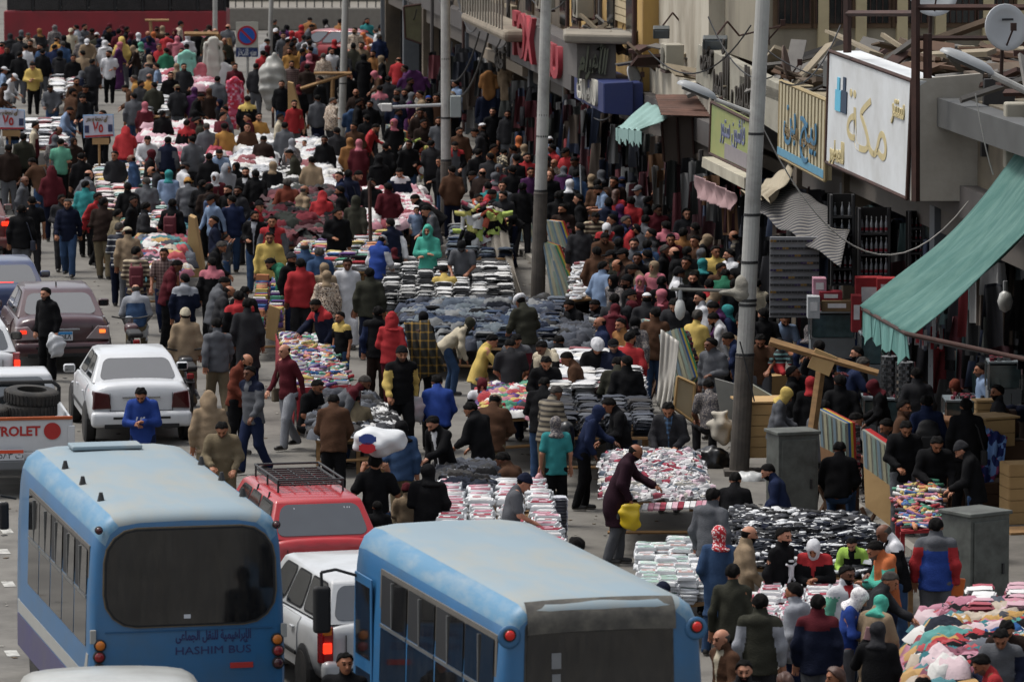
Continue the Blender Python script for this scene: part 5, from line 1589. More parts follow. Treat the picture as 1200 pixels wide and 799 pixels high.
# beige balcony
bq = [Fp(540,26,-1.2), Fp(590,50,-1.2), Fp(590,36,-1.2), Fp(540,14,-1.2)]
mb = MB(); mb.quadbox(bq, AV*1.0); bal = mb.build('balcony', mat('balcony_beige','#7c7263',var=.12,dirt='#4c443a',dirt_amt=.5), bevel=.12); bal.data.transform(Matrix.Translation(-b5.location)); bal.parent = b5
mb = MB()
for i in range(16):
    p = bil(bq, (i+.5)/16, 1); mb.tube(p, p+Vector((0,0,.9)), .03, n=5)
mb.tube(bil(bq,0,1)+Vector((0,0,.9)), bil(bq,1,1)+Vector((0,0,.9)), .04)
x = mb.build('railing', mat('rail_pale','#7f7a70'), None); x.data.transform(Matrix.Translation(-b5.location)); x.parent = bal
o, q = board_sign('shop_sign', 'small brown fascia with Arabic letters below the beige balcony', [(566,56),(612,78),(612,90),(566,68)], -.5, .15, mat('fascia_brown','#6a5f50'))
sign_text(o, q, arabic('أحذية'), .5, .6, .6, mat('letter_dark','#2a241d'), width=2.6, bold=.03)
o, q = board_sign('poster_sign', 'framed brown and green poster on the far end of the shop row', [(473,8),(495,5),(495,52),(475,45)], 0, .15, mat('poster','#5b5940',var=.3,scale=2,dirt='#3c2f24',dirt_amt=.6), cam_d_=168, frame=RUST)
for i, (px, y0, y1) in enumerate(((457,95,20),(482,100,45),(500,105,52))):
    p = G(px, y0); c = sblock('c', 0,.1,0,.1,0,.1,WALLG); bpy.data.objects.remove(c)
    m_ = MB().box((0,0,2.6),(.62 if i == 0 else .34,.6,5.2)).build('column', mat('column_%d' % (i == 0), '#53565a' if i == 0 else '#a39a7c', var=.1), None, bevel=.03)
    m_.location = (p.x, p.y, 0); tag(m_, ['thick grey column at the far end of the shop row','slim cream column left of the poster sign','slim cream column right of the poster sign'][i], 'column')

# ------------------------------------------------------------------ awnings and cloths
def sheet(name, lab, A, B, C_, Dd, m, nu=24, nv=18, sag=.12, wav=.03, folds_=9, cat='awning', group=None, th=.012, vstripe=False):
    """cloth hung between A-B (upper edge) and D-C (lower edge)"""
    A, B, C_, Dd = map(Vector, (A, B, C_, Dd)); nrm = (B-A).cross(Dd-A).normalized()
    if nrm.z < 0: nrm = -nrm
    def fn(u, v):
        p = (A*(1-u)+B*u)*(1-v)+(Dd*(1-u)+C_*u)*v
        return p - nrm*(sag*math.sin(PI*v)*(.6+.4*math.sin(PI*u))) + nrm*wav*math.sin(u*folds_*PI+1.3*math.sin(v*5))*(.3+.7*v) + nrm*wav*.5*math.sin(u*23+v*4)
    mb = MB(); mb.grid(fn, nu, nv); o = mb.build(name, m, None, smooth=True, recalc=False)
    c = o.data.vertices[0].co.copy(); o.data.transform(Matrix.Translation(-c)); o.location = c
    s_ = o.modifiers.new('t', 'SOLIDIFY'); s_.thickness = th
    if lab: tag(o, lab, cat, group)
    return o
TEAL = mat('awning_teal', '#2f5751', rough=.85, var=.08, scale=2, dirt='#59786f', dirt_amt=.6, dscale=1.6, bump=.5, bscale=5, stretch=(1,3,1))
lo0, lo1 = Fp(1011,362,-2.4), Fp(1062,391,-2.4)
up0, up1 = Fp(1168,188,.0), Fp(1262,250,.0)
up0.z = up1.z = 5.5; up0 = Fp(1190,175,.0); up1 = up0 - SV*(lo0-lo1).length*1.35
aw = sheet('awning', 'large teal canvas awning slanting down over the pavement on the right', up1, up0, lo0, lo1, TEAL, nu=60, nv=40, sag=.22, wav=.05, folds_=9)
inv = Matrix.Translation(-aw.location)
mb = MB(); nsc = 30
L1 = lo1 + Vector((0,0,0)); 
for i in range(nsc):
    u0, u1 = i/nsc, (i+1)/nsc; a_, b_ = lo0*(1-u0)+lo1*u0, lo0*(1-u1)+lo1*u1
    fw = lambda k: Vector((.05*math.sin(k*1.1), .03*math.sin(k*1.7), -(.40+.07*math.sin(k*.55)+.05*math.sin(k*1.9))))
    mb.add([a_, b_, b_+fw(i+1), a_+fw(i)], [(0,1,2,3)])
vl = mb.build('valance', mat('awning_teal_pale','#55807a',rough=.85,var=.1), None); vl.data.transform(inv); vl.parent = aw; m_ = vl.modifiers.new('t','SOLIDIFY'); m_.thickness = .01
mb = MB(); mb.tube(lo0, lo1, .03); mb.tube(lo1, Fp(1290,440,-.2), .035); mb.tube(lo0, Fp(1105,330,0), .03)
x = mb.build('awning_frame', RUST, None); x.data.transform(inv); x.parent = aw
a0, a1 = Fp(722,150,-1.9), Fp(772,176,-1.9)   # small teal awning over the shop left of the shutters
sm = sheet('awning', 'small faded teal awning over the shop left of the brown shutters', D(758,121,Fp(760,140,-.6).y), D(791,131,Fp(760,140,-.6).y-1), D(752,154,Fp(750,150,-1.2).y-3), D(722,150,Fp(722,150,-1.2).y-2), mat('awning_pale_teal','#728f8a',rough=.85,var=.12), sag=.05, wav=.03)
mb = MB(); p0, p1 = D(722,150,Fp(722,150,-1.2).y-2), D(752,154,Fp(750,150,-1.2).y-3)
for i in range(12):
    q0, q1 = p0.lerp(p1, i/12), p0.lerp(p1, (i+1)/12); mb.add([q0, q1, q1-Vector((0,0,.28+.07*math.sin(i*2))), q0-Vector((0,0,.26+.07*math.sin(i*2.2)))], [(0,1,2,3)])
vl = mb.build('valance', MATS['awning_pale_teal']); vl.data.transform(Matrix.Translation(-sm.location)); vl.parent = sm; vl.modifiers.new('t','SOLIDIFY').thickness = .01
STRA = mat('awning_stripe_dummy', '#2c2a30')
STR = stripemat('awning_striped', '#1d1c22', '#6c6861', 3.4, 'Y', .66)
sheet('awning', 'dark striped folded awning hanging above the sunglasses shop', Fp(922,214,-.5), Fp(1000,262,-.5), Fp(985,312,-1.7), Fp(882,246,-1.7), STR, sag=-.12, wav=.035, folds_=6)
sheet('awning', 'cream cloth bunched above the striped awning by the lamp post', Fp(885,222,-1.0), Fp(930,190,-.4), Fp(905,236,-1.7), Fp(866,225,-1.8), mat('cloth_cream_dirty','#8a806c',var=.1), sag=.1, wav=.06)
sheet('hanging_cloth', 'dusty pink cloth valance hanging below the off-white plank sign', Fp(815,205,-1.0), Fp(860,226,-1.0), Fp(860,248,-1.0), Fp(816,232,-1.0), mat('cloth_dusty_pink','#8c7070',var=.1), sag=.05, wav=.05, folds_=15, cat='cloth')
# brown corrugated roof and shutters
o, q = board_sign('roller_shutter', 'brown grey shutter panels under the corrugated roof', [(775,137),(830,135),(832,200),(778,190)], 0, .15, mat('shutter_brown','#4e433b',rough=.7,var=.2,stretch=(8,1,1)), cam_d_=Fp(800,200,-.5).y+2, group=None)
o['category'] = 'shutter'
for u in (.0,.33,.66,.97):
    mb = MB(); mb.tube(bil(q,u,.02)-Vector((0,.06,0)), bil(q,u,.98)-Vector((0,.06,0)), .03, n=5); x = mb.build('shutter_rail', RUST); x.data.transform(Matrix.Translation(-o.location)); x.parent = o
p = [D(768,112,Fp(800,200,-.5).y+3.5), D(826,112,Fp(800,200,-.5).y+3.5), D(834,136,Fp(800,200,-.5).y+1.5), D(775,134,Fp(800,200,-.5).y+1.5)]
def corr(u, v):
    q_ = (p[0]*(1-u)+p[1]*u)*(1-v)+(p[3]*(1-u)+p[2]*u)*v; return q_+Vector((0,0,.03*math.sin(v*60)))
mb = MB(); mb.grid(corr, 10, 40); cr = mb.build('corrugated_roof', mat('corrugated_rust','#5c3f33',var=.4,scale=4,dirt='#2c211b',dirt_amt=.5)); cr.modifiers.new('t','SOLIDIFY').thickness = .02
tag(cr, 'rusty corrugated roof patch beyond the small teal awning', 'roof')
# debris on the low roofs
def debris(lab, s0, s1, a0, a1, z, n, ms, sc=1.0):
    mb = MB()
    for i in range(n):
        s_, a_ = NR.uniform(s0, s1), NR.uniform(a0, a1); l = NR.uniform(.3, 2.0)*sc; w__ = NR.uniform(.05, .5)*sc
        p_ = Wp(s_, a_, z+NR.uniform(.03, .4)*sc); mb.box(p_, (l, w__, NR.uniform(.02,.10)), rz=NR.uniform(0, PI), rx=NR.normal()*.3, ry=NR.normal()*.3, mi=int(NR.randint(len(ms))))
    return tag(mb.build('roof_debris', ms), lab, 'debris', kind='stuff')
DM = [TRASH, RUST, mat('board_pale','#7d725f',var=.3), mat('sheet_metal_old','#5d5a56',var=.3,metal=.2), DWOOD]
debris('heap of broken boards and rubbish on the low roof at the top right', sA[0], sA[1], .1, 6.5, 5.78, 420, DM)
debris('scattered boards and scrap on the low roof behind the beige sign', sA[1], sA[2], .1, 6, 4.93, 200, DM)
debris('scrap metal and boards on the roof above the white fascia', sA[2], sA[3], .0, 5, 4.23, 160, DM)
debris('twisted scrap on the slab over the grey box sign', sOf(738), sOf(700), -.5, .3, Fp(690,45,-.6).z, 60, DM, .5)
f0('roof_edge', sA[0], sA[1], -.35, .05, 5.35, 5.80, mat('roof_edge_metal','#4a4b4a',rough=.6,var=.25,dirt='#2a2826',dirt_amt=.5))
f1('roof_edge', sA[1], sA[2], -.25, .02, 4.72, 4.93, SGREY)
# rusty frame in front of the roof
rf = MB()
dd = Fp(1072,200,-.85).y
for px, y0, y1 in ((993,-10,62),(1073,-10,236),(1087,40,92)):
    rf.tube(D(px,y0,dd+(6 if px < 1000 else 0)), D(px,y1,dd+(6 if px < 1000 else 0)), .07, n=4)
rf.tube(D(993,16,dd+6), D(1073,16,dd), .05, n=4); rf.tube(D(1073,9,dd), D(1210,9,dd), .05, n=4); rf.tube(D(1073,45,dd), D(1200,45,dd+1), .04, n=4)
x = rf.build('steel_frame', RUST); tag(x, 'rusty steel posts and bars standing at the end of the white sign', 'frame')
def dish(px, py, d, r, face, m, lab, tilt=.3):
    p = D(px, py, d); o = empty('satellite_dish', p)
    n = 24; vs = []; prof = [(0,.0),(r*.4,.03*r),(r*.75,.12*r),(r,.22*r)]
    M = Euler((R(90)-tilt, 0, face)).to_matrix().to_4x4()
    mb = MB(); mb.lathe([(.001,0)]+prof[1:]+[(r,.22*r+.01),(r*.98,.22*r+.02),(r*.73,.12*r+.03),(r*.38,.03*r+.03),(.001,.03)], n, M=M); mb.build('reflector', m, o, smooth=True)
    a = MB(); a.tube(M @ Vector((0,-r*.8,.15*r)), M @ Vector((0,-r*.1,r*.9)), .015); a.box(M @ Vector((0,-.05*r,r*.92)), (.09,.09,.12)); a.build('feed_arm', RUST, o)
    b = MB(); b.tube((0,.1,0), (0,.35,-.9), .03); b.build('mast', RUST, o)
    return tag(o, lab, 'satellite dish', 'satellite dishes on the roofs'), M
DW = mat('dish_white', '#a3a6a8', rough=.5, var=.06, dirt='#7a7a78', dirt_amt=.3)
o, M = dish(1176, 33, 84, .37, R(22), DW, 'white satellite dish with small dark print at the top right', .15)
MB().box((.03,.12,.10),(.20,.035,.004), M=M).build('dark_print', INK, o)
dish(1092, -8, 88, .42, R(10), DW, 'white satellite dish cut off by the top edge', .3)
dish(893, 28, 100, .42, R(86), mat('dish_rust','#4a3a30',var=.3), 'brown satellite dish seen edge-on at the top of the lamp post', .1)
dish(917, 76, 102, .36, R(80), MATS['dish_rust'], 'rusty satellite dish seen edge-on beyond the beige sign', .2)
dish(741, 92, 121, .30, R(60), DW, 'small white satellite dish over the scrap right of the blue sign', .4)
# floodlights on zigzag arms
def flood(px, py, d, lab, wpx, wd=.36):
    p = D(px, py, d); o = empty('floodlight', p)
    MB().box((0,0,0),(wd,.16,.26), rx=.5).build('housing', mat('flood_grey','#3c4040',rough=.5), o, bevel=.02); MB().box((0,-.08,-.05),(wd*.85,.02,.2), rx=.5).build('lens', mat('flood_glass','#50565a',rough=.15), o)
    q_ = [Vector((0,0,.1)), Vector((.25,.1,.42)), Vector((.5,.3,.12)), Vector((wpx,.8,.30))]
    MB().path(q_, .02).build('arm', RUST, o); return tag(o, lab, 'floodlight', 'floodlights on bent arms over the signs')
flood(775,38,118,'grey floodlight on a bent arm against the yellow wall',1.2)
flood(838,50,109,'dark floodlight above the white fascia letters',1.4,.5)
# AC unit
p = D(1188,160,81); o = empty('air_conditioner', p); MB().box((.25,.2,0),(.75,.4,1.0)).build('casing', mat('ac_cream','#8f8a7c',var=.15,dirt='#5f594d',dirt_amt=.4), o, bevel=.03)
for k in range(6): MB().box((.25,-.01,-.25+.09*k),(.55,.02,.03)).build('louvre', mat('ac_dark','#4c493f'), o)
tag(o, 'cream air conditioner box at the right edge above the teal awning', 'air conditioner')

# ------------------------------------------------------------------ lamp posts, poles, cables
PGAL = mat('pole_galvanised', '#a2a19c', rough=.55, metal=.15, var=.12, scale=3, dirt='#5a5652', dirt_amt=.5, dscale=2)
PDIRT = mat('pole_dirty', '#3f3a35', rough=.85, var=.3, scale=5, dirt='#6a6258', dirt_amt=.4, dscale=3)
LAMPH = mat('lamp_housing', '#8f9294', rough=.45, var=.08, dirt='#5b5850', dirt_amt=.4); LAMPG = mat('lamp_glass', '#3c3a36', rough=.3, var=.2)
def pole(foot, top, wb, wt, lab, split=None, bands=(), group='tall street lamp posts', cat='lamp post', ztop=None):
    f = G(*foot); f.z = gz(f); t = D(top[0], top[1], f.y); o = empty('street_lamp', f)
    k = (ztop-f.z)/(t.z-f.z) if ztop else 1.0
    t2 = f+(t-f)*k; s_ = f.y/FPX; rb_, rt_ = wb*s_/2, wt*s_/2
    rel = lambda q: q-f
    sp = split if split else .0
    if sp:
        m_ = f+(t-f)*sp; MB().tube((0,0,-.0), rel(m_), rb_*1.08, rb_*1.0, 16).build('lower_post', PDIRT, o, smooth=False)
        MB().tube(rel(m_), rel(m_)+Vector((0,0,.06)), rb_*1.05, rb_*.9, 16).build('collar', PDIRT, o)
        MB().tube(rel(m_), rel(t2), rb_*.92, rt_, 16).build('upper_post', PGAL, o)
    else: MB().tube((0,0,0), rel(t2), rb_, rt_, 14).build('post', PGAL, o)
    MB().box((0,0,.04),(rb_*3.2,rb_*3.2,.08)).build('base', PDIRT, o)
    for b in bands:
        q_ = f+(t-f)*b; r_ = rb_*(1-b)+rt_*b; M = Matrix.Translation(rel(q_)); MB().lathe([(r_*.9,-.03),(r_*1.12,-.02),(r_*1.12,.02),(r_*.9,.03)], 14, M=M).build('band', IRON, o)
    return tag(o, lab, cat, group), f, t
def lamp_head(o, f, p_in, p_out, armfrom, wd=.30, armr=.035):
    """p_in: where the arm joins, p_out: free end"""
    a, b = p_in-f, p_out-f; d_ = (b-a); L_ = d_.length; q_ = d_.to_track_quat('Y','Z'); M = Matrix.Translation(a) @ q_.to_matrix().to_4x4()
    mb = MB(); prof = [(0,.05,.05),(.08,.10,.09),(.25,.15,.115),(.6,.165,.12),(.85,.14,.10),(.97,.08,.06),(1.0,.02,.02)]; n = 10
    for y, hw, hh in prof:
        for i in range(n+1):
            an = PI*i/n; mb.v.append(tuple(M @ Vector((hw*math.cos(an)*wd/.3, y*L_, hh*math.sin(an)))))
    k = n+1
    for i in range(len(prof)-1):
        for j in range(k): mb.f.append((i*k+j, i*k+(j+1) % k, (i+1)*k+(j+1) % k, (i+1)*k+j)); mb.m.append(0)
    mb.f.append(tuple(range(k))); mb.m.append(0)
    h = mb.build('lamp_head', LAMPH, o, smooth=True); autosmooth(h, 50)
    l = MB().box((0,L_*.5,-.02),(wd*.8,L_*.7,.05), M=M).build('lens', LAMPG, h, bevel=.015)
    MB().tube(armfrom-f, a, armr, armr, 8).build('arm', PGAL, o)
oA, fA, tA = pole((866,556),(894,0),22,14.5,'thick lamp post with a lamp head on a short arm beside the wooden T frame', split=.25, bands=(.255,.36,.37,.45,.55,.72), ztop=11)
dA = fA.y
lamp_head(oA, fA, D(838,117,dA), D(793,98,dA), D(884,134,dA), wd=.30)
# cement collar and cloth wrapping where the cross bar is tied
pw = D(872,343,dA); w_ = MB(); 
V, Q = nets(lambda p: smin(cap(p,(0,0,-.02),(0,0,.16),.15,.14), cap(p,(-.05,0,.0),(-.36,-.03,.0),.085,.04), .06)+folds(p,.012,34,5), (-.6,-.35,-.35), (.35,.35,.6), .03)
me = to_mesh('wrap', [(V,Q,np.zeros(len(Q),int))]); me.materials.append(mat('plaster_wrap','#7a766c',var=.2,bump=.5)); x = link('wrapping', me, oA); x.location = pw-fA
bar = MB(); bar.tube(D(786,339,dA)-fA, D(866,341,dA)-fA, .03, n=6); bar.build('cross_bar', mat('bar_grey','#5b5a55'), oA)
oB, fB, tB = pole((630,354),(640,0),16,10,'tall lamp post standing before the big grey sign with red letters', split=.36, bands=(.37,.55,.62,.80,.9), ztop=11)
oC, fC, tC = pole((523,276),(522,0),13,9,'lamp post with a grey box and a camera arm in the middle distance', split=.31, bands=(.32,.5,.75), ztop=11)
bx = MB().box(D(534,125,fC.y-.2)-fC,(.26,.2,.5)).build('control_box', mat('box_greygreen','#8a9290'), oC, bevel=.02)
arm = MB(); arm.tube(D(522,123,fC.y)-fC, D(454,126,fC.y)-fC, .04, n=8); arm.build('arm', LAMPH, oC)
cm = MB(); cm.box(D(453,126,fC.y)-fC,(.25,.2,.18)); cm.tube(D(448,128,fC.y)-fC, D(444,122,fC.y)-fC, .05); cm.build('camera', mat('camera_white','#b5b5b2'), oC, bevel=.02)
oD, fD, tD = pole((400,163),(405,0),9,6,'slim lamp post in front of the far stalls left of the poster', bands=(.4,.6), ztop=11)
oE, fE, tE = pole((315,103),(318,0),6,4.5,'thin lamp post just right of the no parking sign', ztop=10)
oF, fF, tF = pole((241,62),(241,0),8,6,'far lamp post before the red bus, left one of the pair', ztop=10)
oG, fG, tG = pole((252,66),(252,0),6,5,'far pale lamp post before the red bus, right one of the pair', ztop=10)
# near right lamp: its post stands just outside the frame
fR = G(1340,700); fR.z = .13; oR = empty('street_lamp', fR); tR = fR+Vector((.1,0,8.6))
MB().tube((0,0,0),tR-fR,.12,.07,14).build('post', PGAL, oR); MB().box((0,0,.04),(.4,.4,.08)).build('base', PDIRT, oR)
lamp_head(oR, fR, D(1163,88,fR.y), D(1101,60,fR.y), D(1225,118,fR.y), wd=.32, armr=.05)
MB().tube(D(1225,118,fR.y)-fR, tR-fR-Vector((0,0,.6)), .05).build('arm', PGAL, oR)
tag(oR, 'street lamp head on an arm reaching in from the right edge', 'lamp post', 'tall street lamp posts')
# no parking sign
f = G(290,100); o = empty('no_parking_sign', f); dN = f.y
MB().tube((0,0,0), D(290,26,dN)-f, .05).build('post', PGAL, o)
c = D(289.5,42,dN-.1)-f; sN = dN/FPX
MB().box(c+Vector((0,0,-0)), (26*sN,.04,32*sN)).build('plate', mat('sign_cream','#a8a69a'), o)
MR = Matrix.Translation(c+Vector((0,-.03,0))) @ Euler((PI/2,0,0)).to_matrix().to_4x4()
d_ = MB().lathe([(11.5*sN,-.01),(11.5*sN,.01)], 28, M=MR).build('red_ring', mat('sign_red','#9c2030'), o)
MB().lathe([(9.2*sN,.0),(9.2*sN,.018)], 28, M=MR).build('blue_disc', mat('sign_disc_blue','#1c4fa0'), d_)
MB().box(c+Vector((0,-.055,0)), (2.4*sN,.012,20*sN), ry=R(-45)).build('red_bar', MATS['sign_red'], d_)
c2 = D(289.5,61.5,dN-.1)-f
pl_ = MB().box(c2, (26*sN,.04,11*sN)).build('lower_plate', mat('sign_plate_blue','#1d2f5c'), o)
me = text_mesh(arabic('ممنوع الانتظار'), .34, ext=.004, bold=.01, width=22*sN); me.transform(Matrix.Translation(c2+Vector((0,-.03,0))) @ Euler((PI/2,0,0)).to_matrix().to_4x4()); me.materials.append(PLATE); link('lettering', me, pl_)
tag(o, 'round blue and red no parking sign with a blue Arabic plate below', 'sign')
# cables
def cable(lab, pts, r=.012, m=None):
    mb = MB(); mb.path(pts, r, 5); return tag(mb.build('cable', m or mat('cable_pale','#8f8c86')), lab, 'cable', 'cables strung along the street')
def cat_(a, b, sag, n=16): return [a.lerp(b, i/n)-Vector((0,0,sag*4*(i/n)*(1-i/n))) for i in range(n+1)]
cable('pale cable sagging from the lamp post to the teal awning', cat_(D(895,152,dA), D(1135,236,dS-1), 1.35))
cable('pale cable looping down from the roof to the black panel', cat_(D(1143,110,80), D(1164,205,80), .1), .01)
cable('dark cable running across under the teal awning frame', cat_(D(1064,392,82), D(1215,420,80), .05), .03, IRON)
cable('thin cable bundle hanging beside the curved balcony', cat_(D(520,98,150), D(572,40,140), .9), .03, IRON)
cable('second thin cable hanging below the curved balcony', cat_(D(524,92,150), D(562,38,142), .5), .025, IRON)
cable('black wire drooping along the thick lamp post', cat_(D(867,400,dA-.3), D(884,470,dA-.3), -.02), .012, IRON)
# far end: wall, railing, raised walk
bk = empty('station_wall', G(250,8)); B_ = MB().box((-30,22,5),(110,1,10)).build('wall', mat('far_wall_dark','#2b2826',var=.3,dirt='#161412',dirt_amt=.6), bk)
for i in range(26):
    MB().box((-60+i*3.2,21.4,2.2+(i % 3)*.1),(2.2,.2,2.6)).build('opening', mat('far_open_%d' % (i % 3), ('#17191b','#33302c','#1f2a2a')[i % 3], rough=.4), bk)
tag(bk, 'dark building closing the far end of the street', 'building')
pf = G(455,36); rw = empty('raised_walkway', pf)
MB().box((0,3,.45),(14,6,.9)).build('slab', mat('far_concrete','#6f6a62',var=.2), rw, bevel=.05)
MB().box((0,5.6,1.9),(14,.3,2.4)).build('rear_wall', mat('far_beige','#5f594f',var=.25), rw)
for i in range(40): MB().tube((-6.8+i*.35,.2,.9),(-6.8+i*.35,.2,1.9),.025,n=4).build('baluster', IRON, rw)
MB().tube((-6.9,.2,1.9),(6.9,.2,1.9),.04,n=6).build('handrail', IRON, rw)
tag(rw, 'raised concrete walkway with an iron railing at the far end', 'walkway')
for i, px in enumerate((190, 205)):
    pass
# parasol frames / wooden stand at the far end

# air conditioners, pipes and cable bundles on the old fronts
for i, (px, z, a_) in enumerate(((520,4.6,.05),(556,6.4,.05),(612,5.8,.05),(648,5.0,.05),(700,5.2,-.1),(716,6.6,-.1),(790,4.7,.2),(860,4.4,.2))):
    p = Wp(sOf(px), a_, z); o = empty('air_conditioner', p, ST_ANG); MB().box((-.2,.4,0),(.4,.8,.55)).build('casing', MATS['ac_cream'], o, bevel=.02)
    MB().lathe([(.20,0),(.20,.02),(.05,.03)], 16, M=Matrix.Translation((-.41,.35,0)) @ Euler((0,R(-90),0)).to_matrix().to_4x4()).build('fan_grille', MATS['ac_dark'], o); MB().box((-.2,.4,-.32),(.42,.7,.04)).build('bracket', RUST, o)
    tag(o, 'old air conditioner on the wall '+('beyond the camera arm lamp post','above the curved balcony','above the left half of the red-lettered sign','above the red U letter','above the grey box sign','high on the brick-patched wall','on the roof left of the white fascia','on the roof above the white fascia')[i], 'air conditioner', 'air conditioners on the old fronts')
for i, px in enumerate((508,545,597,666,704,744,822,890,980)):
    s_ = sOf(px); pm = MB(); pm.tube(Wp(s_,-.03,.2), Wp(s_,-.03,3.0 if i > 5 else 9), .055, n=6); tag(pm.build('drain_pipe', RUST if i % 2 else SGREY), ('first','second','third','fourth','fifth','sixth','seventh','eighth','ninth')[i]+' old drain pipe from the far end of the shop fronts', 'pipe', 'drain pipes on the fronts')
for i in range(14):
    s0, s1 = NR.uniform(sA[3], sA[7]-4), 0; s1 = s0+NR.uniform(3, 9); z0, z1 = NR.uniform(2.9, 6.5), NR.uniform(2.9, 6.5)
    cable('thin dark cable looping across the old fronts', cat_(Wp(s0,-.12-.02*i,z0), Wp(s1,-.12-.02*i,z1), NR.uniform(.2,.9), 10), .018, IRON)
for i, (p0, p1, sg) in enumerate((((900,60),(1075,60),.5),((830,20),(905,90),.4),((760,60),(880,30),.6),((1090,40),(1200,140),.6),((985,30),(915,96),.4))):
    cable('dark wire '+('sagging over the top of the white sign','crossing the scrap above the fascia','hanging between the floodlights','hanging before the top right roof','running down to the beige sign')[i], cat_(D(*p0,97-i), D(*p1,95-i), sg), .014, IRON)
# ------------------------------------------------------------------ goods
def t_fold(seed):            # folded garment: soft slab of three layers
    r = np.random.RandomState(seed); mb = MB(); z = 0
    for k in range(3):
        w_, l_, h_ = .30-.012*k, .22-.008*k, .018+.006*r.rand(); dx, dy = r.uniform(-.01,.01,2)
        n = 5
        def fn(u, v, w_=w_, l_=l_, h_=h_, z=z, dx=dx, dy=dy): return Vector((dx+(u-.5)*w_, dy+(v-.5)*l_, z+h_*(math.sin(PI*min(1,max(0,u)))**.35)*(math.sin(PI*v)**.35)+.003*math.sin(u*9+seed)))
        mb.grid(fn, n, 4, mi=0 if k != 1 else 1); mb.add([(dx-w_/2,dy-l_/2,z),(dx+w_/2,dy-l_/2,z),(dx+w_/2,dy+l_/2,z),(dx-w_/2,dy+l_/2,z)], [(3,2,1,0)]); z += h_*.85
    return mb
def t_crumple(seed):         # rumpled garment
    r = np.random.RandomState(seed); mb = MB(); ph = r.rand(6)*6; nu, nv = 16, 5; vs = [Vector((0,0,.085+.02*r.rand()))]; fs = []
    for j in range(1, nv+1):
        for i in range(nu):
            a = 2*PI*i/nu; t = j/nv; rr = t**.8*(.19+.035*math.sin(2*a+ph[0])+.012*math.sin(3*a+ph[4]))
            z = .09*(1-t**4)-.04*(j == nv)+(.026*math.sin(3*a+ph[2]+j*1.3)+.018*math.sin(5*a+ph[3]-j*1.6))*(.4+.6*t)*(j < nv)
            vs.append(Vector((rr*math.cos(a)*1.15, rr*math.sin(a)*.85, z)))
    for i in range(nu): fs.append((0, 1+i, 1+(i+1) % nu))
    for j in range(nv-1):
        for i in range(nu): fs.append((1+j*nu+i, 1+(j+1)*nu+i, 1+(j+1)*nu+(i+1) % nu, 1+j*nu+(i+1) % nu))
    mb.add(vs, fs); mb.m = [1 if ((k-nu) % nu == seed and seed % 2) else 0 for k in range(len(mb.f))]; return mb
def t_long(seed):            # garment lying with sleeves out
    r = np.random.RandomState(seed); mb = MB(); ph = r.rand(4)*6
    def strip(p0, p1, w0, w1, z0):
        d = (p1-p0); n = Vector((-d.y, d.x, 0)).normalized()
        mb.grid(lambda u, v: p0+d*v+n*((u-.5)*(w0*(1-v)+w1*v))+Vector((0,0,z0+.045*(1-(2*u-1)**2)+.018*math.sin(v*9+ph[0]+u*4))), 5, 6)
    strip(Vector((0,-.26,0)), Vector((0,.26,0)), .34, .36, 0); a1, a2 = r.uniform(-.5,.5,2)
    strip(Vector((.12,.2,0)), Vector((.42,.1+a1*.5,-.02)), .14, .10, .01); strip(Vector((-.12,.2,0)), Vector((-.42,.1+a2*.5,-.02)), .14, .10, .01)
    return mb
def t_hang(seed):
    r = np.random.RandomState(seed); mb = MB(); a = r.rand(3)*6
    mb.grid(lambda u, v: Vector(((u-.5)*(.34+.06*v), .05*math.sin(u*9+a[0]+v*1.5)+.03*math.sin(u*17+a[1]), -v*.72-.03*math.sin(u*PI)*(v < .1)+.05*math.cos((u-.5)*PI)*(1-v))), 9, 4); return mb
def t_shoe(seed):
    mb = MB(); L_ = .24; n = 8
    pr = [(0,.030,.062),(.15,.034,.075),(.35,.032,.070),(.5,.034,.058),(.7,.042,.044),(.88,.038,.034),(1,.012,.022)]
    for y, w_, h_ in pr:
        for i in range(n+1):
            a = PI*i/n; mb.v.append((w_*math.cos(a), (y-.5)*L_, .018+h_*math.sin(a)))
    k = n+1
    for i in range(len(pr)-1):
        for j in range(k-1): mb.f.append((i*k+j, i*k+j+1, (i+1)*k+j+1, (i+1)*k+j)); mb.m.append(0)
    mb.f.append(tuple(range(k))); mb.m.append(0)
    mb.box((0,-.005,.010),(.084,.236,.022), mi=1); mb.box((0,.03,.072),(.03,.08,.012), mi=1, rx=-.25); return mb
def t_pack(seed):            # clear packet with a folded thing inside
    mb = MB(); mb.box((0,0,.022),(.28,.20,.044), mi=0, taper=.93); mb.box((0,0,.047),(.22,.15,.008), mi=1); mb.box((.02,-.02,.053),(.09,.07,.004), mi=2, rz=.2); return mb
def t_sock(seed):
    mb = MB(); mb.box((0,0,.02),(.10,.22,.035), mi=0, taper=.85); mb.box((0,.055,.030),(.08,.03,.022), mi=1, taper=.9); mb.box((.03,-.13,.018),(.12,.07,.03), rz=.5, mi=0, taper=.8); return mb
def t_box(seed):
    mb = MB(); mb.box((0,0,.06),(.26,.18,.12)); mb.box((0,-.091,.06),(.18,.004,.07), mi=1); mb.box((0,0,.121),(.2,.12,.004), mi=1); return mb
def t_roll(seed):
    mb = MB(); mb.tube((-.03,-.16,.035),(.03,.16,.035),.036,.034,8); mb.tube((-.031,-.03,.035),(-.018,.03,.035),.038,.038,8,mi=1); return mb
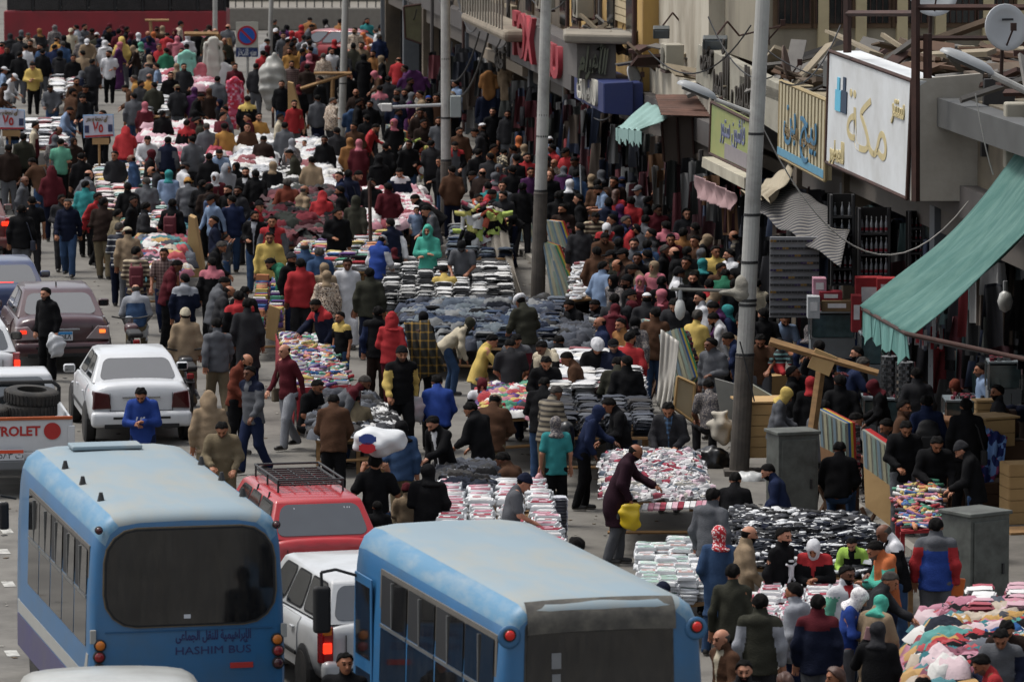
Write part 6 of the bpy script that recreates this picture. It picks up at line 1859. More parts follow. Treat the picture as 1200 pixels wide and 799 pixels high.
TPL = {'fold': (t_fold, 4, 'folded_garment', True), 'crumple': (t_crumple, 6, 'rumpled_garment', True), 'long': (t_long, 4, 'laid_out_garment', True), 'hang': (t_hang, 5, 'hung_cloth', True), 'shoe': (t_shoe, 1, 'small_shoe', True),
       'pack': (t_pack, 1, 'wrapped_packet', False), 'sock': (t_sock, 1, 'folded_socks', False), 'box': (t_box, 1, 'goods_box', False), 'roll': (t_roll, 1, 'rolled_scarf', True)}
MESH = {}
def tmesh(kind, k):
    if (kind, k) not in MESH:
        mb = TPL[kind][0](k); me = mb.mesh(kind, TPL[kind][3])
        for _ in range(3): me.materials.append(None)
        MESH[kind, k] = (me, mb)
    return MESH[kind, k]
PAL = {'bw': ['#101012','#16161a','#c4c3c0','#b5b4b2','#1c1c20','#c9c9c8','#0e0e10','#8c8b88'],
 'dark': ['#1a1d26','#141416','#252a36','#2f3542','#3b4250','#1d2230','#4a4f58','#23201f'],
 'jeans': ['#1c2436','#27344c','#33435c','#141822','#1a1a1c','#4b5664','#5f6a72','#6d6f70'],
 'maroon': ['#4a1420','#5e1726','#141414','#1c1c20','#2b2f2a','#3b1119','#20242e','#73202c'],
 'pastel': ['#c2bdb8','#b8a3a8','#8fb0a8','#c08a94','#d0ccc8','#a7b4c4','#b78a3c','#a83a34','#5d8f80','#c7b8a0'],
 'pink': ['#c5c2c0','#b56a7c','#c08f9c','#a83348','#cfccca','#c79aa6','#8d2236','#d2d0ce'],
 'white': ['#c8c8c8','#bdbdbf','#d0cfcd','#a9acb2','#c2bfb8','#8c4048','#55585e','#cfd0d2'],
 'mix': ['#1a6f78','#0f4f8a','#a81c28','#c9c7c2','#b0a08c','#b4862c','#b06a80','#262a36','#4f5560','#8c2038','#2d8a84','#17171a','#c4a9ae','#7a3048'],
 'sock': ['#111114','#17181d','#1b2030','#151922','#101012','#20242c','#c2c4c6','#2a2e38'],
 'mint': ['#c6c8c6','#b0c8bc','#9fb8b4','#c4b0b0','#b78f88','#d0d0ce','#8fae9c','#c8ccd0'],
 'kid': ['#c8c5c4','#c0a8b0','#b8b8bc','#a8324a','#c9a9b4','#8a8c90','#cfcdcc','#506070','#bdb6a8'],
 'colour': ['#2a5c9a','#a8202c','#b8a23a','#c7c5c2','#3a8a6c','#1a1a1e','#b06a7c','#5d3a7a','#c2753a']}
def dm(c):
    return mat('dye_'+c, mute(c,.25,.82), rough=.92, var=.25, scale=8, bump=.4, bscale=50, spec=.08)
COUNT = {}
PALW = {}
def cname(h):
    r, g, b = [int(h[i:i+2], 16) for i in (1,3,5)]; mx, mn = max(r,g,b), min(r,g,b)
    if mx < 45: return 'black' if b < 40 else 'navy'
    if mx-mn < 22: return 'white' if mx > 175 else ('pale grey' if mx > 120 else 'dark grey')
    if b == mx: return ('navy' if mx < 80 else ('blue' if r < 110 else 'pale blue'))
    if g == mx: return 'green' if mx < 150 else 'pale green'
    if r-g > 60: return 'maroon' if mx < 125 else ('red' if g < 70 and b < 80 else 'pink' if b > g-10 else 'orange')
    return 'pinkish' if b > g else ('beige' if mx > 140 else 'brown')
def heap(where, quad, z, hump, kinds, pal, n, nind, layer=.05, sc=1.0, hx=1.0, edge=.12, heapname='goods_heap'):
    """quad: image corners near-left, near-right, far-right, far-left of the surface at height z. n pieces, the nind topmost as things of their own"""
    q = [G(x, y, z) for x, y in quad]; q = [p+Vector((0,0,gz(p))) for p in q]
    pal_ = PAL[pal]; colr = [mute(c,.25,.82) for c in pal_]; its = []
    wq, lq = (q[1]-q[0]).length, (q[3]-q[0]).length; cells = {}
    for i in range(n):
        u, v = NR.rand(), NR.rand(); k0 = kinds[NR.randint(len(kinds))]; stk = k0 in ('fold', 'pack', 'box')
        if stk:
            nu, nv = max(1, int(wq/(.33*sc))), max(1, int(lq/(.27*sc))); best = None
            for _ in range(3):
                c_ = (NR.randint(nu), NR.randint(nv)); hh_ = cells.get(c_, 0)
                if best is None or hh_ < cells.get(best, 0): best = c_
            u, v = (best[0]+.5+NR.normal()*.05)/nu, (best[1]+.5+NR.normal()*.05)/nv
        p = bil(q, u, v)
        e = min(u, 1-u, v, 1-v)/edge; top = hump*min(1, max(.08, e))**.6*(.85+.3*NR.rand())
        zz = p.z + top*(NR.rand()**.35 if i < n-nind else 1.0)
        k = k0; tl_ = .16
        if stk:
            st_ = {'fold':.052,'pack':.05,'box':.125}[k]*sc; hc_ = cells.get(best, 0); tl_ = .03
            if hc_ > hump*1.25+.05: continue
            zz = p.z+hc_; cells[best] = hc_+st_*NR.uniform(.85,1.05)
        its.append((k, NR.randint(TPL[k][1]), Vector((p.x, p.y, zz)), NR.uniform(0, 2*PI) if k not in ('fold','pack','box') else NR.choice([0, PI])+NR.normal()*.10-ST_ANG, NR.normal()*tl_, NR.normal()*tl_, NR.randint(len(pal_)), sc*NR.uniform(.85, 1.2)))
    its.sort(key=lambda t: t[2].z if hump > .1 else 0)
    VV = []; FF = []; CC_ = []; off = 0; rest = []; ind = []
    n = len(its); nind = min(nind, n)
    order = sorted(range(n), key=lambda i: its[i][2].z-its[i][2].y*.02)
    for j, i in enumerate(order):
        it = its[i]; nm = TPL[it[0]][2]
        if j >= n-nind and COUNT.get(nm, 0) < 296: COUNT[nm] = COUNT.get(nm, 0)+1; ind.append(it)
        else: rest.append(it)
    for k, sd_, p, rz, rx, ry, c, s_ in ind:
        me, _ = tmesh(k, sd_); nm = TPL[k][2]; o = bpy.data.objects.new(nm, me); COL.objects.link(o)
        o.location = p+Vector((0,0,.012)); o.rotation_euler = (rx*.6, ry*.6, rz); o.scale = (s_,)*3
        c2 = '#a9a9a8' if pal in ('bw','sock') else ('#d0d0d0' if k in ('pack','shoe') else pal_[c])
        ms = [dm(pal_[c]), dm(c2), dm(pal_[(c+5) % len(pal_)])] if k != 'pack' else [dm('#c9cbcc'), dm(pal_[c]), dm(pal_[(c+4) % len(pal_)])]
        for i in range(3): o.material_slots[i].link = 'OBJECT'; o.material_slots[i].material = ms[i]
        tag(o, cname(pal_[c])+' '+nm.replace('_', ' ')+' lying on '+where, nm.split('_')[-1], nm.replace('_', ' ')+' pieces on '+where)
    for k, sd_, p, rz, rx, ry, c, s_ in rest:
        me, mb = tmesh(k, sd_); V = np.array(mb.v)*s_; M = np.array(Euler((rx, ry, rz)).to_matrix())
        V = V@M.T+np.array(p); VV.append(V)
        cols = [colr[c], rgb('#c4c4c4') if pal in ('bw','sock') or k in ('pack','shoe') else colr[c], colr[(c+5) % len(colr)]]
        if k == 'pack': cols = [rgb('#c4c6c8'), colr[c], colr[(c+4) % len(colr)]]
        for f_, m_ in zip(mb.f, mb.m):
            FF.append(tuple(x+off for x in f_)); CC_.append((cols[m_], len(f_)))
        off += len(V)
    if VV:
        me = bpy.data.meshes.new(heapname); me.from_pydata(np.concatenate(VV).tolist(), [], FF)
        me.polygons.foreach_set('use_smooth', [True]*len(FF))
        ca = me.color_attributes.new('Col', 'FLOAT_COLOR', 'CORNER'); arr = []
        for c, k in CC_: arr += [c[0], c[1], c[2], 1.0]*k
        ca.data.foreach_set('color', arr); me.materials.append(attrmat('heap_cloth'))
        tag(link(heapname, me), 'piled goods making up '+where, kind='stuff')
    return q
def table(name, lab, quad, z, m=WOOD, apron=None, legs=True, th=.04, grp='market stall tables'):
    q = [G(x, y, z) for x, y in quad]; b = q[0].copy(); dz = gz(b); q = [p+Vector((0,0,dz)) for p in q]; b.z = dz
    o = empty(name, b); r_ = [p-b for p in q]; low = [p-Vector((0,0,th)) for p in r_]
    n_ = 5
    for i in range(n_):   # planks
        a, c = i/n_, (i+1)/n_-.012
        mb = MB(); P4 = [r_[0].lerp(r_[3],a), r_[1].lerp(r_[2],a), r_[1].lerp(r_[2],c), r_[0].lerp(r_[3],c)]
        mb.quadbox(P4, Vector((0,0,-th))); mb.build('plank', m, o)
    cen = sum(r_, Vector())/4
    for p in low:
        p2 = p.lerp(Vector((cen.x,cen.y,p.z)), .08); MB().box((p2.x, p2.y, p2.z/2),(.06,.06,p2.z)).build('leg', m, o)
    MB().tube(low[0]*1-Vector((0,0,z*.5)), low[1]-Vector((0,0,z*.5)), .025, n=4).build('rail', m, o)
    if apron:
        mb = MB()
        mb.grid(lambda u, v: r_[0].lerp(r_[1],u)+Vector((.02*math.sin(u*30)*v, -.05-.03*v*math.sin(u*22), .03-v*z*.8)), 30, 4); x = mb.build('apron', apron, o, smooth=True); x.modifiers.new('t','SOLIDIFY').thickness = .008
        mb = MB(); mb.grid(lambda u, v: r_[3].lerp(r_[0],u)+Vector((-.05-.03*v*math.sin(u*22), .02*math.sin(u*30)*v, .03-v*z*.8)), 20, 4); x = mb.build('apron', apron, o, smooth=True); x.modifiers.new('t','SOLIDIFY').thickness = .008
    return tag(o, lab, 'stall', grp)
REDC = mat('cloth_stall_red','#7a101c',rough=.85,var=.15,bump=.2); GRC = mat('cloth_stall_grey','#6a6c6c',rough=.85,var=.15); TQC = mat('cloth_stall_teal','#5f8a90',rough=.8,var=.2)
def stall(where, quad, z, hump, kinds, pal, n, nind, m=WOOD, apron=None, sc=1.0, **k):
    table('market_stall', 'wooden plank stall table under '+where, quad, z, m, apron); heap(where, quad, z, hump, kinds, pal, n, nind, sc=sc, **k)
stall('the pile of black and white shirts', [(446,366),(552,366),(548,322),(452,322)], .55, .55, ['fold'], 'bw', 900, 90)
stall('the black and white piles beside the grey sheet', [(554,360),(602,356),(592,318),(553,320)], .5, .45, ['fold'], 'bw', 420, 30)
stall('the heap of jeans jackets', [(462,404),(652,410),(664,366),(480,364)], .6, .26, ['fold','fold','crumple'], 'jeans', 1300, 90, sc=1.05)
stall('the patterned scarf stall', [(335,322),(428,318),(460,278),(352,288)], .7, .18, ['fold','pack'], 'colour', 420, 30)
stall('the maroon clothes heap', [(312,290),(404,288),(398,238),(320,240)], .7, .40, ['crumple','crumple','long'], 'maroon', 420, 36, sc=1.3)
stall('the black and white heap in the middle distance', [(292,246),(352,240),(350,205),(300,208)], .7, .25, ['crumple'], 'bw', 260, 16, sc=1.1)
stall('the pale blue and grey heap', [(355,242),(402,236),(398,200),(358,204)], .7, .22, ['crumple','fold'], 'white', 220, 14, sc=1.1)
stall('the stacked fabrics at the left', [(120,275),(200,270),(176,200),(108,205)], .7, .45, ['fold'], 'pastel', 900, 60, sc=1.15)
stall('the pink and white goods at the far left', [(172,196),(268,190),(255,150),(172,152)], .8, .20, ['fold','crumple'], 'pink', 460, 24, sc=1.3)
stall('the white goods near the mustard sweaters', [(272,232),(312,226),(322,165),(280,168)], .8, .22, ['fold','crumple'], 'white', 420, 18, sc=1.2)
stall('the pink and maroon heap by the camera lamp post', [(425,270),(512,264),(488,228),(426,230)], .75, .20, ['crumple'], 'pink', 320, 16, sc=1.15)
stall('the blue jeans stacks by the lamp post', [(522,306),(602,302),(590,270),(528,272)], .75, .15, ['fold'], 'jeans', 320, 18)
stall('the white scarf stack', [(640,478),(760,476),(738,430),(648,432)], .85, .22, ['fold'], 'white', 520, 40, sc=1.25)
stall('the dark folded clothes stall', [(650,512),(772,512),(762,478),(642,480)], .85, .16, ['fold'], 'dark', 480, 40, sc=1.1)
stall('the coloured bits beside the striped sweater', [(560,494),(645,488),(642,452),(568,456)], .8, .12, ['crumple','roll'], 'colour', 360, 30, sc=.8)
stall('the baby shoe stall', [(712,588),(834,588),(814,536),(708,540)], .78, .16, ['shoe'], 'kid', 1000, 160, sc=.95)
stall('the packaged bed sheets', [(512,660),(668,660),(642,578),(512,584)], .7, .14, ['pack'], 'pink', 520, 80, sc=1.1)
stall('the dark accessories table', [(508,592),(588,584),(574,548),(516,552)], .75, .12, ['shoe','roll','crumple'], 'dark', 300, 24)
stall('the sock stall', [(868,664),(1078,686),(1010,612),(848,604)], .75, .18, ['sock'], 'sock', 1500, 200, sc=1.0)
stall('the clear packets between the right bus and the shoppers', [(752,716),(838,704),(820,652),(746,656)], .55, .22, ['pack'], 'mint', 420, 70, sc=.9)
stall('the clothes heap at the lower right', [(1066,840),(1262,840),(1236,742),(1092,748)], .6, .42, ['crumple','crumple','crumple','fold'], 'mix', 1100, 130, sc=1.35)
stall('the folded pink clothes behind the lower right heap', [(1130,742),(1215,742),(1215,712),(1128,716)], .9, .22, ['fold'], 'pink', 240, 20)
stall('the red trinket stall among the shoppers', [(880,742),(1006,738),(1000,694),(892,698)], .85, .08, ['roll','pack'], 'pink', 420, 40, sc=.9)
stall('the stall with the red cloth', [(348,456),(412,452),(382,396),(326,392)], .8, .05, ['roll','pack'], 'colour', 420, 40, apron=REDC, sc=.8)
stall('the coloured packs beside the green jacket', [(292,386),(334,384),(334,340),(300,342)], .6, .40, ['box'], 'colour', 160, 30, sc=.8)
stall('the glasses stall', [(700,408),(748,404),(738,338),(694,342)], .85, .04, ['sock','roll'], 'dark', 260, 10, sc=.7)
stall('the glasses table by the red waistcoat', [(668,352),(722,346),(716,308),(672,310)], .85, .06, ['roll','pack'], 'white', 160, 10, sc=.8)
stall('the belts and ties stall', [(370,516),(452,512),(430,462),(366,466)], .6, .12, ['shoe','roll','crumple'], 'dark', 320, 20)
stall('the caps beside the man carrying the white bag', [(418,512),(470,508),(456,480),(418,484)], .6, .10, ['shoe','crumple'], 'bw', 140, 16, sc=.8)
stall('the white goods below the left price board', [(22,176),(80,174),(76,144),(28,146)], .8, .15, ['fold'], 'white', 220, 12, sc=1.3)
stall('the white goods at the far end', [(160,138),(205,136),(198,106),(160,108)], .8, .15, ['fold'], 'white', 200, 10, sc=1.3)
stall('the blue white goods behind the slim lamp post', [(338,206),(396,202),(386,168),(342,170)], .8, .15, ['fold','crumple'], 'white', 240, 12, sc=1.2)
stall('the green and navy clothes by the wooden board', [(165,330),(218,326),(214,268),(160,272)], .75, .18, ['fold','crumple'], 'mix', 300, 20, sc=1.2)
stall('the white goods beside the yellow jacket', [(55,118),(100,116),(98,94),(58,96)], .8, .12, ['fold'], 'white', 160, 6, sc=1.4)
stall('the far pale goods under the wooden stands', [(190,108),(250,106),(246,84),(192,86)], .8, .15, ['crumple'], 'pink', 160, 6, sc=1.5)
stall('the blue scarves tray', [(1056,622),(1106,620),(1098,572),(1050,576)], .95, .06, ['roll','sock'], 'colour', 220, 20, m=mat('tray_red','#8c1a20',var=.2), sc=.7)
stall('the sparse dark goods by the leather jackets', [(610,412),(700,410),(700,384),(620,384)], .5, .2, ['crumple'], 'dark', 260, 16, sc=1.2)
# stack of folded striped cloths at the bus
q0 = G(652,640); 
for i in range(14):
    me, _ = tmesh('fold', i % 4); o = bpy.data.objects.new('folded_cloth', me); COL.objects.link(o); o.location = q0+Vector((0,0,.72+.045*i-.62)); o.scale = (1.05,1.2,.9); o.rotation_euler = (0,0,RND.uniform(-.08,.08))
    for k in range(3): o.material_slots[k].link = 'OBJECT'; o.material_slots[k].material = dm('#b9bcc4' if k != 1 else '#6d6a86')
    tag(o, 'white and violet folded cloth in the tall stack beside the man in the beanie', 'cloth', 'folded cloths in the tall stack')
# low front row of booklets on the baby shoe stall
for i in range(12):
    p = G(756+7*i, 594-1.2*i*.3, .80); b = MB().box((0,0,0),(.075,.30,.03)).build('flat_box', dm(PAL['pink'][i % 8]), None); b.location = p+Vector((0,-.02,.0)); b.rotation_euler = (.15,0,-.1)
    tag(b, cname(PAL['pink'][i % 8])+' flat box in the row along the front edge of the baby shoe stall', 'box', 'flat boxes along the baby shoe stall')

# ------------------------------------------------------------------ display boards (lids standing open)
BK = mat('board_back', '#8f8f82', rough=.8, var=.15, dirt='#5c5a4e', dirt_amt=.5, dscale=3)
def displ(lab, tl, tr, br, bl, d, cols, low=.45, edge=12, plyc=PLY, slats=6):
    s_ = d/FPX; f = D(*bl, d); gp = gz(f)
    P4 = [D(*bl, d), D(*br, d-.15), D(*tr, d-.15+.25), D(*tl, d+.25)]; o = empty('display_board', P4[0]); b0_ = P4[0]; r_ = [p-b0_ for p in P4]
    tv = Vector((edge*s_, .12, 0))/len(cols)
    ups = [r_[0].lerp(r_[3],low), r_[1].lerp(r_[2],low), r_[2], r_[3]]
    for i, c in enumerate(cols):
        off = tv*i; mb = MB(); mb.quadbox([p+off for p in r_], tv*.94); mb.build('edge_layer' if i else 'back_panel', mat('edge_'+c, c, rough=.6, var=.15, dirt='#4a443c', dirt_amt=.25, dscale=6) if i else BK, o)
    if low > 0:
        mb = MB(); mb.quadbox([p-Vector((0,.03,0)) for p in (r_[0]-Vector((0,0,.04)), r_[1]-Vector((0,0,.04)), ups[1], ups[0])], Vector((0,.025,0))); mb.build('plywood_sheet', plyc, o)
    for i in range(slats):
        u = (i+.5)/slats; a, c = ups[0].lerp(ups[1],u), ups[3].lerp(ups[2],u); mb = MB(); w_ = (ups[1]-ups[0])*(.30/slats)
        mb.quadbox([a-w_-Vector((0,.02,0)), a+w_-Vector((0,.02,0)), c+w_-Vector((0,.02,0)), c-w_-Vector((0,.02,0))], Vector((0,.012,0))); mb.build('slat', mat('slat_%d' % (i % 3), ('#5f7078','#8d8a72','#6f7f74')[i % 3], var=.3), o)
    # goods hooked on its face
    gmb = MB()
    for i in range(70):
        u, v = NR.rand(), NR.uniform(.05,.95); p = r_[1].lerp(r_[2], v)+tv*len(cols)+Vector((NR.uniform(.01,.05), NR.uniform(0,.25), 0)); gmb.box(p, (.05,.04,.035), mi=int(NR.randint(3)))
    gmb.build('hooked_goods', [INK, CHROME, dm('#8c3040')], o)['kind'] = 'stuff'
    # trestle
    base = b0_.z-gz(b0_)
    if base > .3:
        for u in (.1,.9):
            p = r_[0].lerp(r_[1],u); MB().tube(p-Vector((.1,0,.02)), Vector((p.x+.15,p.y,-base)), .03, n=4).build('leg', DWOOD, o); MB().tube(p-Vector((-.15,0,.02)), Vector((p.x-.15,p.y,-base)), .03, n=4).build('leg', DWOOD, o)
    return tag(o, lab, 'display board', 'open display boards of small goods')
displ('display board with blue, yellow and red edges on a trestle by the T frame', (958,479),(991,496),(994,580),(964,566), 78.6, ['#8f8f82','#174a80','#b8a13a','#a02a1e'], low=.50, edge=12, plyc=mat('ply_brown','#7d5c3e',var=.2))
displ('red-edged display board with pale plywood on its lower back', (1010,503),(1042,524),(1050,618),(1014,590), 76.4, ['#8f8f82','#b01c20','#9c181c'], low=.50, edge=11)
displ('plastic-draped display board edged blue, yellow and green in the middle right', (772,392),(793,385),(812,442),(784,470), 90, ['#8f8f82','#1f4f86','#b8a13a','#2d7a56'], low=0, edge=9)
displ('small light board edged teal and red left of the draped board', (751,374),(762,376),(772,412),(762,418), 93, ['#b9b9ac','#3a8a86','#a02a1e'], low=0, edge=6, slats=3)
displ('upper rainbow-edged display board right of the tall lamp post', (638,258),(653,260),(674,322),(655,330), 112, ['#9a9a90','#1f4f86','#b8a13a','#a02a1e'], low=0, edge=9)
displ('lower rainbow-edged display board right of the tall lamp post', (636,284),(648,288),(672,346),(646,352), 109.5, ['#b5b5aa','#2d7a56','#b8a13a','#a02a1e'], low=0, edge=9)
displ('yellow green panel board beyond the rainbow-edged boards', (676,316),(692,328),(697,354),(680,354), 111, ['#7f8440','#6c6a3a'], low=0, edge=3, slats=1)
displ('striped board with a wooden lower half left of the neon clothes', (452,146),(472,155),(470,200),(450,192), 146, ['#a9aca4','#4f6f60','#b06a3a'], low=.42, edge=6)
displ('tilted display board just left of the tall lamp post', (599,207),(613,216),(626,254),(602,268), 128, ['#a8a89c','#1f5f8a','#b06a3a'], low=.3, edge=5)
displ('second tilted board below the first one left of the tall lamp post', (606,252),(620,258),(634,282),(610,286), 122, ['#a8a89c','#2f6f9a','#a88a5a'], low=0, edge=5)
displ('small striped board behind the neon clothes', (503,168),(515,174),(518,202),(504,198), 141, ['#b5b8ae','#3a7a60'], low=0, edge=4, slats=3)
# plastic and sheets over boards
sheet('plastic_sheet', 'translucent grey plastic sheet draped over the board beside the thick lamp post', D(775,386,89.2), D(796,400,89.0), D(782,494,88.4), D(768,470,88.6), mat('plastic_pale','#98948c',rough=.45,var=.25,scale=4), sag=.12, wav=.025, cat='sheet', folds_=6)
sheet('grey_sheet', 'dusty grey cloth sheet hanging over the clothes rack left of the tall lamp post', D(573,240,113.5), D(590,247,113), D(617,352,110.5), D(583,352,111), mat('cloth_dusty_grey','#6d675e',rough=.9,var=.12), sag=-.25, wav=.06, cat='sheet', folds_=5)
sheet('patterned_cloth', 'blue, white and red patterned cloth draped over a wooden box at the right', D(1134,478,79.2), D(1150,500,79), D(1150,596,78.6), D(1131,560,78.7), speckmat('cloth_blue_pattern','#16245c','#6f90c0','#8a3a5c',9,th=.45), sag=-.1, wav=.08, cat='cloth', folds_=5)
sheet('patterned_cloth', 'second fold of the blue patterned cloth hanging over the plank box', D(1150,498,79.1), D(1180,512,79), D(1176,548,78.7), D(1148,585,78.6), speckmat('cloth_blue_pattern','#16245c','#6f90c0','#8a3a5c',9,th=.45), sag=-.05, wav=.06, cat='cloth', folds_=4)
# boards and trays by the thick post
def slab(name, lab, p4, d, th, m, cat='board', grp=None, tv=None):
    q = [D(x, y, dd) for (x, y), dd in zip(p4, d if isinstance(d, (list, tuple)) else [d]*4)]; q = [q[3], q[2], q[1], q[0]]; o_ = q[0].copy(); mb = MB(); mb.quadbox([p-o_ for p in q], tv or Vector((.02, th, 0)))
    x = mb.build(name, m, None, bevel=.006); x.location = o_; return tag(x, lab, cat, grp)
t_ = slab('wooden_tray', 'pale wooden tray standing upright beside the plastic sheet', [(794,441),(814,450),(812,494),(790,478)], 87.6, .05, mat('tray_pale','#a8987a',var=.2,dirt='#7a6848',dirt_amt=.5))
for a, b in ((0,1),(1,2),(2,3),(3,0)):
    q = [D(x, y, 87.55) for x, y in ((794,441),(814,450),(812,494),(790,478))]; x = MB().tube(q[a]-t_.location, q[b]-t_.location, .025, n=4).build('batten', PLY, t_)
slab('white_board', 'grey white board leaning against the thick lamp post', [(837,443),(862,450),(861,522),(848,512)], 85, .03, mat('board_greywhite','#7d7d78',var=.1,dirt='#565650',dirt_amt=.5))
slab('curved_board', 'grey white board with a rounded top right of the thick lamp post', [(877,448),(915,470),(915,490),(880,488)], 84.6, .10, mat('board_greenwhite','#8a8d82',var=.1,dirt='#5c5f54',dirt_amt=.5))
def wbox(lab, px, py, d, size, m=PLY, name='wooden_box', cat='box', grp='wooden boxes by the stalls', rz=None, lid=True, plank=True):
    p = D(px, py, d); o = empty(name, p, ST_ANG if rz is None else rz); w_, l_, h_ = size
    MB().box((0,0,h_/2),(w_-.03,l_-.03,h_)).build('carcass', m, o)
    k = max(2, int(h_/.16))
    for i in range(k):
        MB().box((0,-l_/2,(i+.5)*h_/k),(w_,.02,h_/k-.012)).build('board', m, o); MB().box((-w_/2,0,(i+.5)*h_/k),(.02,l_-.03,h_/k-.012)).build('board', m, o)
    if lid: MB().box((.02,.02,h_+.03),(w_+.10,l_+.10,.03), rz=.05).build('lid', m, o)
    return tag(o, lab, cat, grp)
wbox('plywood box with a loose lid next to the thick lamp post', 893, 533, 84.2, (.80,.7,.85)); wbox('second plywood box with a lid beside the tall grey cabinet', 925, 500, 83.8, (.50,.6,.18))
CAB = mat('cabinet_grey', '#51544f', rough=.6, var=.12, scale=2, dirt='#2b2a26', dirt_amt=.75, dscale=3.2, metal=.1)
def cabinet(lab, px, py, d, size, rz, arab=None):
    p = D(px, py, d); p.z = gz(p); o = empty('metal_cabinet', p, rz); w_, l_, h_ = size
    MB().box((0,0,h_/2),(w_,l_,h_)).build('body', CAB, o, bevel=.01); MB().box((0,0,h_+.02),(w_+.06,l_+.06,.05)).build('lid', CAB, o, bevel=.01)
    MB().box((w_*.0,-l_/2-.012,h_/2),(w_*.86,.02,h_*.9)).build('door', CAB, o, bevel=.008); MB().box((w_*.3,-l_/2-.03,h_*.5),(.03,.03,.14)).build('handle', IRON, o)
    if arab:
        me = text_mesh(arabic(arab), .2, ext=.002); me.transform(Matrix.Translation((-w_/2-.004,.05,h_*.66)) @ Euler((PI/2,0,-PI/2)).to_matrix().to_4x4()); me.materials.append(IRON); link('lettering', me, o)
    return tag(o, lab, 'cabinet', 'grey metal cabinets at the stalls')
pc = G(928,612,.13); cabinet('tall grey metal cabinet standing between the thick lamp post and the T frame', 928, 612, pc.y, (.62,.5,1.45), ST_ANG+.2, 'بحر')
pc = G(1142,715,.13); cabinet('large grey metal cabinet beside the boy in the blue and red hoodie', 1142, 715, pc.y, (.66,.6,1.42), ST_ANG+.5, 'بحر')
pc = G(568,300); cabinet('pale green electrical box left of the tall lamp post', 566, 290, pc.y, (.9,.5,1.2), ST_ANG*.5)
pc = G(602,300); cabinet('second pale electrical box against the first one by the camouflage jacket', 592, 290, pc.y+.1, (.55,.5,1.15), ST_ANG*.5)
wbox('tall wooden box under the blue patterned cloth', 1162, 521, 79.4, (.5,.5,.40), PLY, rz=.4); wbox('brown wooden crate standing below the patterned cloth', 1160, 640, 78.8, (.55,.5,.98), DWOOD, rz=.4, lid=False)
wbox('plank crate tied with string at the right edge', 1200, 625, 77.6, (.60,.5,1.05), PLY, rz=.2, lid=False); wbox('open dark wooden crate at the right edge under the tied crate', 1205, 692, 76.6, (.70,.5,.85), WOOD, rz=.2); wbox('small plywood box on top behind the patterned cloth', 1152, 487, 80.2, (.22,.2,.2), PLY)
wbox('rough box under the red-edged display board', 1060, 634, 80.2, (1.1,.7,.28), DWOOD, rz=0, lid=False)
wbox('cardboard-brown box behind the clothes at the right edge', 1182, 688, 77.5, (.4,.4,.3), mat('cardboard','#6e4a2e',var=.15), rz=.1, lid=False)
cb_ = MB().lathe([(.04,0),(.05,.12),(.045,.12),(.036,.01)], 14).build('paper_cup', mat('cup_orange','#b85a2c',var=.1)); cb_.location = D(1122,600,79.6); cb_.scale = (1.4,)*3; tag(cb_, 'orange paper cup on the large grey cabinet', 'cup')
# T frame of rough timber
f = G(938,606,.13); o = empty('timber_frame', f); q1 = D(963,425,f.y)
MB().tube((0,0,0), q1-f, .075, .07, 4).build('post', WOOD, o); MB().tube(D(902,400,f.y-.1)-f, D(1029,437,f.y-.1)-f, .065, .05, 4).build('beam', WOOD, o)
MB().box(q1-f+Vector((.0,-.1,.02)), (.34,.06,.30), ry=.4).build('gusset', PLY, o); tag(o, 'rough timber T frame leaning in front of the grey cabinet', 'frame')
# sandbag-like sack at its foot
def blob(name, lab, p, r, m, cat, seed=1, fold=.03, grp=None, h=None, f=20):
    V, Q = nets(lambda q: ell(q, (0,0,0), r)+folds(q, fold, f, seed), (-r[0]*1.4,-r[1]*1.4,-r[2]*1.4), tuple(x*1.4 for x in r), h or max(.015, min(r)/6))
    me = to_mesh(name, [(V,Q,np.zeros(len(Q),int))]); me.materials.append(m); o = link(name, me); o.location = p; return tag(o, lab, cat, grp) if lab else o
SACKM = mat('sack_brown', '#4a3a28', rough=.95, var=.3, bump=.5, bscale=30)
blob('sack', 'brown sack under the trestle of the blue-edged board', D(988,610,82), (.42,.4,.38), SACKM, 'sack', 3)
blob('rubble_bag', 'light blue plastic sheet bundle behind the pink clothes', D(1148,700,76.2), (.42,.3,.20), mat('plastic_blue','#6d8cc0',rough=.4,var=.15), 'bundle', 5, .04)
blob('white_bag', 'big off-white bag at the right edge above the clothes heap', D(1195,700,74.5), (.28,.25,.42), mat('plastic_offwhite','#a3a29c',rough=.5,var=.08), 'bag', 7, .04)
blob('plastic_bag', 'white printed plastic bag resting beside the sitting men', D(881,563,83), (.28,.16,.14), mat('bag_grey_white','#a9abaa',rough=.4,var=.1), 'bag', 4, .03)
blob('black_bag', 'big black leather bag left of the thick lamp post', D(835,542,84.5), (.30,.2,.27), mat('leather_black','#0f0f10',rough=.35,var=.2), 'bag', 9, .03)
blob('white_cloth_bundle', 'off-white cloth bundle above the black bag', D(845,500,84.5), (.20,.15,.26), mat('cloth_offwhite','#9a9488',rough=.9,var=.1), 'bundle', 12, .035, f=15)
blob('clear_bag', 'clear grey plastic bag beside the dark jacket at the display trays', D(1105,600,79.4), (.30,.2,.30), mat('plastic_clear_grey','#8c8c8a',rough=.35,var=.15), 'bag', 2, .04)
blob('tarpaulin', 'black tarpaulin mound left of the men in leather jackets', D(640,372,103), (1.0,.8,.42), mat('tarp_black','#131314',rough=.5,var=.2), 'tarpaulin', 8, .07, h=.06, f=7)
blob('wrapped_white_dress', 'tall bundle of white dresses wrapped in clear plastic at the far stalls', G(320,150)+Vector((0,0,1.35)), (.42,.35,.82), mat('plastic_white','#8f8e88',rough=.45,var=.3,scale=4), 'bundle', 21, .045, h=.04, f=9)
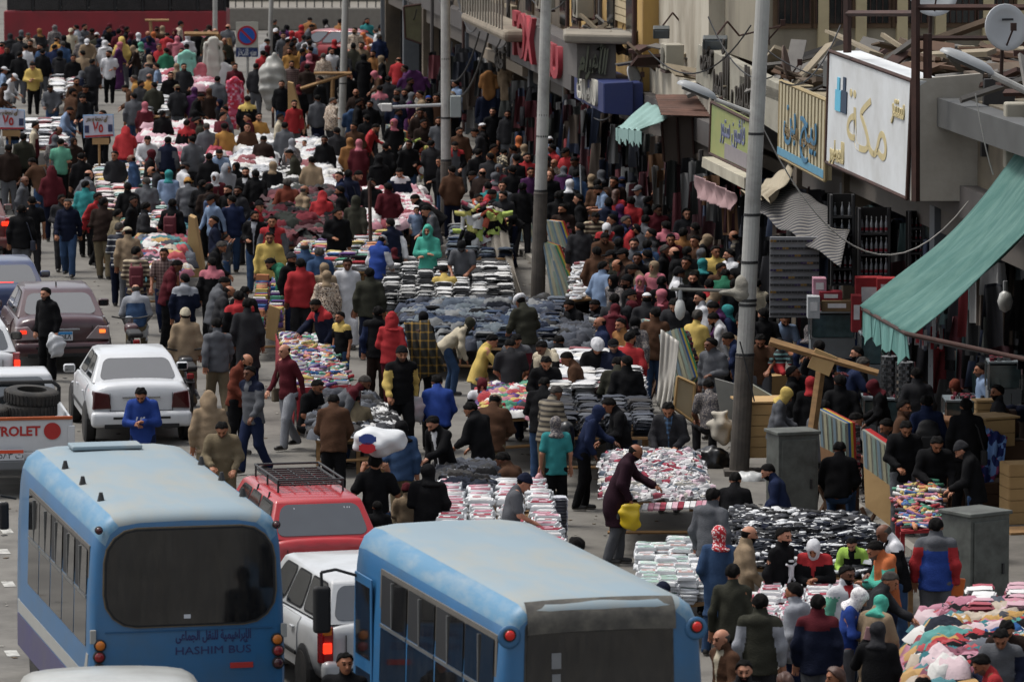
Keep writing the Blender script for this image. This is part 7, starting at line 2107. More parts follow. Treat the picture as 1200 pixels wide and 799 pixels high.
wb_ = bpy.data.objects['wrapped_white_dress']; MB().tube((0,0,-1.35),(0,0,-.6),.04).build('stand', RUST, wb_)
blob('stuffed_toys', 'coloured inflated toys hanging by the far wooden stands', G(180,60)+Vector((0,0,1.6)), (.6,.3,.3), speckmat('toys','#b0647c','#b56a2c','#8a3a7a',6), 'toys', 6, .06, h=.06)
# mannequin dresses and hung clothes
def hung(name, lab, px, py, dgy, w_, h_, m, cat='garment', legs=False, top=None):
    """garment hanging on a hanger; px,py its top pixel, dgy the ground pixel row under it"""
    d = 11.4*FPX/(dgy+300.); p = D(px, py, d); o = empty(name, p); seed = hash_(lab)
    def f(q):
        if legs:
            dd = cap(q, (0,0,-.05), (0,0,-h_*.3), w_*.42, w_*.46); l1 = cap(q, (-w_*.25,0,-h_*.3), (-w_*.3,0,-h_), w_*.24, w_*.18); l2 = cap(q, (w_*.25,0,-h_*.3), (w_*.3,0,-h_), w_*.24, w_*.18)
            dd = smin(dd, np.minimum(l1,l2), .04)
        else:
            dd = cap(q, (0,0,-.1), (0,0,-h_+w_*.4), w_*.36, w_*.5); dd = smin(dd, cap(q, (-w_*.45,0,-.14), (w_*.45,0,-.14), .07, .07), .05)
            dd = smin(dd, np.minimum(cap(q, (-w_*.48,0,-.14), (-w_*.60,0,-h_*.55), .07,.06), cap(q, (w_*.48,0,-.14), (w_*.60,0,-h_*.55), .07,.06)), .03)
        return np.maximum(dd, np.abs(q[:,1])-.09)+folds(q, .02, 13, seed)
    V, Q = nets(f, (-w_*1.2-.1,-.2,-h_-.25), (w_*1.2+.1,.2,.15), .04); me = to_mesh(name, [(V,Q,np.zeros(len(Q),int))]); me.materials.append(m); link('cloth', me, o)
    hm = MB(); hm.tube((-w_*.4,0,-.06),(w_*.4,0,-.06),.012,n=4); hm.tube((0,0,-.06),(0,0,.12),.008,n=4); hm.build('hanger', IRON, o)
    return tag(o, lab, cat, 'clothes hung on stands')
hung('hanging_dress','salmon pink dress hanging on the far wooden stand',236,76,128,.5,1.1,mat('cloth_salmon','#a85a62',var=.15))
hung('hanging_dress','mint green dress hanging on the far wooden stand',219,60,128,.45,.9,mat('cloth_mint','#6fa898',var=.15))
hung('hanging_dress','long cream dress hanging right of the salmon dress',250,46,128,.5,1.6,mat('cloth_creamwhite','#a8a69c',var=.1))
hung('hanging_dress','white sheetlike dress left of the no parking sign',263,74,128,.4,.95,mat('cloth_white2','#b8b8b6',var=.08))
hung('ruffled_dress','pink and red ruffled dress on a mannequin under the no parking sign',275,92,150,.42,1.5,speckmat('ruffle','#a8283c','#c08a98','#b04a64',14),top=1)
hung('hanging_trousers','black trousers hanging from the wooden pole in the middle distance',374,105,165,.38,1.15,cmat('K'),'trousers',legs=True)
hung('hanging_trousers','navy trousers hanging by the yellow jacket at the far left',55,66,105,.38,1.05,cmat('N'),'trousers',legs=True)
hung('hanging_trousers','pair of navy jeans hanging behind the child in light blue',371,162,205,.36,.8,cmat('N'),'trousers',legs=True)
hung('hanging_cloth','grey patterned cloth sheet hanging at the far left',76,62,108,.6,1.3,cmat('xGF'),'cloth')
hung('hanging_jacket','red shirt hanging under the small teal awning',728,162,268,.16,.80,cmat('R'),'shirt')
hung('hanging_jacket','red top hanging on the lamp post by the striped awning',871,198,360,.14,.65,cmat('R'),'shirt')
hung('hanging_jacket','pink and purple patterned top hanging on the thick lamp post',872,158,362,.20,.50,speckmat('hang_pattern','#6a1f4a','#a85a7c','#3a1830',20),'shirt')
hung('hanging_jacket','teal top hanging right of the thick lamp post',906,168,360,.28,.55,cmat('GR'),'shirt')
hung('hanging_jacket','magenta top hanging under the striped awning',901,262,380,.30,.32,mat('cloth_magenta','#6a1848',var=.15),'shirt')
hung('hanging_jacket','black and white striped top hanging left of the lamp post',868,240,372,.18,.5,stripemat('st_bw','#121216','#a8a8a8',12,'Z',.5),'shirt')
hung('hanging_jacket','long brown coat hanging beside the shop under the balcony',592,78,200,.30,.95,cmat('T'),'coat')
hung('hanging_jacket','brown leather coat hanging under the curved balcony',573,84,200,.38,.75,cmat('OC'),'coat')
hung('hanging_jacket','row of dark suits hanging under the brown coats',573,112,200,.55,1.0,cmat('N'),'suit')
hung('hanging_cloth','purple spread cloth held at the far end of the shop row',485,88,158,.75,.6,cmat('PU'),'cloth')
hung('hanging_jacket','blue green shirt hanging behind the slim lamp post',413,130,185,.4,.8,cmat('DN'),'shirt')
# rack of coloured shirts near the grey sheet, and neon clothes
def rack(lab, pts, d, cols, wn, seed):
    p = D(*pts[0], d); o = empty('clothes_rack', p); 
    x = MB(); x.path([D(a, b, d)-p for a, b in pts], .03, 5); x.build('rail', RUST, o)
    zb = p.z-gz(p); MB().tube((0,.1,.0),(0,.1,-zb),.03).build('post', RUST, o); e = D(*pts[-1], d)-p; MB().tube(e, Vector((e.x,e.y,-zb)), .03).build('post', RUST, o)
    L_ = list(zip(pts[:-1], pts[1:]))
    for i in range(wn):
        a, b = L_[i*len(L_)//wn]; t = NR.rand(); q = D(a[0]*(1-t)+b[0]*t, a[1]*(1-t)+b[1]*t, d)-p+Vector((0,NR.uniform(-.3,.1),-.05))
        me, _ = tmesh('long' if i % 2 else 'crumple', i % 4); c = cols[i % len(cols)]; g_ = bpy.data.objects.new('hung_garment', me); COL.objects.link(g_); g_.parent = o; g_.location = q-Vector((0,0,NR.uniform(.05,.75))); g_.rotation_euler = (R(90)+NR.normal()*.2, NR.normal()*.2, NR.normal()*.5); s_ = NR.uniform(.6,1.0); g_.scale = (s_*.7,s_,s_)
        for k in range(3): g_.material_slots[k].link = 'OBJECT'; g_.material_slots[k].material = dm(c if k != 1 else '#c4c4c4')
    return tag(o, lab, 'clothes rack', 'racks hung with small clothes')
NEON = ['#141416','#c4c3c0','#a8c030','#c2502a','#c4c3c0','#17171a','#a83a50','#c0b840','#1f2430']
rack('rack hung with neon yellow, white and black baby clothes under the grey sheet', [(545,262),(556,245),(575,240),(583,252)], 112.5, NEON, 60, 1)
rack('leaning pole hung with black, white and neon clothes left of the camera lamp post', [(478,172),(490,165),(505,172),(512,190)], 139, NEON, 46, 2)
rack('rail of dark jackets with white cloths at its left end in the middle right', [(706,382),(722,376),(740,374),(760,376)], 96, ['#1b2030','#242a3a','#1a1a1e','#c4c4c0','#20283a'], 40, 3)
rack('rail of blue jackets left of the bald man in tan', [(800,384),(815,382),(830,382)], 95, ['#1f3350','#2a4468','#3c5a80','#5a3040'], 24, 4)
# price boards
def price(lab, tl, tr, br, bl, gy):
    d = 11.4*FPX/(gy+300.); q = [D(*p, d) for p in (bl, br, tr, tl)]; o = empty('price_board', q[0]); r_ = [p-q[0] for p in q]
    mb = MB(); mb.quadbox(r_, Vector((0,.04,0))); mb.build('board', mat('price_blue','#7f9fc0',rough=.5,var=.1), o)
    def pt(u, v): return (r_[0].lerp(r_[1],u)).lerp(r_[3].lerp(r_[2],u), v)
    mb = MB(); mb.quadbox([pt(u,v)-Vector((0,.012,0)) for u, v in ((.03,.06),(.97,.06),(.97,.95),(.03,.95))], Vector((0,.01,0))); mb.build('paper', mat('price_white','#b4b4c0',rough=.6,var=.05), o)
    mb = MB(); mb.quadbox([pt(u,v)-Vector((0,.024,0)) for u, v in ((.05,.02),(.97,.02),(.97,.10),(.05,.10))], Vector((0,.01,0))); mb.build('red_band', mat('decal_red','#9c2622'), o)
    H_ = (r_[3]-r_[0]).length; W_ = (r_[1]-r_[0]).length
    for body, u, v, sz, m_ in (('٧٥', .48, .42, .62, mat('decal_red','#9c2622')), (arabic('أى قطعة بسعر'), .5, .80, .22, mat('letter_brown','#6a5a40'))):
        me = text_mesh(body, sz*H_, ext=.003, bold=.012, width=W_*(.34 if v < .5 else .8)); me.transform(Matrix.Translation(pt(u,v)-Vector((0,.035,0))) @ Euler((PI/2,0,0)).to_matrix().to_4x4()); me.materials.append(m_); link('lettering', me, o)
    for u in (.12,.88):
        c = pt(u,.38)-Vector((0,.03,0)); MB().box(c, (W_*.14,.012,H_*.32)).build('printed_shirt', mat('print_navy','#2a3050'), o)
    c = pt(.5,.0); MB().tube(Vector((c.x,.06,c.z)), Vector((c.x,.06,-(q[0].z))), .03).build('post', WOOD, o); MB().box(pt(.55,-.18)+Vector((0,.02,0)), (W_*.55,.03,H_*.28)).build('cardboard_flap', mat('cardboard_pale','#94754e'), o)
    return tag(o, lab, 'price board', 'price boards with red Arabic numbers')
price('blue-edged price board with red Arabic numbers hanging over the far left stalls', (97,135),(133,134),(134,160),(98,162), 240)
price('price board with red Arabic numbers at the left edge', (-10,126),(29,129),(30,152),(-8,152), 240)
# wooden easels and poles
def wpole(lab, a, b, gy, r_=.05, m=WOOD, extra=()):
    d = 11.4*FPX/(gy+300.); p = D(*a, d); o = empty('wooden_pole', p); MB().tube((0,0,0), D(*b, d)-p, r_, n=4).build('pole', m, o)
    for c, e in extra: MB().tube(D(*c, d)-p, D(*e, d)-p, r_*.8, n=4).build('cross_piece', m, o)
    return tag(o, lab, 'pole', 'rough poles and frames of the stalls')
wpole('wooden stand with a cross bar left of the slim lamp post', (388,165), (390,92), 165, .06, WOOD, [((368,86),(412,86)),((352,104),(410,86))])
wpole('far wooden T stand in front of the red bus', (180,68), (176,24), 70, .06, WOOD, [((170,24),(198,24))])
wpole('pair of far leaning wooden planks left of the no parking sign', (256,90), (255,40), 95, .10, WOOD, [((268,45),(276,90)),((216,40),(256,40))])
wpole('dark thin pole standing in the maroon clothes heap', (435,330), (433,212), 330, .04, RUST, [((433,214),(440,218))])
wpole('thin white pole standing at the glasses stall', (682,256), (680,193), 300, .02, LAMPH)
wpole('wooden stick leaning across the neon clothes', (491,178), (518,150), 215, .05)
slab('wooden_board', 'leaning plank and board by the green and navy clothes at the left middle', [(221,253),(228,256),(240,325),(218,325)], G(225,340).y, .5, PLY)
slab('wooden_board', 'upright light board at the left end of the stall with the red cloth', [(315,357),(328,362),(322,400),(311,396)], G(318,440).y, .05, PLY)
slab('wooden_board', 'brown board leaning beside the white dress bundle', [(337,96),(343,98),(358,152),(338,155)], G(345,185).y, .3, PLY)
# hanging bulbs
def bulb(lab, px, py, d, r_=.09):
    o = empty('hanging_bulb', D(px, py, d)); MB().lathe([(.02,.0),(r_*.7,-.05),(r_,-.17),(r_*.7,-.29),(.01,-.34)], 14).build('glass', mat('bulb_white','#b4b4b0',rough=.3,var=0), o, smooth=True); MB().tube((0,0,-.01),(0,0,.14),.035).build('socket', LAMPH, o); MB().tube((0,0,.14),(0,0,.35),.008,n=4).build('wire', IRON, o)
    return tag(o, lab, 'light bulb', 'bulbs hanging over the stalls')
bulb('white bulb hanging from the bar on the thick lamp post', 797, 350, dA); bulb('white bulb hanging in the dark shop at the right edge', 1178, 340, 81, .12)

# ------------------------------------------------------------------ shop displays under the signs
def cross_panel(name, lab, tl, br, d, m, th=.1, cat='panel', grp=None):
    a, b = D(tl[0], br[1], d), D(br[0], tl[1], d); o = empty(name, a); w_, h_ = b.x-a.x, b.z-a.z
    MB().box((w_/2,th/2,h_/2),(w_,th,h_)).build('panel', m, o); return tag(o, lab, cat, grp), w_, h_
# sunglasses wall
o, w_, h_ = cross_panel('sunglasses_rack', 'grey rack wall covered with sunglasses under the striped awning', (902,278), (960,372), 89.5, mat('rack_grey','#6e6e70',var=.15), cat='rack')
for i in range(8):
    for j in range(11):
        if i*11+j > 300: break
        c = ((i+.5)*w_/8, -.03, (j+.5)*h_/11); m_ = MB(); m_.box((c[0]-.028,c[1],c[2]),(.045,.02,.035)); m_.box((c[0]+.028,c[1],c[2]),(.045,.02,.035)); m_.box((c[0],c[1],c[2]+.012),(.02,.015,.008)); x = m_.build('sunglasses', [INK, mat('lens_gold','#6a5228',rough=.15), mat('lens_violet','#2c2440',rough=.15)][(0,0,1,0,2,0,0)[(i*5+j*3) % 7]], o)
        MB().box((c[0],-.012,c[2]-.035),(w_/8*.5,.015,.006)).build('ledge', mat('rack_grey','#6e6e70'), o)
def cylinder_stand(lab, px, ty, by, d, rpx):
    a, b = D(px, by, d), D(px, ty, d); r_ = rpx*d/FPX; h_ = b.z-a.z; o = empty('revolving_display', a)
    MB().lathe([(r_,0),(r_,h_)], 20).build('drum', mat('drum_silver','#8c8e90',rough=.35,metal=.4,var=.1), o, smooth=False)
    gm = MB()
    for j in range(11):
        for i in range(14):
            an = 2*PI*i/14+(j % 2)*.2; gm.box((math.cos(an)*r_*1.0, math.sin(an)*r_*1.0, (j+.5)*h_/11), (.05,.03,.05), rz=an+PI/2, mi=(i+j) % 2)
    x = gm.build('hooked_goods', [INK, CHROME], o); x['kind'] = 'stuff'
    MB().tube((0,0,h_),(0,0,h_+.12),.03).build('knob', IRON, o); z0 = a.z-gz(a); MB().tube((0,0,0),(0,0,-z0),.04).build('stem', IRON, o)
    return tag(o, lab, 'display stand', 'silver revolving display stands')
cylinder_stand('left silver revolving stand of watches under the teal awning', 1042, 417, 466, 84.5, 9); cylinder_stand('right silver revolving stand of watches under the teal awning', 1060, 424, 470, 83.8, 10)
cylinder_stand('far pale revolving stand under the small teal awning', 766, 193, 230, 122, 5)
# bottle shelves
def shelf(lab, tl, br, d, rows_, n, m, hb=.24, grp='bottles on the perfume shelves', start=0, c2='#8c2030'):
    a, b = D(tl[0], br[1], d), D(br[0], tl[1], d); w_, h_ = b.x-a.x, b.z-a.z; o = empty('shelf_unit', a)
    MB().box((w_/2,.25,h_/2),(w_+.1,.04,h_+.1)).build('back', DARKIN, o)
    for k in (0,1): MB().box((k*w_,.10,h_/2),(.04,.3,h_+.1)).build('upright', IRON, o)
    for j in range(rows_): MB().box((w_/2,.10,j*h_/rows_-.02),(w_,.28,.03)).build('shelf_board', IRON, o)
    tag(o, lab, 'shelf', None); w0 = empty('x'); bpy.data.objects.remove(w0)
    hh = h_/rows_*.80; base = None
    for j in range(rows_):
        for i in range(n):
            if base is None:
                base = empty('bottle'); MB().lathe([(.10,0),(.11,.03),(.11,.55),(.05,.72),(.045,.80)], 10).build('glass', m, base, smooth=True); MB().lathe([(.055,.80),(.055,1.0)], 8).build('stopper', CHROME, base); MB().lathe([(.113,.12),(.113,.30)], 10).build('paper_label', dm(c2), base); bt = base
            else: bt = copy_tree(base)
            bt.location = a+Vector(((i+.5)*w_/n, .05+RND.uniform(-.02,.02), j*h_/rows_)); s_ = hh*RND.uniform(.92,1.0); bt.scale = (min(s_*1.0, w_/n*4), s_, s_)
            tag(bt, 'grey bottle on shelf row %s of ' % ['one','two','three','four','five'][j] + lab, 'bottle', grp)
BOT = mat('bottle_grey', '#77797c', rough=.3, var=.2, metal=.3); BOT2 = mat('bottle_dark', '#4a4c50', rough=.3, var=.2, metal=.2)
shelf('the tall bottle shelf left under the white sign', (974,232), (1000,295), 90.5, 3, 3, BOT, c2='#6a6c70')
shelf('the wide bottle shelf under the white sign', (1007,248), (1042,322), 89.5, 3, 6, BOT, grp='bottles on the wide shelf')
shelf('the small product shelf below the tall bottles', (975,296), (1000,332), 90.2, 2, 4, mat('bottle_pale','#9a9ca0',rough=.4,var=.2), grp='small bottles below the tall bottles')
shelf('the dim shelf behind the teal awning', (1066,252), (1082,310), 89, 4, 3, BOT2, grp='bottles on the dim shelf')
for i, (px, py, w_, h_, c, lb) in enumerate(((1018,368,.45,.62,'#98141c','red display case left of the red price box'),(1038,352,.32,.38,'#a81c22','red box with white spots beside the red case'),(960,345,.22,.28,'#b0788a','pink and white carton stack on the glass counter'),(973,352,.38,.16,'#8c1c2c','dark red carton on the glass counter'),(980,364,.50,.18,'#6e5838','brown wooden fruit box on the glass counter'),(953,372,.20,.36,'#a0a4a6','pale carton left on the glass counter'),(1003,388,.16,.60,'#8c1c22','narrow red stand by the bearded man'))):
    p = D(px, py, 88.4-.1*i); o = empty('shop_box', p); MB().box((0,0,h_/2),(w_,.35,h_)).build('carton', dm(c), o, bevel=.006); MB().box((0,-.178,h_*.55),(w_*.6,.006,h_*.4)).build('label_print', dm('#c4c4c4'), o); tag(o, lb, 'box')
def counter(lab, tl, br, d, l_=.6):
    a, b = D(tl[0], br[1], d), D(br[0], tl[1], d); w_, h_ = b.x-a.x, b.z-a.z; o = empty('glass_counter', a)
    MB().box((w_/2,l_/2,h_*.22),(w_,l_,h_*.44)).build('base', mat('counter_grey','#5a5e60',var=.2), o); MB().box((w_/2,l_/2,h_*.70),(w_-.04,l_-.04,h_*.48)).build('glass_case', mat('case_glass','#3a4a4c',rough=.08,var=.6,scale=9,spec=.8), o)
    MB().box((w_/2,l_/2,h_),(w_,l_,.03)).build('top', mat('case_edge','#7a8488',rough=.3), o)
    for k in range(4): MB().box(((k % 2)*w_,(k//2)*l_,h_*.7),(.03,.03,h_*.56)).build('edge', CHROME, o)
    g_ = MB()
    for i in range(40): g_.box((NR.uniform(.05,w_-.05), NR.uniform(.05,l_-.05), h_+.04), (.06,.05,.05), rz=NR.rand()*3, mi=int(NR.randint(3)))
    g_.build('small_goods', [INK, CHROME, dm('#8c3040')], o)['kind'] = 'stuff'
    tag(o, lab, 'counter', 'glass counters of the shops')
counter('glass counter with cartons stacked on top', (950,366), (1002,420), 88.6); counter('glass counter in front of the silver revolving stands', (1012,468), (1082,520), 84.2, .8)
counter('long glass counter by the white-shirted man at the right', (1108,470), (1190,505), 82.5, .7); counter('tall glass case at the left of the awning valance', (1008,392), (1034,455), 86.0, .5)
counter('glass case on the right wall beyond the wooden boxes', (1158,425), (1198,480), 81.6, .5)
# stacked goods behind the awning
g_ = MB()
for i in range(260):
    p = D(NR.uniform(1064,1150), NR.uniform(330,400), 86.5+NR.uniform(0,1.2)); g_.box(p, (.05,.05,NR.uniform(.15,.45)), mi=int(NR.randint(5)))
tag(g_.build('hanging_goods', [dm('#a8202c'), dm('#8c8c8c'), dm('#141416'), dm('#5a6070'), dm('#c4c4c4')]), 'strings of small goods hanging behind the teal awning', kind='stuff')
# white dress shirts on hangers in the right shop
for i, px in enumerate((1172,1185,1197)):
    hung('hanging_shirt', ['left','middle','right'][i]+' white-collared shirt hanging at the right edge above the boxes', px, 470, 590, .16, .3, cmat('N'), 'shirt')

# dense merchandise hung along the shop fronts, crates and clutter on the pavement
def hung_row(lab, px0, px1, a, z0, z1, n, cols):
    s0, s1 = sOf(px0), sOf(px1); VV = []; FF = []; CC_ = []; off = 0
    for i in range(n):
        me, mb = tmesh('hang', i % 5); V = np.array(mb.v)*np.array((NR.uniform(.5,1.2), 1, NR.uniform(.5,1.4))); M = np.array(Euler((NR.normal()*.04,NR.normal()*.05,NR.uniform(-.9,.9))).to_matrix())
        V = V@M.T+np.array(Wp(NR.uniform(min(s0,s1),max(s0,s1)), a+NR.uniform(-.25,.25), NR.uniform(z0,z1))); c = mute(cols[NR.randint(len(cols))], .3, .7); VV.append(V)
        for f_ in mb.f: FF.append(tuple(x+off for x in f_)); CC_.append((c, len(f_)))
        off += len(V)
    me = bpy.data.meshes.new('hung_goods'); me.from_pydata(np.concatenate(VV).tolist(), [], FF); me.polygons.foreach_set('use_smooth', [True]*len(FF))
    ca = me.color_attributes.new('Col', 'FLOAT_COLOR', 'CORNER'); arr = []
    for c, k in CC_: arr += [c[0], c[1], c[2], 1.0]*k
    ca.data.foreach_set('color', arr); me.materials.append(attrmat('heap_cloth')); tag(link('hung_goods', me), lab, kind='stuff')
DK = ['#141416','#1d2230','#2b2f2a','#4a1420','#73202c','#3b3b40','#5a4a3a','#8c8b88','#1a1a1e','#2a3a58']
hung_row('dark clothes hung along the shop front under the curved balcony', 520, 600, -.15, 1.2, 2.7, 90, DK)
hung_row('clothes hung along the shop front under the sign with red letters', 604, 668, -.15, 1.2, 2.6, 90, DK)
hung_row('clothes and bags hung along the front under the blue sign', 672, 742, -.2, 1.3, 2.9, 120, DK+['#a5141c'])
hung_row('goods hung along the front under the shutters and green panel', 748, 872, -.2, 1.2, 2.9, 170, DK+['#8a5a24'])
hung_row('goods hung in the openings behind the sunglasses rack', 884, 985, -.1, 1.4, 3.3, 130, DK)
hung_row('goods hung inside the shop behind the silver stands', 1000, 1200, .3, 1.0, 3.4, 260, DK+['#a5141c','#3a5a5a'])
for i, (px, py, w_, l_, h_, m_) in enumerate(((1090,560,.5,.4,.5,DWOOD),(1078,540,.4,.4,.7,PLY),(1128,560,.5,.4,.45,DWOOD),(1020,470,.5,.4,.4,DWOOD),(1070,528,.6,.4,.35,MATS['cardboard']),(1150,545,.4,.4,.8,DWOOD),(1000,600,.4,.3,.3,DWOOD),(985,560,.4,.4,.6,DWOOD),(1190,545,.5,.4,.9,DWOOD),(862,455,.4,.4,.5,DWOOD),(905,440,.5,.4,.6,PLY),(1112,520,.5,.5,.9,MATS['cardboard']))):
    p = G(px, py+40, .13); wbox('%s crate on the pavement %s' % (('dark wooden','pale plywood','dark low','small dark','cardboard','tall dark','tiny dark','dark narrow','right-hand tall dark','low dark','plywood','tall cardboard')[i], ('behind the blue scarves tray','left of the glass counter customers','beside the beanie man','by the tall glass case','at the foot of the counters','under the patterned cloth','under the trestles','between the trestles','at the right edge','behind the thick lamp post','under the raised arm','behind the bearded seller')[i]), px, py+40, p.y, (w_, l_, h_), m_, grp='crates on the pavement', rz=i*.37, lid=bool(i % 2))
# ------------------------------------------------------------------ create the people: the 300 largest singly, the rest as one distant crowd
rows = [l.split() for l in (PTAB+FILL).strip().split('\n') if l.strip()]
occ = [(int(f[0]), int(f[1])) for f in rows]
def auto(x0, y0, x1, y1, n, gap, tries=4000):
    k = 0; rr = random.Random(x0*7+y0); keep = ((268,15,312,82),(592,200,704,362),(745,365,830,480),(440,140,520,215),(296,60,345,140),(84,128,146,172),(0,120,40,160),(925,330,1130,600),(540,235,620,352),(355,80,385,165))
    for _ in range(tries):
        if k >= n: break
        x, y = rr.randint(x0, x1), rr.randint(y0, y1)
        if x < 300 and y < 26: continue
        g_ = gap*(y+300)/600.
        if y > 225+(x-640)*.653-20 and x > 560: pass
        elif x > 560 and y < 225+(x-640)*.653-75: continue
        if any(a_ < x < c_ and b_ < y < d_ for a_, b_, c_, d_ in keep): continue
        if any(abs(x-a) < g_ and abs(y-b) < g_*.8 for a, b in occ): continue
        occ.append((x, y)); k += 1
        w__ = rr.random() < .28; c = rr.choice(['K','K','D','N','N','DB','B','G','O','M','NV','W','Y','LB','R','R','T','B','MU','xFL','DN','TL','LG','G','OC'] if not w__ else ['K','K','M','DB','N','G','PU','P','xGF','B'])
        rows.append([str(x), str(y), rr.choice(['st','st','br','wk','tk']), rr.choice(['b','b','f','l','r','br','fl']), 'a' if w__ else rr.choice(['j','j','d','s','v']), c, ('h'+rr.choice(['K','K','M','P','DB','M','T','G','N'])) if w__ else rr.choice(['k','k','k','k','cK','b','g','eK'])])
auto(0, 18, 450, 60, 60, 9); auto(60, 60, 560, 140, 28, 11); auto(560, 170, 860, 330, 44, 14); auto(700, 330, 850, 400, 16, 15); auto(20, 140, 420, 240, 10, 15); auto(940, 390, 1020, 430, 5, 16)
rows.sort(key=lambda f: -int(f[1]))
def row_person(f):
    x, y = int(f[0]), int(f[1])
    legs = f[7] if len(f) > 7 and f[7] != '.' else ('D','K','N','DN','D','G')[hash_(f[0]+f[1]) % 6]
    ex = f[8] if len(f) > 8 else ''
    H = float(ex[1:]) if ex.startswith('c') and len(ex) > 1 else (1.2 if ex == 'c' else None)
    if H is None: H = (1.60 if f[6][0] in 'hnl' else 1.70) + (hash_(f[1]+f[0]) % 7-3)*.01
    return person(x, y, f[2], f[3], f[4], f[5], f[6], legs, H=H, child=bool(ex.startswith('c') and H < 1.45))
NIND = 299
for f in rows[:NIND]: row_person(f)
IND = list(PEOPLE)
# the distant rest: coarse figures merged into one object
_nets0 = nets
def nets(f, lo, hi, h): return _nets0(f, lo, hi, h*(2.7 if h > .02 else 2.0))
_cache = {}
for f in rows[NIND:]: row_person(f)
nets = _nets0
far = PEOPLE[NIND:]; del PEOPLE[NIND:]
bpy.context.view_layer.update()
VV = []; FF = []; MM = []; ml = []; off = 0
for P_ in far:
    for ob in [P_['o']]+list(P_['o'].children):
        me = ob.data; n = len(me.vertices); co = np.empty(n*3, 'f'); me.vertices.foreach_get('co', co); co = co.reshape(-1, 3)
        M = np.array(ob.matrix_world); co = co@M[:3,:3].T+M[:3,3]
        fi = np.empty(len(me.polygons)*4, 'i'); me.loops.foreach_get('vertex_index', fi); mi = np.empty(len(me.polygons), 'i'); me.polygons.foreach_get('material_index', mi)
        lut = []
        for s_ in ob.material_slots:
            if s_.material not in ml: ml.append(s_.material)
            lut.append(ml.index(s_.material))
        VV.append(co); FF.append(fi.reshape(-1,4)+off); MM.append(np.array(lut)[mi]); off += n
me = to_mesh('distant_crowd', [(np.concatenate(VV), np.concatenate(FF), np.concatenate(MM))])
for m_ in ml: me.materials.append(m_)
tag(link('distant_crowd', me), 'distant crowd of shoppers at the far end of the market', kind='stuff')
for P_ in far:
    for ob in list(P_['o'].children)+[P_['o']]: bpy.data.objects.remove(ob)
# labels
MARKS = [('the burgundy car',75,380),('the white saloon',168,450),('the motorcycle with the red light',228,440),('the red estate car',372,570),('the left blue bus',200,620),('the right blue bus',640,660),
 ('the thick lamp post',870,400),('the lamp post by the red-lettered sign',634,220),('the camera arm lamp post',522,200),('the no parking sign',290,50),('the hanging price board',115,148),('the price board at the left edge',12,140),
 ('the pile of black and white shirts',500,330),('the sock stall',960,640),('the baby shoe stall',770,565),('the clothes heap at the lower right',1110,740),('the packaged bed sheets',580,600),('the stall with the red cloth',350,410),
 ('the white scarf stack',690,450),('the heap of jeans jackets',600,370),('the stacked fabrics at the left',150,230),('the red-edged display board',1035,550),('the blue-edged display board',985,520),('the tall grey cabinet',922,550),('the large grey cabinet',1140,650),
 ('the big teal awning',1080,320),('the silver watch stands',1050,440),('the sunglasses wall',925,320),('the pink ruffled dress',275,115),('the wrapped white bundle',322,100),('the red city bus',130,35),('the small teal awning',750,170),
 ('the colour-edged boards',660,300),('the grey sheet over the rack',595,290),('the plastic-covered board',790,440),('the maroon clothes heap',345,245),('the hanging black trousers',372,140),('the electrical box',590,225),('the slim lamp post',402,110),('the blue car',20,310),('the bottle shelves',1020,270),('the belts and ties stall',415,475),('the dark accessories table',540,545),('the glasses stall',720,330)]
def words(s): return len(s.split())
def rel(P_):
    b = min(MARKS, key=lambda m: (m[1]-P_['x'])**2+(m[2]-P_['y']-15)**2*1.5)
    dx, dy = P_['x']-b[1], P_['y']+15-b[2]
    if abs(dx) > abs(dy)*1.1: r_ = 'left of' if dx < 0 else 'right of'
    else: r_ = 'beyond' if dy < 0 else 'in front of'
    return r_+' '+b[0]
SHORT = {}
def base(P_): return P_['who']+' in '+P_['gw']
cnt = {}
for P_ in PEOPLE: cnt[base(P_)] = cnt.get(base(P_), 0)+1
def near_unique(P_):
    c = [Q for Q in PEOPLE if Q is not P_ and cnt[base(Q)] == 1]
    Q = min(c, key=lambda q: (q['x']-P_['x'])**2+(q['y']-P_['y'])**2*1.5)
    dx, dy = P_['x']-Q['x'], P_['y']-Q['y']
    r_ = ('left of' if dx < 0 else 'right of') if abs(dx) > abs(dy) else ('behind' if dy < 0 else 'in front of')
    return r_+' the '+base(Q)
used = {}
for P_ in PEOPLE:
    hw = P_['hw']; c1 = base(P_)+(' with ' if hw != 'hood up' else ', ')+hw
    opts = [c1+' '+P_['pw']+' '+rel(P_), c1+' '+rel(P_), base(P_)+' '+P_['pw']+' '+rel(P_), base(P_)+' '+near_unique(P_), P_['who']+' with '+hw+' '+near_unique(P_), base(P_)+' '+rel(P_)]
    opts = [P_['lab']] if P_['lab'] else opts
    for s_ in opts:
        if 4 <= words(s_) <= 16 and s_ not in used: break
    used[s_] = 1; P_['o']['label'] = s_
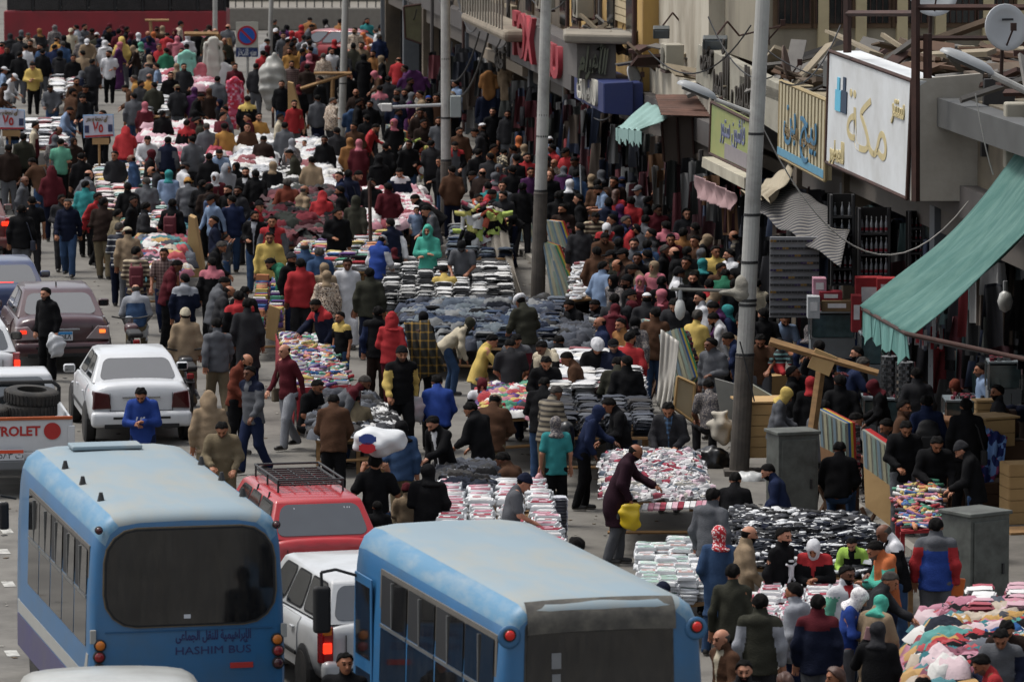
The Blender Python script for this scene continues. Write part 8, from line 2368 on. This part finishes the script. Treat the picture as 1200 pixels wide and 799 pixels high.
# ------------------------------------------------------------------ carried things
def at_px(x, y):
    return min(PEOPLE, key=lambda P_: (P_['x']-x)**2+(P_['y']-y)**2)
def bag(lab, x, y, hand, r, m, name='plastic_bag', dz=-.22, seed=3):
    P_ = at_px(x, y); p = hand_pos(P_, hand)
    o = blob(name, lab, p+Vector((0,-.02,dz)), r, m, 'bag', seed, .02, None, h=.022)
    MB().tube((0,0,r[2]*.7),(0,0.01,-dz),.02,.012,6).build('handles', m, o); return o
BW_ = mat('bag_white','#b0b2b4',rough=.4,var=.1); BY_ = mat('bag_yellow','#c2a51c',rough=.4,var=.1)
bag('white plastic bag with red print held by the man beside the burgundy car', 53, 338, 0, (.17,.08,.22), BW_)
x = bpy.data.objects['plastic_bag']; me = text_mesh('07', .14, ext=.003, bold=.01); me.transform(Matrix.Translation((0,-.10,0.02)) @ Euler((PI/2,0,0)).to_matrix().to_4x4()); me.materials.append(MATS['decal_red']); link('lettering', me, x)
bag('full white plastic bag held by the man in the black cap', 471, 408, 0, (.18,.11,.24), mat('bag_translucent','#9c9a9c',rough=.4,var=.2,scale=5,dirt='#b08088',dirt_amt=.5,dscale=4))
bag('bright yellow plastic bag held by the man in the plum coat', 745, 523, 1, (.15,.08,.20), BY_, seed=6)
bag('white bag with red goods held by the woman in teal', 651, 489, 0, (.10,.07,.17), mat('bag_redwhite','#a87a7c',rough=.5,var=.4,scale=8), seed=8)
bag('small white carrier bag held by the rider in the denim waistcoat', 159, 335, 1, (.10,.08,.30), BW_, dz=-.05)
P_ = at_px(440, 533); hp = P_['o'].location+Vector((0,0,1.92))
o = blob('white_sack', 'big white sack with a blue and red logo carried on the head', hp+Vector((.06,0,0)), (.38,.26,.20), mat('sack_white','#b9bbbc',rough=.5,var=.06), 'sack', 11, .025, h=.03, f=12)
for c, z, hh in (('#2a3f7c', .065, .075), ('#a81c24', -.055, .075)):
    M_ = Matrix.Translation((-.16,-.25,z)) @ Euler((PI/2,0,-.18)).to_matrix().to_4x4() @ Matrix.Scale(1.5, 4, (1,0,0))
    MB().lathe([(hh*.62,-.004),(hh,-.004),(hh,.012),(hh*.62,.012)], 20, M=M_).build('logo_ring', mat('logo_'+c, c), o)
    MB().box((0,0,0),(.16,.14,.012), M=M_ @ Matrix.Scale(.5,4,(0,1,0))).build('logo_bar', mat('logo_'+c, c), o)
P_ = at_px(1086, 464); p = P_['o'].location
o = blob('backpack', 'black backpack on the back of the man at the glass counter', p+Vector((0,-.24,1.12)), (.19,.12,.26), mat('backpack_black','#101012',rough=.7,var=.2), 'backpack', 5, .01, h=.025)
MB().box((0,-.12,-.07),(.22,.04,.18)).build('pocket', MATS['backpack_black'], o, bevel=.03)
P_ = at_px(703, 478); p = P_['o'].location
o = blob('backpack', 'black leather backpack of the woman in the dark blue headscarf', p+Vector((-.26,-.05,1.12)), (.13,.16,.24), mat('leather_black','#0f0f10'), 'backpack', 6, .012, h=.025); MB().box((0,-.14,-.05),(.14,.03,.16)).build('pocket', MATS['leather_black'], o, bevel=.02)
P_ = at_px(1097, 608); p = hand_pos(P_, 1)
o = MB().box((0,0,-.05),(.20,.03,.24), ry=.15).build('plastic_board', mat('plastic_orange','#b0561c',rough=.4), None, bevel=.03, seg=3); o.location = p; tag(o, 'orange plastic board held behind the back of the blue and red hoodie', 'board')
# plaid blanket carried over the arm
P_ = at_px(497, 367); p = P_['o'].location
PLD = stripemat('blanket_plaid','#1b1a14','#8a6a24',7,'X',.82,plaid=True)
bk_ = sheet('blanket', 'black and yellow plaid blanket carried by the woman in black', Vector((-.30,-.16,1.45)), Vector((.12,-.20,1.50)), Vector((.42,-.26,.62)), Vector((-.12,-.24,.45)), PLD, sag=-.12, wav=.04, cat='blanket'); bk_.location = bk_.location+p
# scarf of the man in cream, and his neighbour's garments; red cloth in hands at the glasses stall
P_ = at_px(635, 402); p = P_['o'].location
for s_ in (-1, 1):
    V, Q = nets(lambda q: cap(q, (s_*.08,-.02,1.44), (s_*.13,-.16,1.28), .06, .07) if False else smin(cap(q, (s_*.06,.03,1.45), (s_*.12,-.13,1.30), .055, .065), cap(q, (s_*.12,-.14,1.30), (s_*.12,-.16,.92), .065, .07), .03)+folds(q,.008,26,3), (-.3,-.35,.8), (.3,.2,1.6), .022)
    me = to_mesh('scarf', [(V,Q,np.zeros(len(Q),int))]); me.materials.append(cmat('C')); link('scarf', me, P_['o'])
P_ = at_px(743, 312); hp = hand_pos(P_, 0)
blob('pink_shirt', 'crimson shirt held up by the man in tan at the glasses stall', hp+Vector((-.12,0,-.05)), (.16,.12,.20), mat('cloth_crimson','#8c2440',var=.15), 'shirt', 4, .04)
P_ = at_px(339, 177); hp = hand_pos(P_, 0)
blob('folded_shirt', 'red and blue shirt held by the man in olive', hp+Vector((0,-.05,.0)), (.14,.08,.28), speckmat('shirt_redblue','#a82030','#2a4a9a','#c4c4c4',9), 'shirt', 4, .03)
P_ = at_px(289, 417); hp = hand_pos(P_, 0)
cn = MB(); z_ = hp.z; cn.tube((0,0,0),(.02,-.02,-z_+.0),.012,n=6); cn.tube((-.06,0,.01),(.06,0,.01),.014,n=6); o = cn.build('walking_cane', CHROME, None); o.location = hp+Vector((0,-.03,0)); tag(o, 'white walking cane beside the two older men', 'cane')
P_ = at_px(891, 394); p = P_['o'].location
bb = empty('person', p+Vector((.30,-.22,.95))); V, Q = nets(lambda q: smin(smin(cap(q,(0,0,.1),(0,0,.32),.10,.10), cap(q,(0,-.02,.12),(.05,-.22,.05),.07,.05), .04), np.minimum(cap(q,(-.1,0,.33),(-.16,-.12,.2),.045,.04), cap(q,(.1,0,.33),(.16,-.12,.2),.045,.04)), .03)+folds(q,.004,30,2), (-.3,-.35,-.1), (.3,.2,.5), .022)
me = to_mesh('romper', [(V,Q,(V[Q].mean(1)[:,2] > .2).astype(int))]); me.materials.append(cmat('R')); me.materials.append(stripemat('baby_top','#141618','#5a7a78',14,'Z',.6)); link('romper', me, bb)
hd = bpy.data.objects.new('head', cached('bhead', lambda: to_mesh('baby_head', [(lambda VQ: (VQ[0], VQ[1], np.zeros(len(VQ[1]), int)))(nets(lambda q: head_sdf(q), (-.12,-.15,-.14), (.12,.13,.13), .012))]))); COL.objects.link(hd); hd.parent = bb; hd.location = (0,-.01,.50); hd.scale = (.85,)*3; set_mats(hd, [SKIN[0]]*5)
ct = bpy.data.objects.new('cap', cached('headc', lambda: head_piece('c'))); COL.objects.link(ct); ct.parent = bb; ct.location = (0,-.01,.50); ct.scale = (.88,)*3; set_mats(ct, [cmat('K')]*5)
tag(bb, 'baby in a black cap and red trousers held by the bearded man', 'person', 'people in the street market')
P_ = at_px(919, 619)
w_ = MB(); 
for a, b, r_ in (((0,0,1.26),(0,0,1.12),.035),((0,0,1.30),(0,0,1.32),.035),((-.02,0,1.24),(-.10,0,1.28),.015),((.02,0,1.24),(.10,0,1.27),.015),((-.01,0,1.12),(-.05,0,1.04),.018),((.01,0,1.12),(.07,0,1.06),.018)): w_.tube((a[0],-.185,a[2]-.02),(b[0],-.185,b[2]-.02),r_,n=8)
V_ = w_.build('chest_print', cmat('W'), P_['o']); V_.location = (.0,.015,0)
P_ = at_px(165, 457); me = text_mesh('Life', .13, ext=.004, bold=.004, italic=.3); me.transform(Matrix.Translation((0,-.195,1.16)) @ Euler((PI/2,0,0)).to_matrix().to_4x4()); me.materials.append(cmat('W')); link('chest_print', me, P_['o'])
P_ = at_px(993, 664); me = text_mesh('DISNEY'[:0]+'BOXCITY', .075, ext=.004, bold=.003); me.transform(Matrix.Translation((0,-.20,1.18)) @ Euler((PI/2,0,0)).to_matrix().to_4x4()); me.materials.append(cmat('K'))
wb = MB().box((0,-.185,1.18),(.26,.012,.10)).build('chest_band', cmat('W'), P_['o']); link('chest_print', me, P_['o'])
P_ = at_px(1029, 730); hp = hand_pos(P_, 0); o = MB().box((0,0,0),(.075,.012,.15), ry=.2).build('mobile_phone', mat('phone_pink','#a87f80',rough=.3), None, bevel=.008); o.location = hp+Vector((0,-.03,.05)); tag(o, 'pinkish mobile phone held to the ear at the lower right', 'phone')
for (x, y) in ((1026,637),(38,76)):
    P_ = at_px(x, y); hp = hand_pos(P_, 0); o = MB().box((0,0,0),(.075,.15,.012)).build('mobile_phone', INK, None, bevel=.004); o.location = hp+Vector((0,-.03,.03)); tag(o, 'black mobile phone in the hands of the '+('orange hooded teenager' if x > 500 else 'person in yellow at the far left'), 'phone')

# bags and backpacks of other shoppers
k_ = 0
for P_ in IND[::9]:
    if (P_['x'], P_['y']) in SPECIAL or P_['pose'] in ('si','bd') or P_['y'] < 150 or P_['y'] > 470: continue
    c = ('#141416','#3a2418','#1d2230','#541620','#5a5040','#2a3a58')[k_ % 6]; Mz = Matrix.Rotation(P_['ang'], 3, 'Z'); p = P_['o'].location
    bm_ = mat('bagcloth_'+c, c, rough=.8, var=.2); bp_ = bool(k_ % 2); o = empty('backpack' if bp_ else 'shoulder_bag', p+Mz @ Vector((0,.20,1.15) if bp_ else (-.25,.0,.88)), P_['ang'])
    if bp_:
        MB().box((0,0,0),(.27,.13,.40)).build('main_pouch', bm_, o, bevel=.04, seg=3, smooth=True); MB().box((0,.08,-.07),(.20,.05,.18)).build('pocket', bm_, o, bevel=.02)
        for s_ in (-.09,.09): MB().path([(s_,-.05,.18),(s_,-.14,.24),(s_,-.30,.18),(s_,-.33,.0)], .018, 5).build('strap', bm_, o)
    else:
        MB().box((0,0,0),(.10,.28,.22)).build('pouch', bm_, o, bevel=.025, seg=2); MB().path([(0,-.10,.10),(.10,-.08,.45),(.22,0,.60),(.10,.10,.45),(0,.10,.10)], .012, 5).build('strap', bm_, o)
    tag(o, cname(c)+(' backpack of the ' if bp_ else ' shoulder bag at the side of the ')+base(P_), 'backpack' if bp_ else 'bag', 'bags carried in the crowd')
    k_ += 1
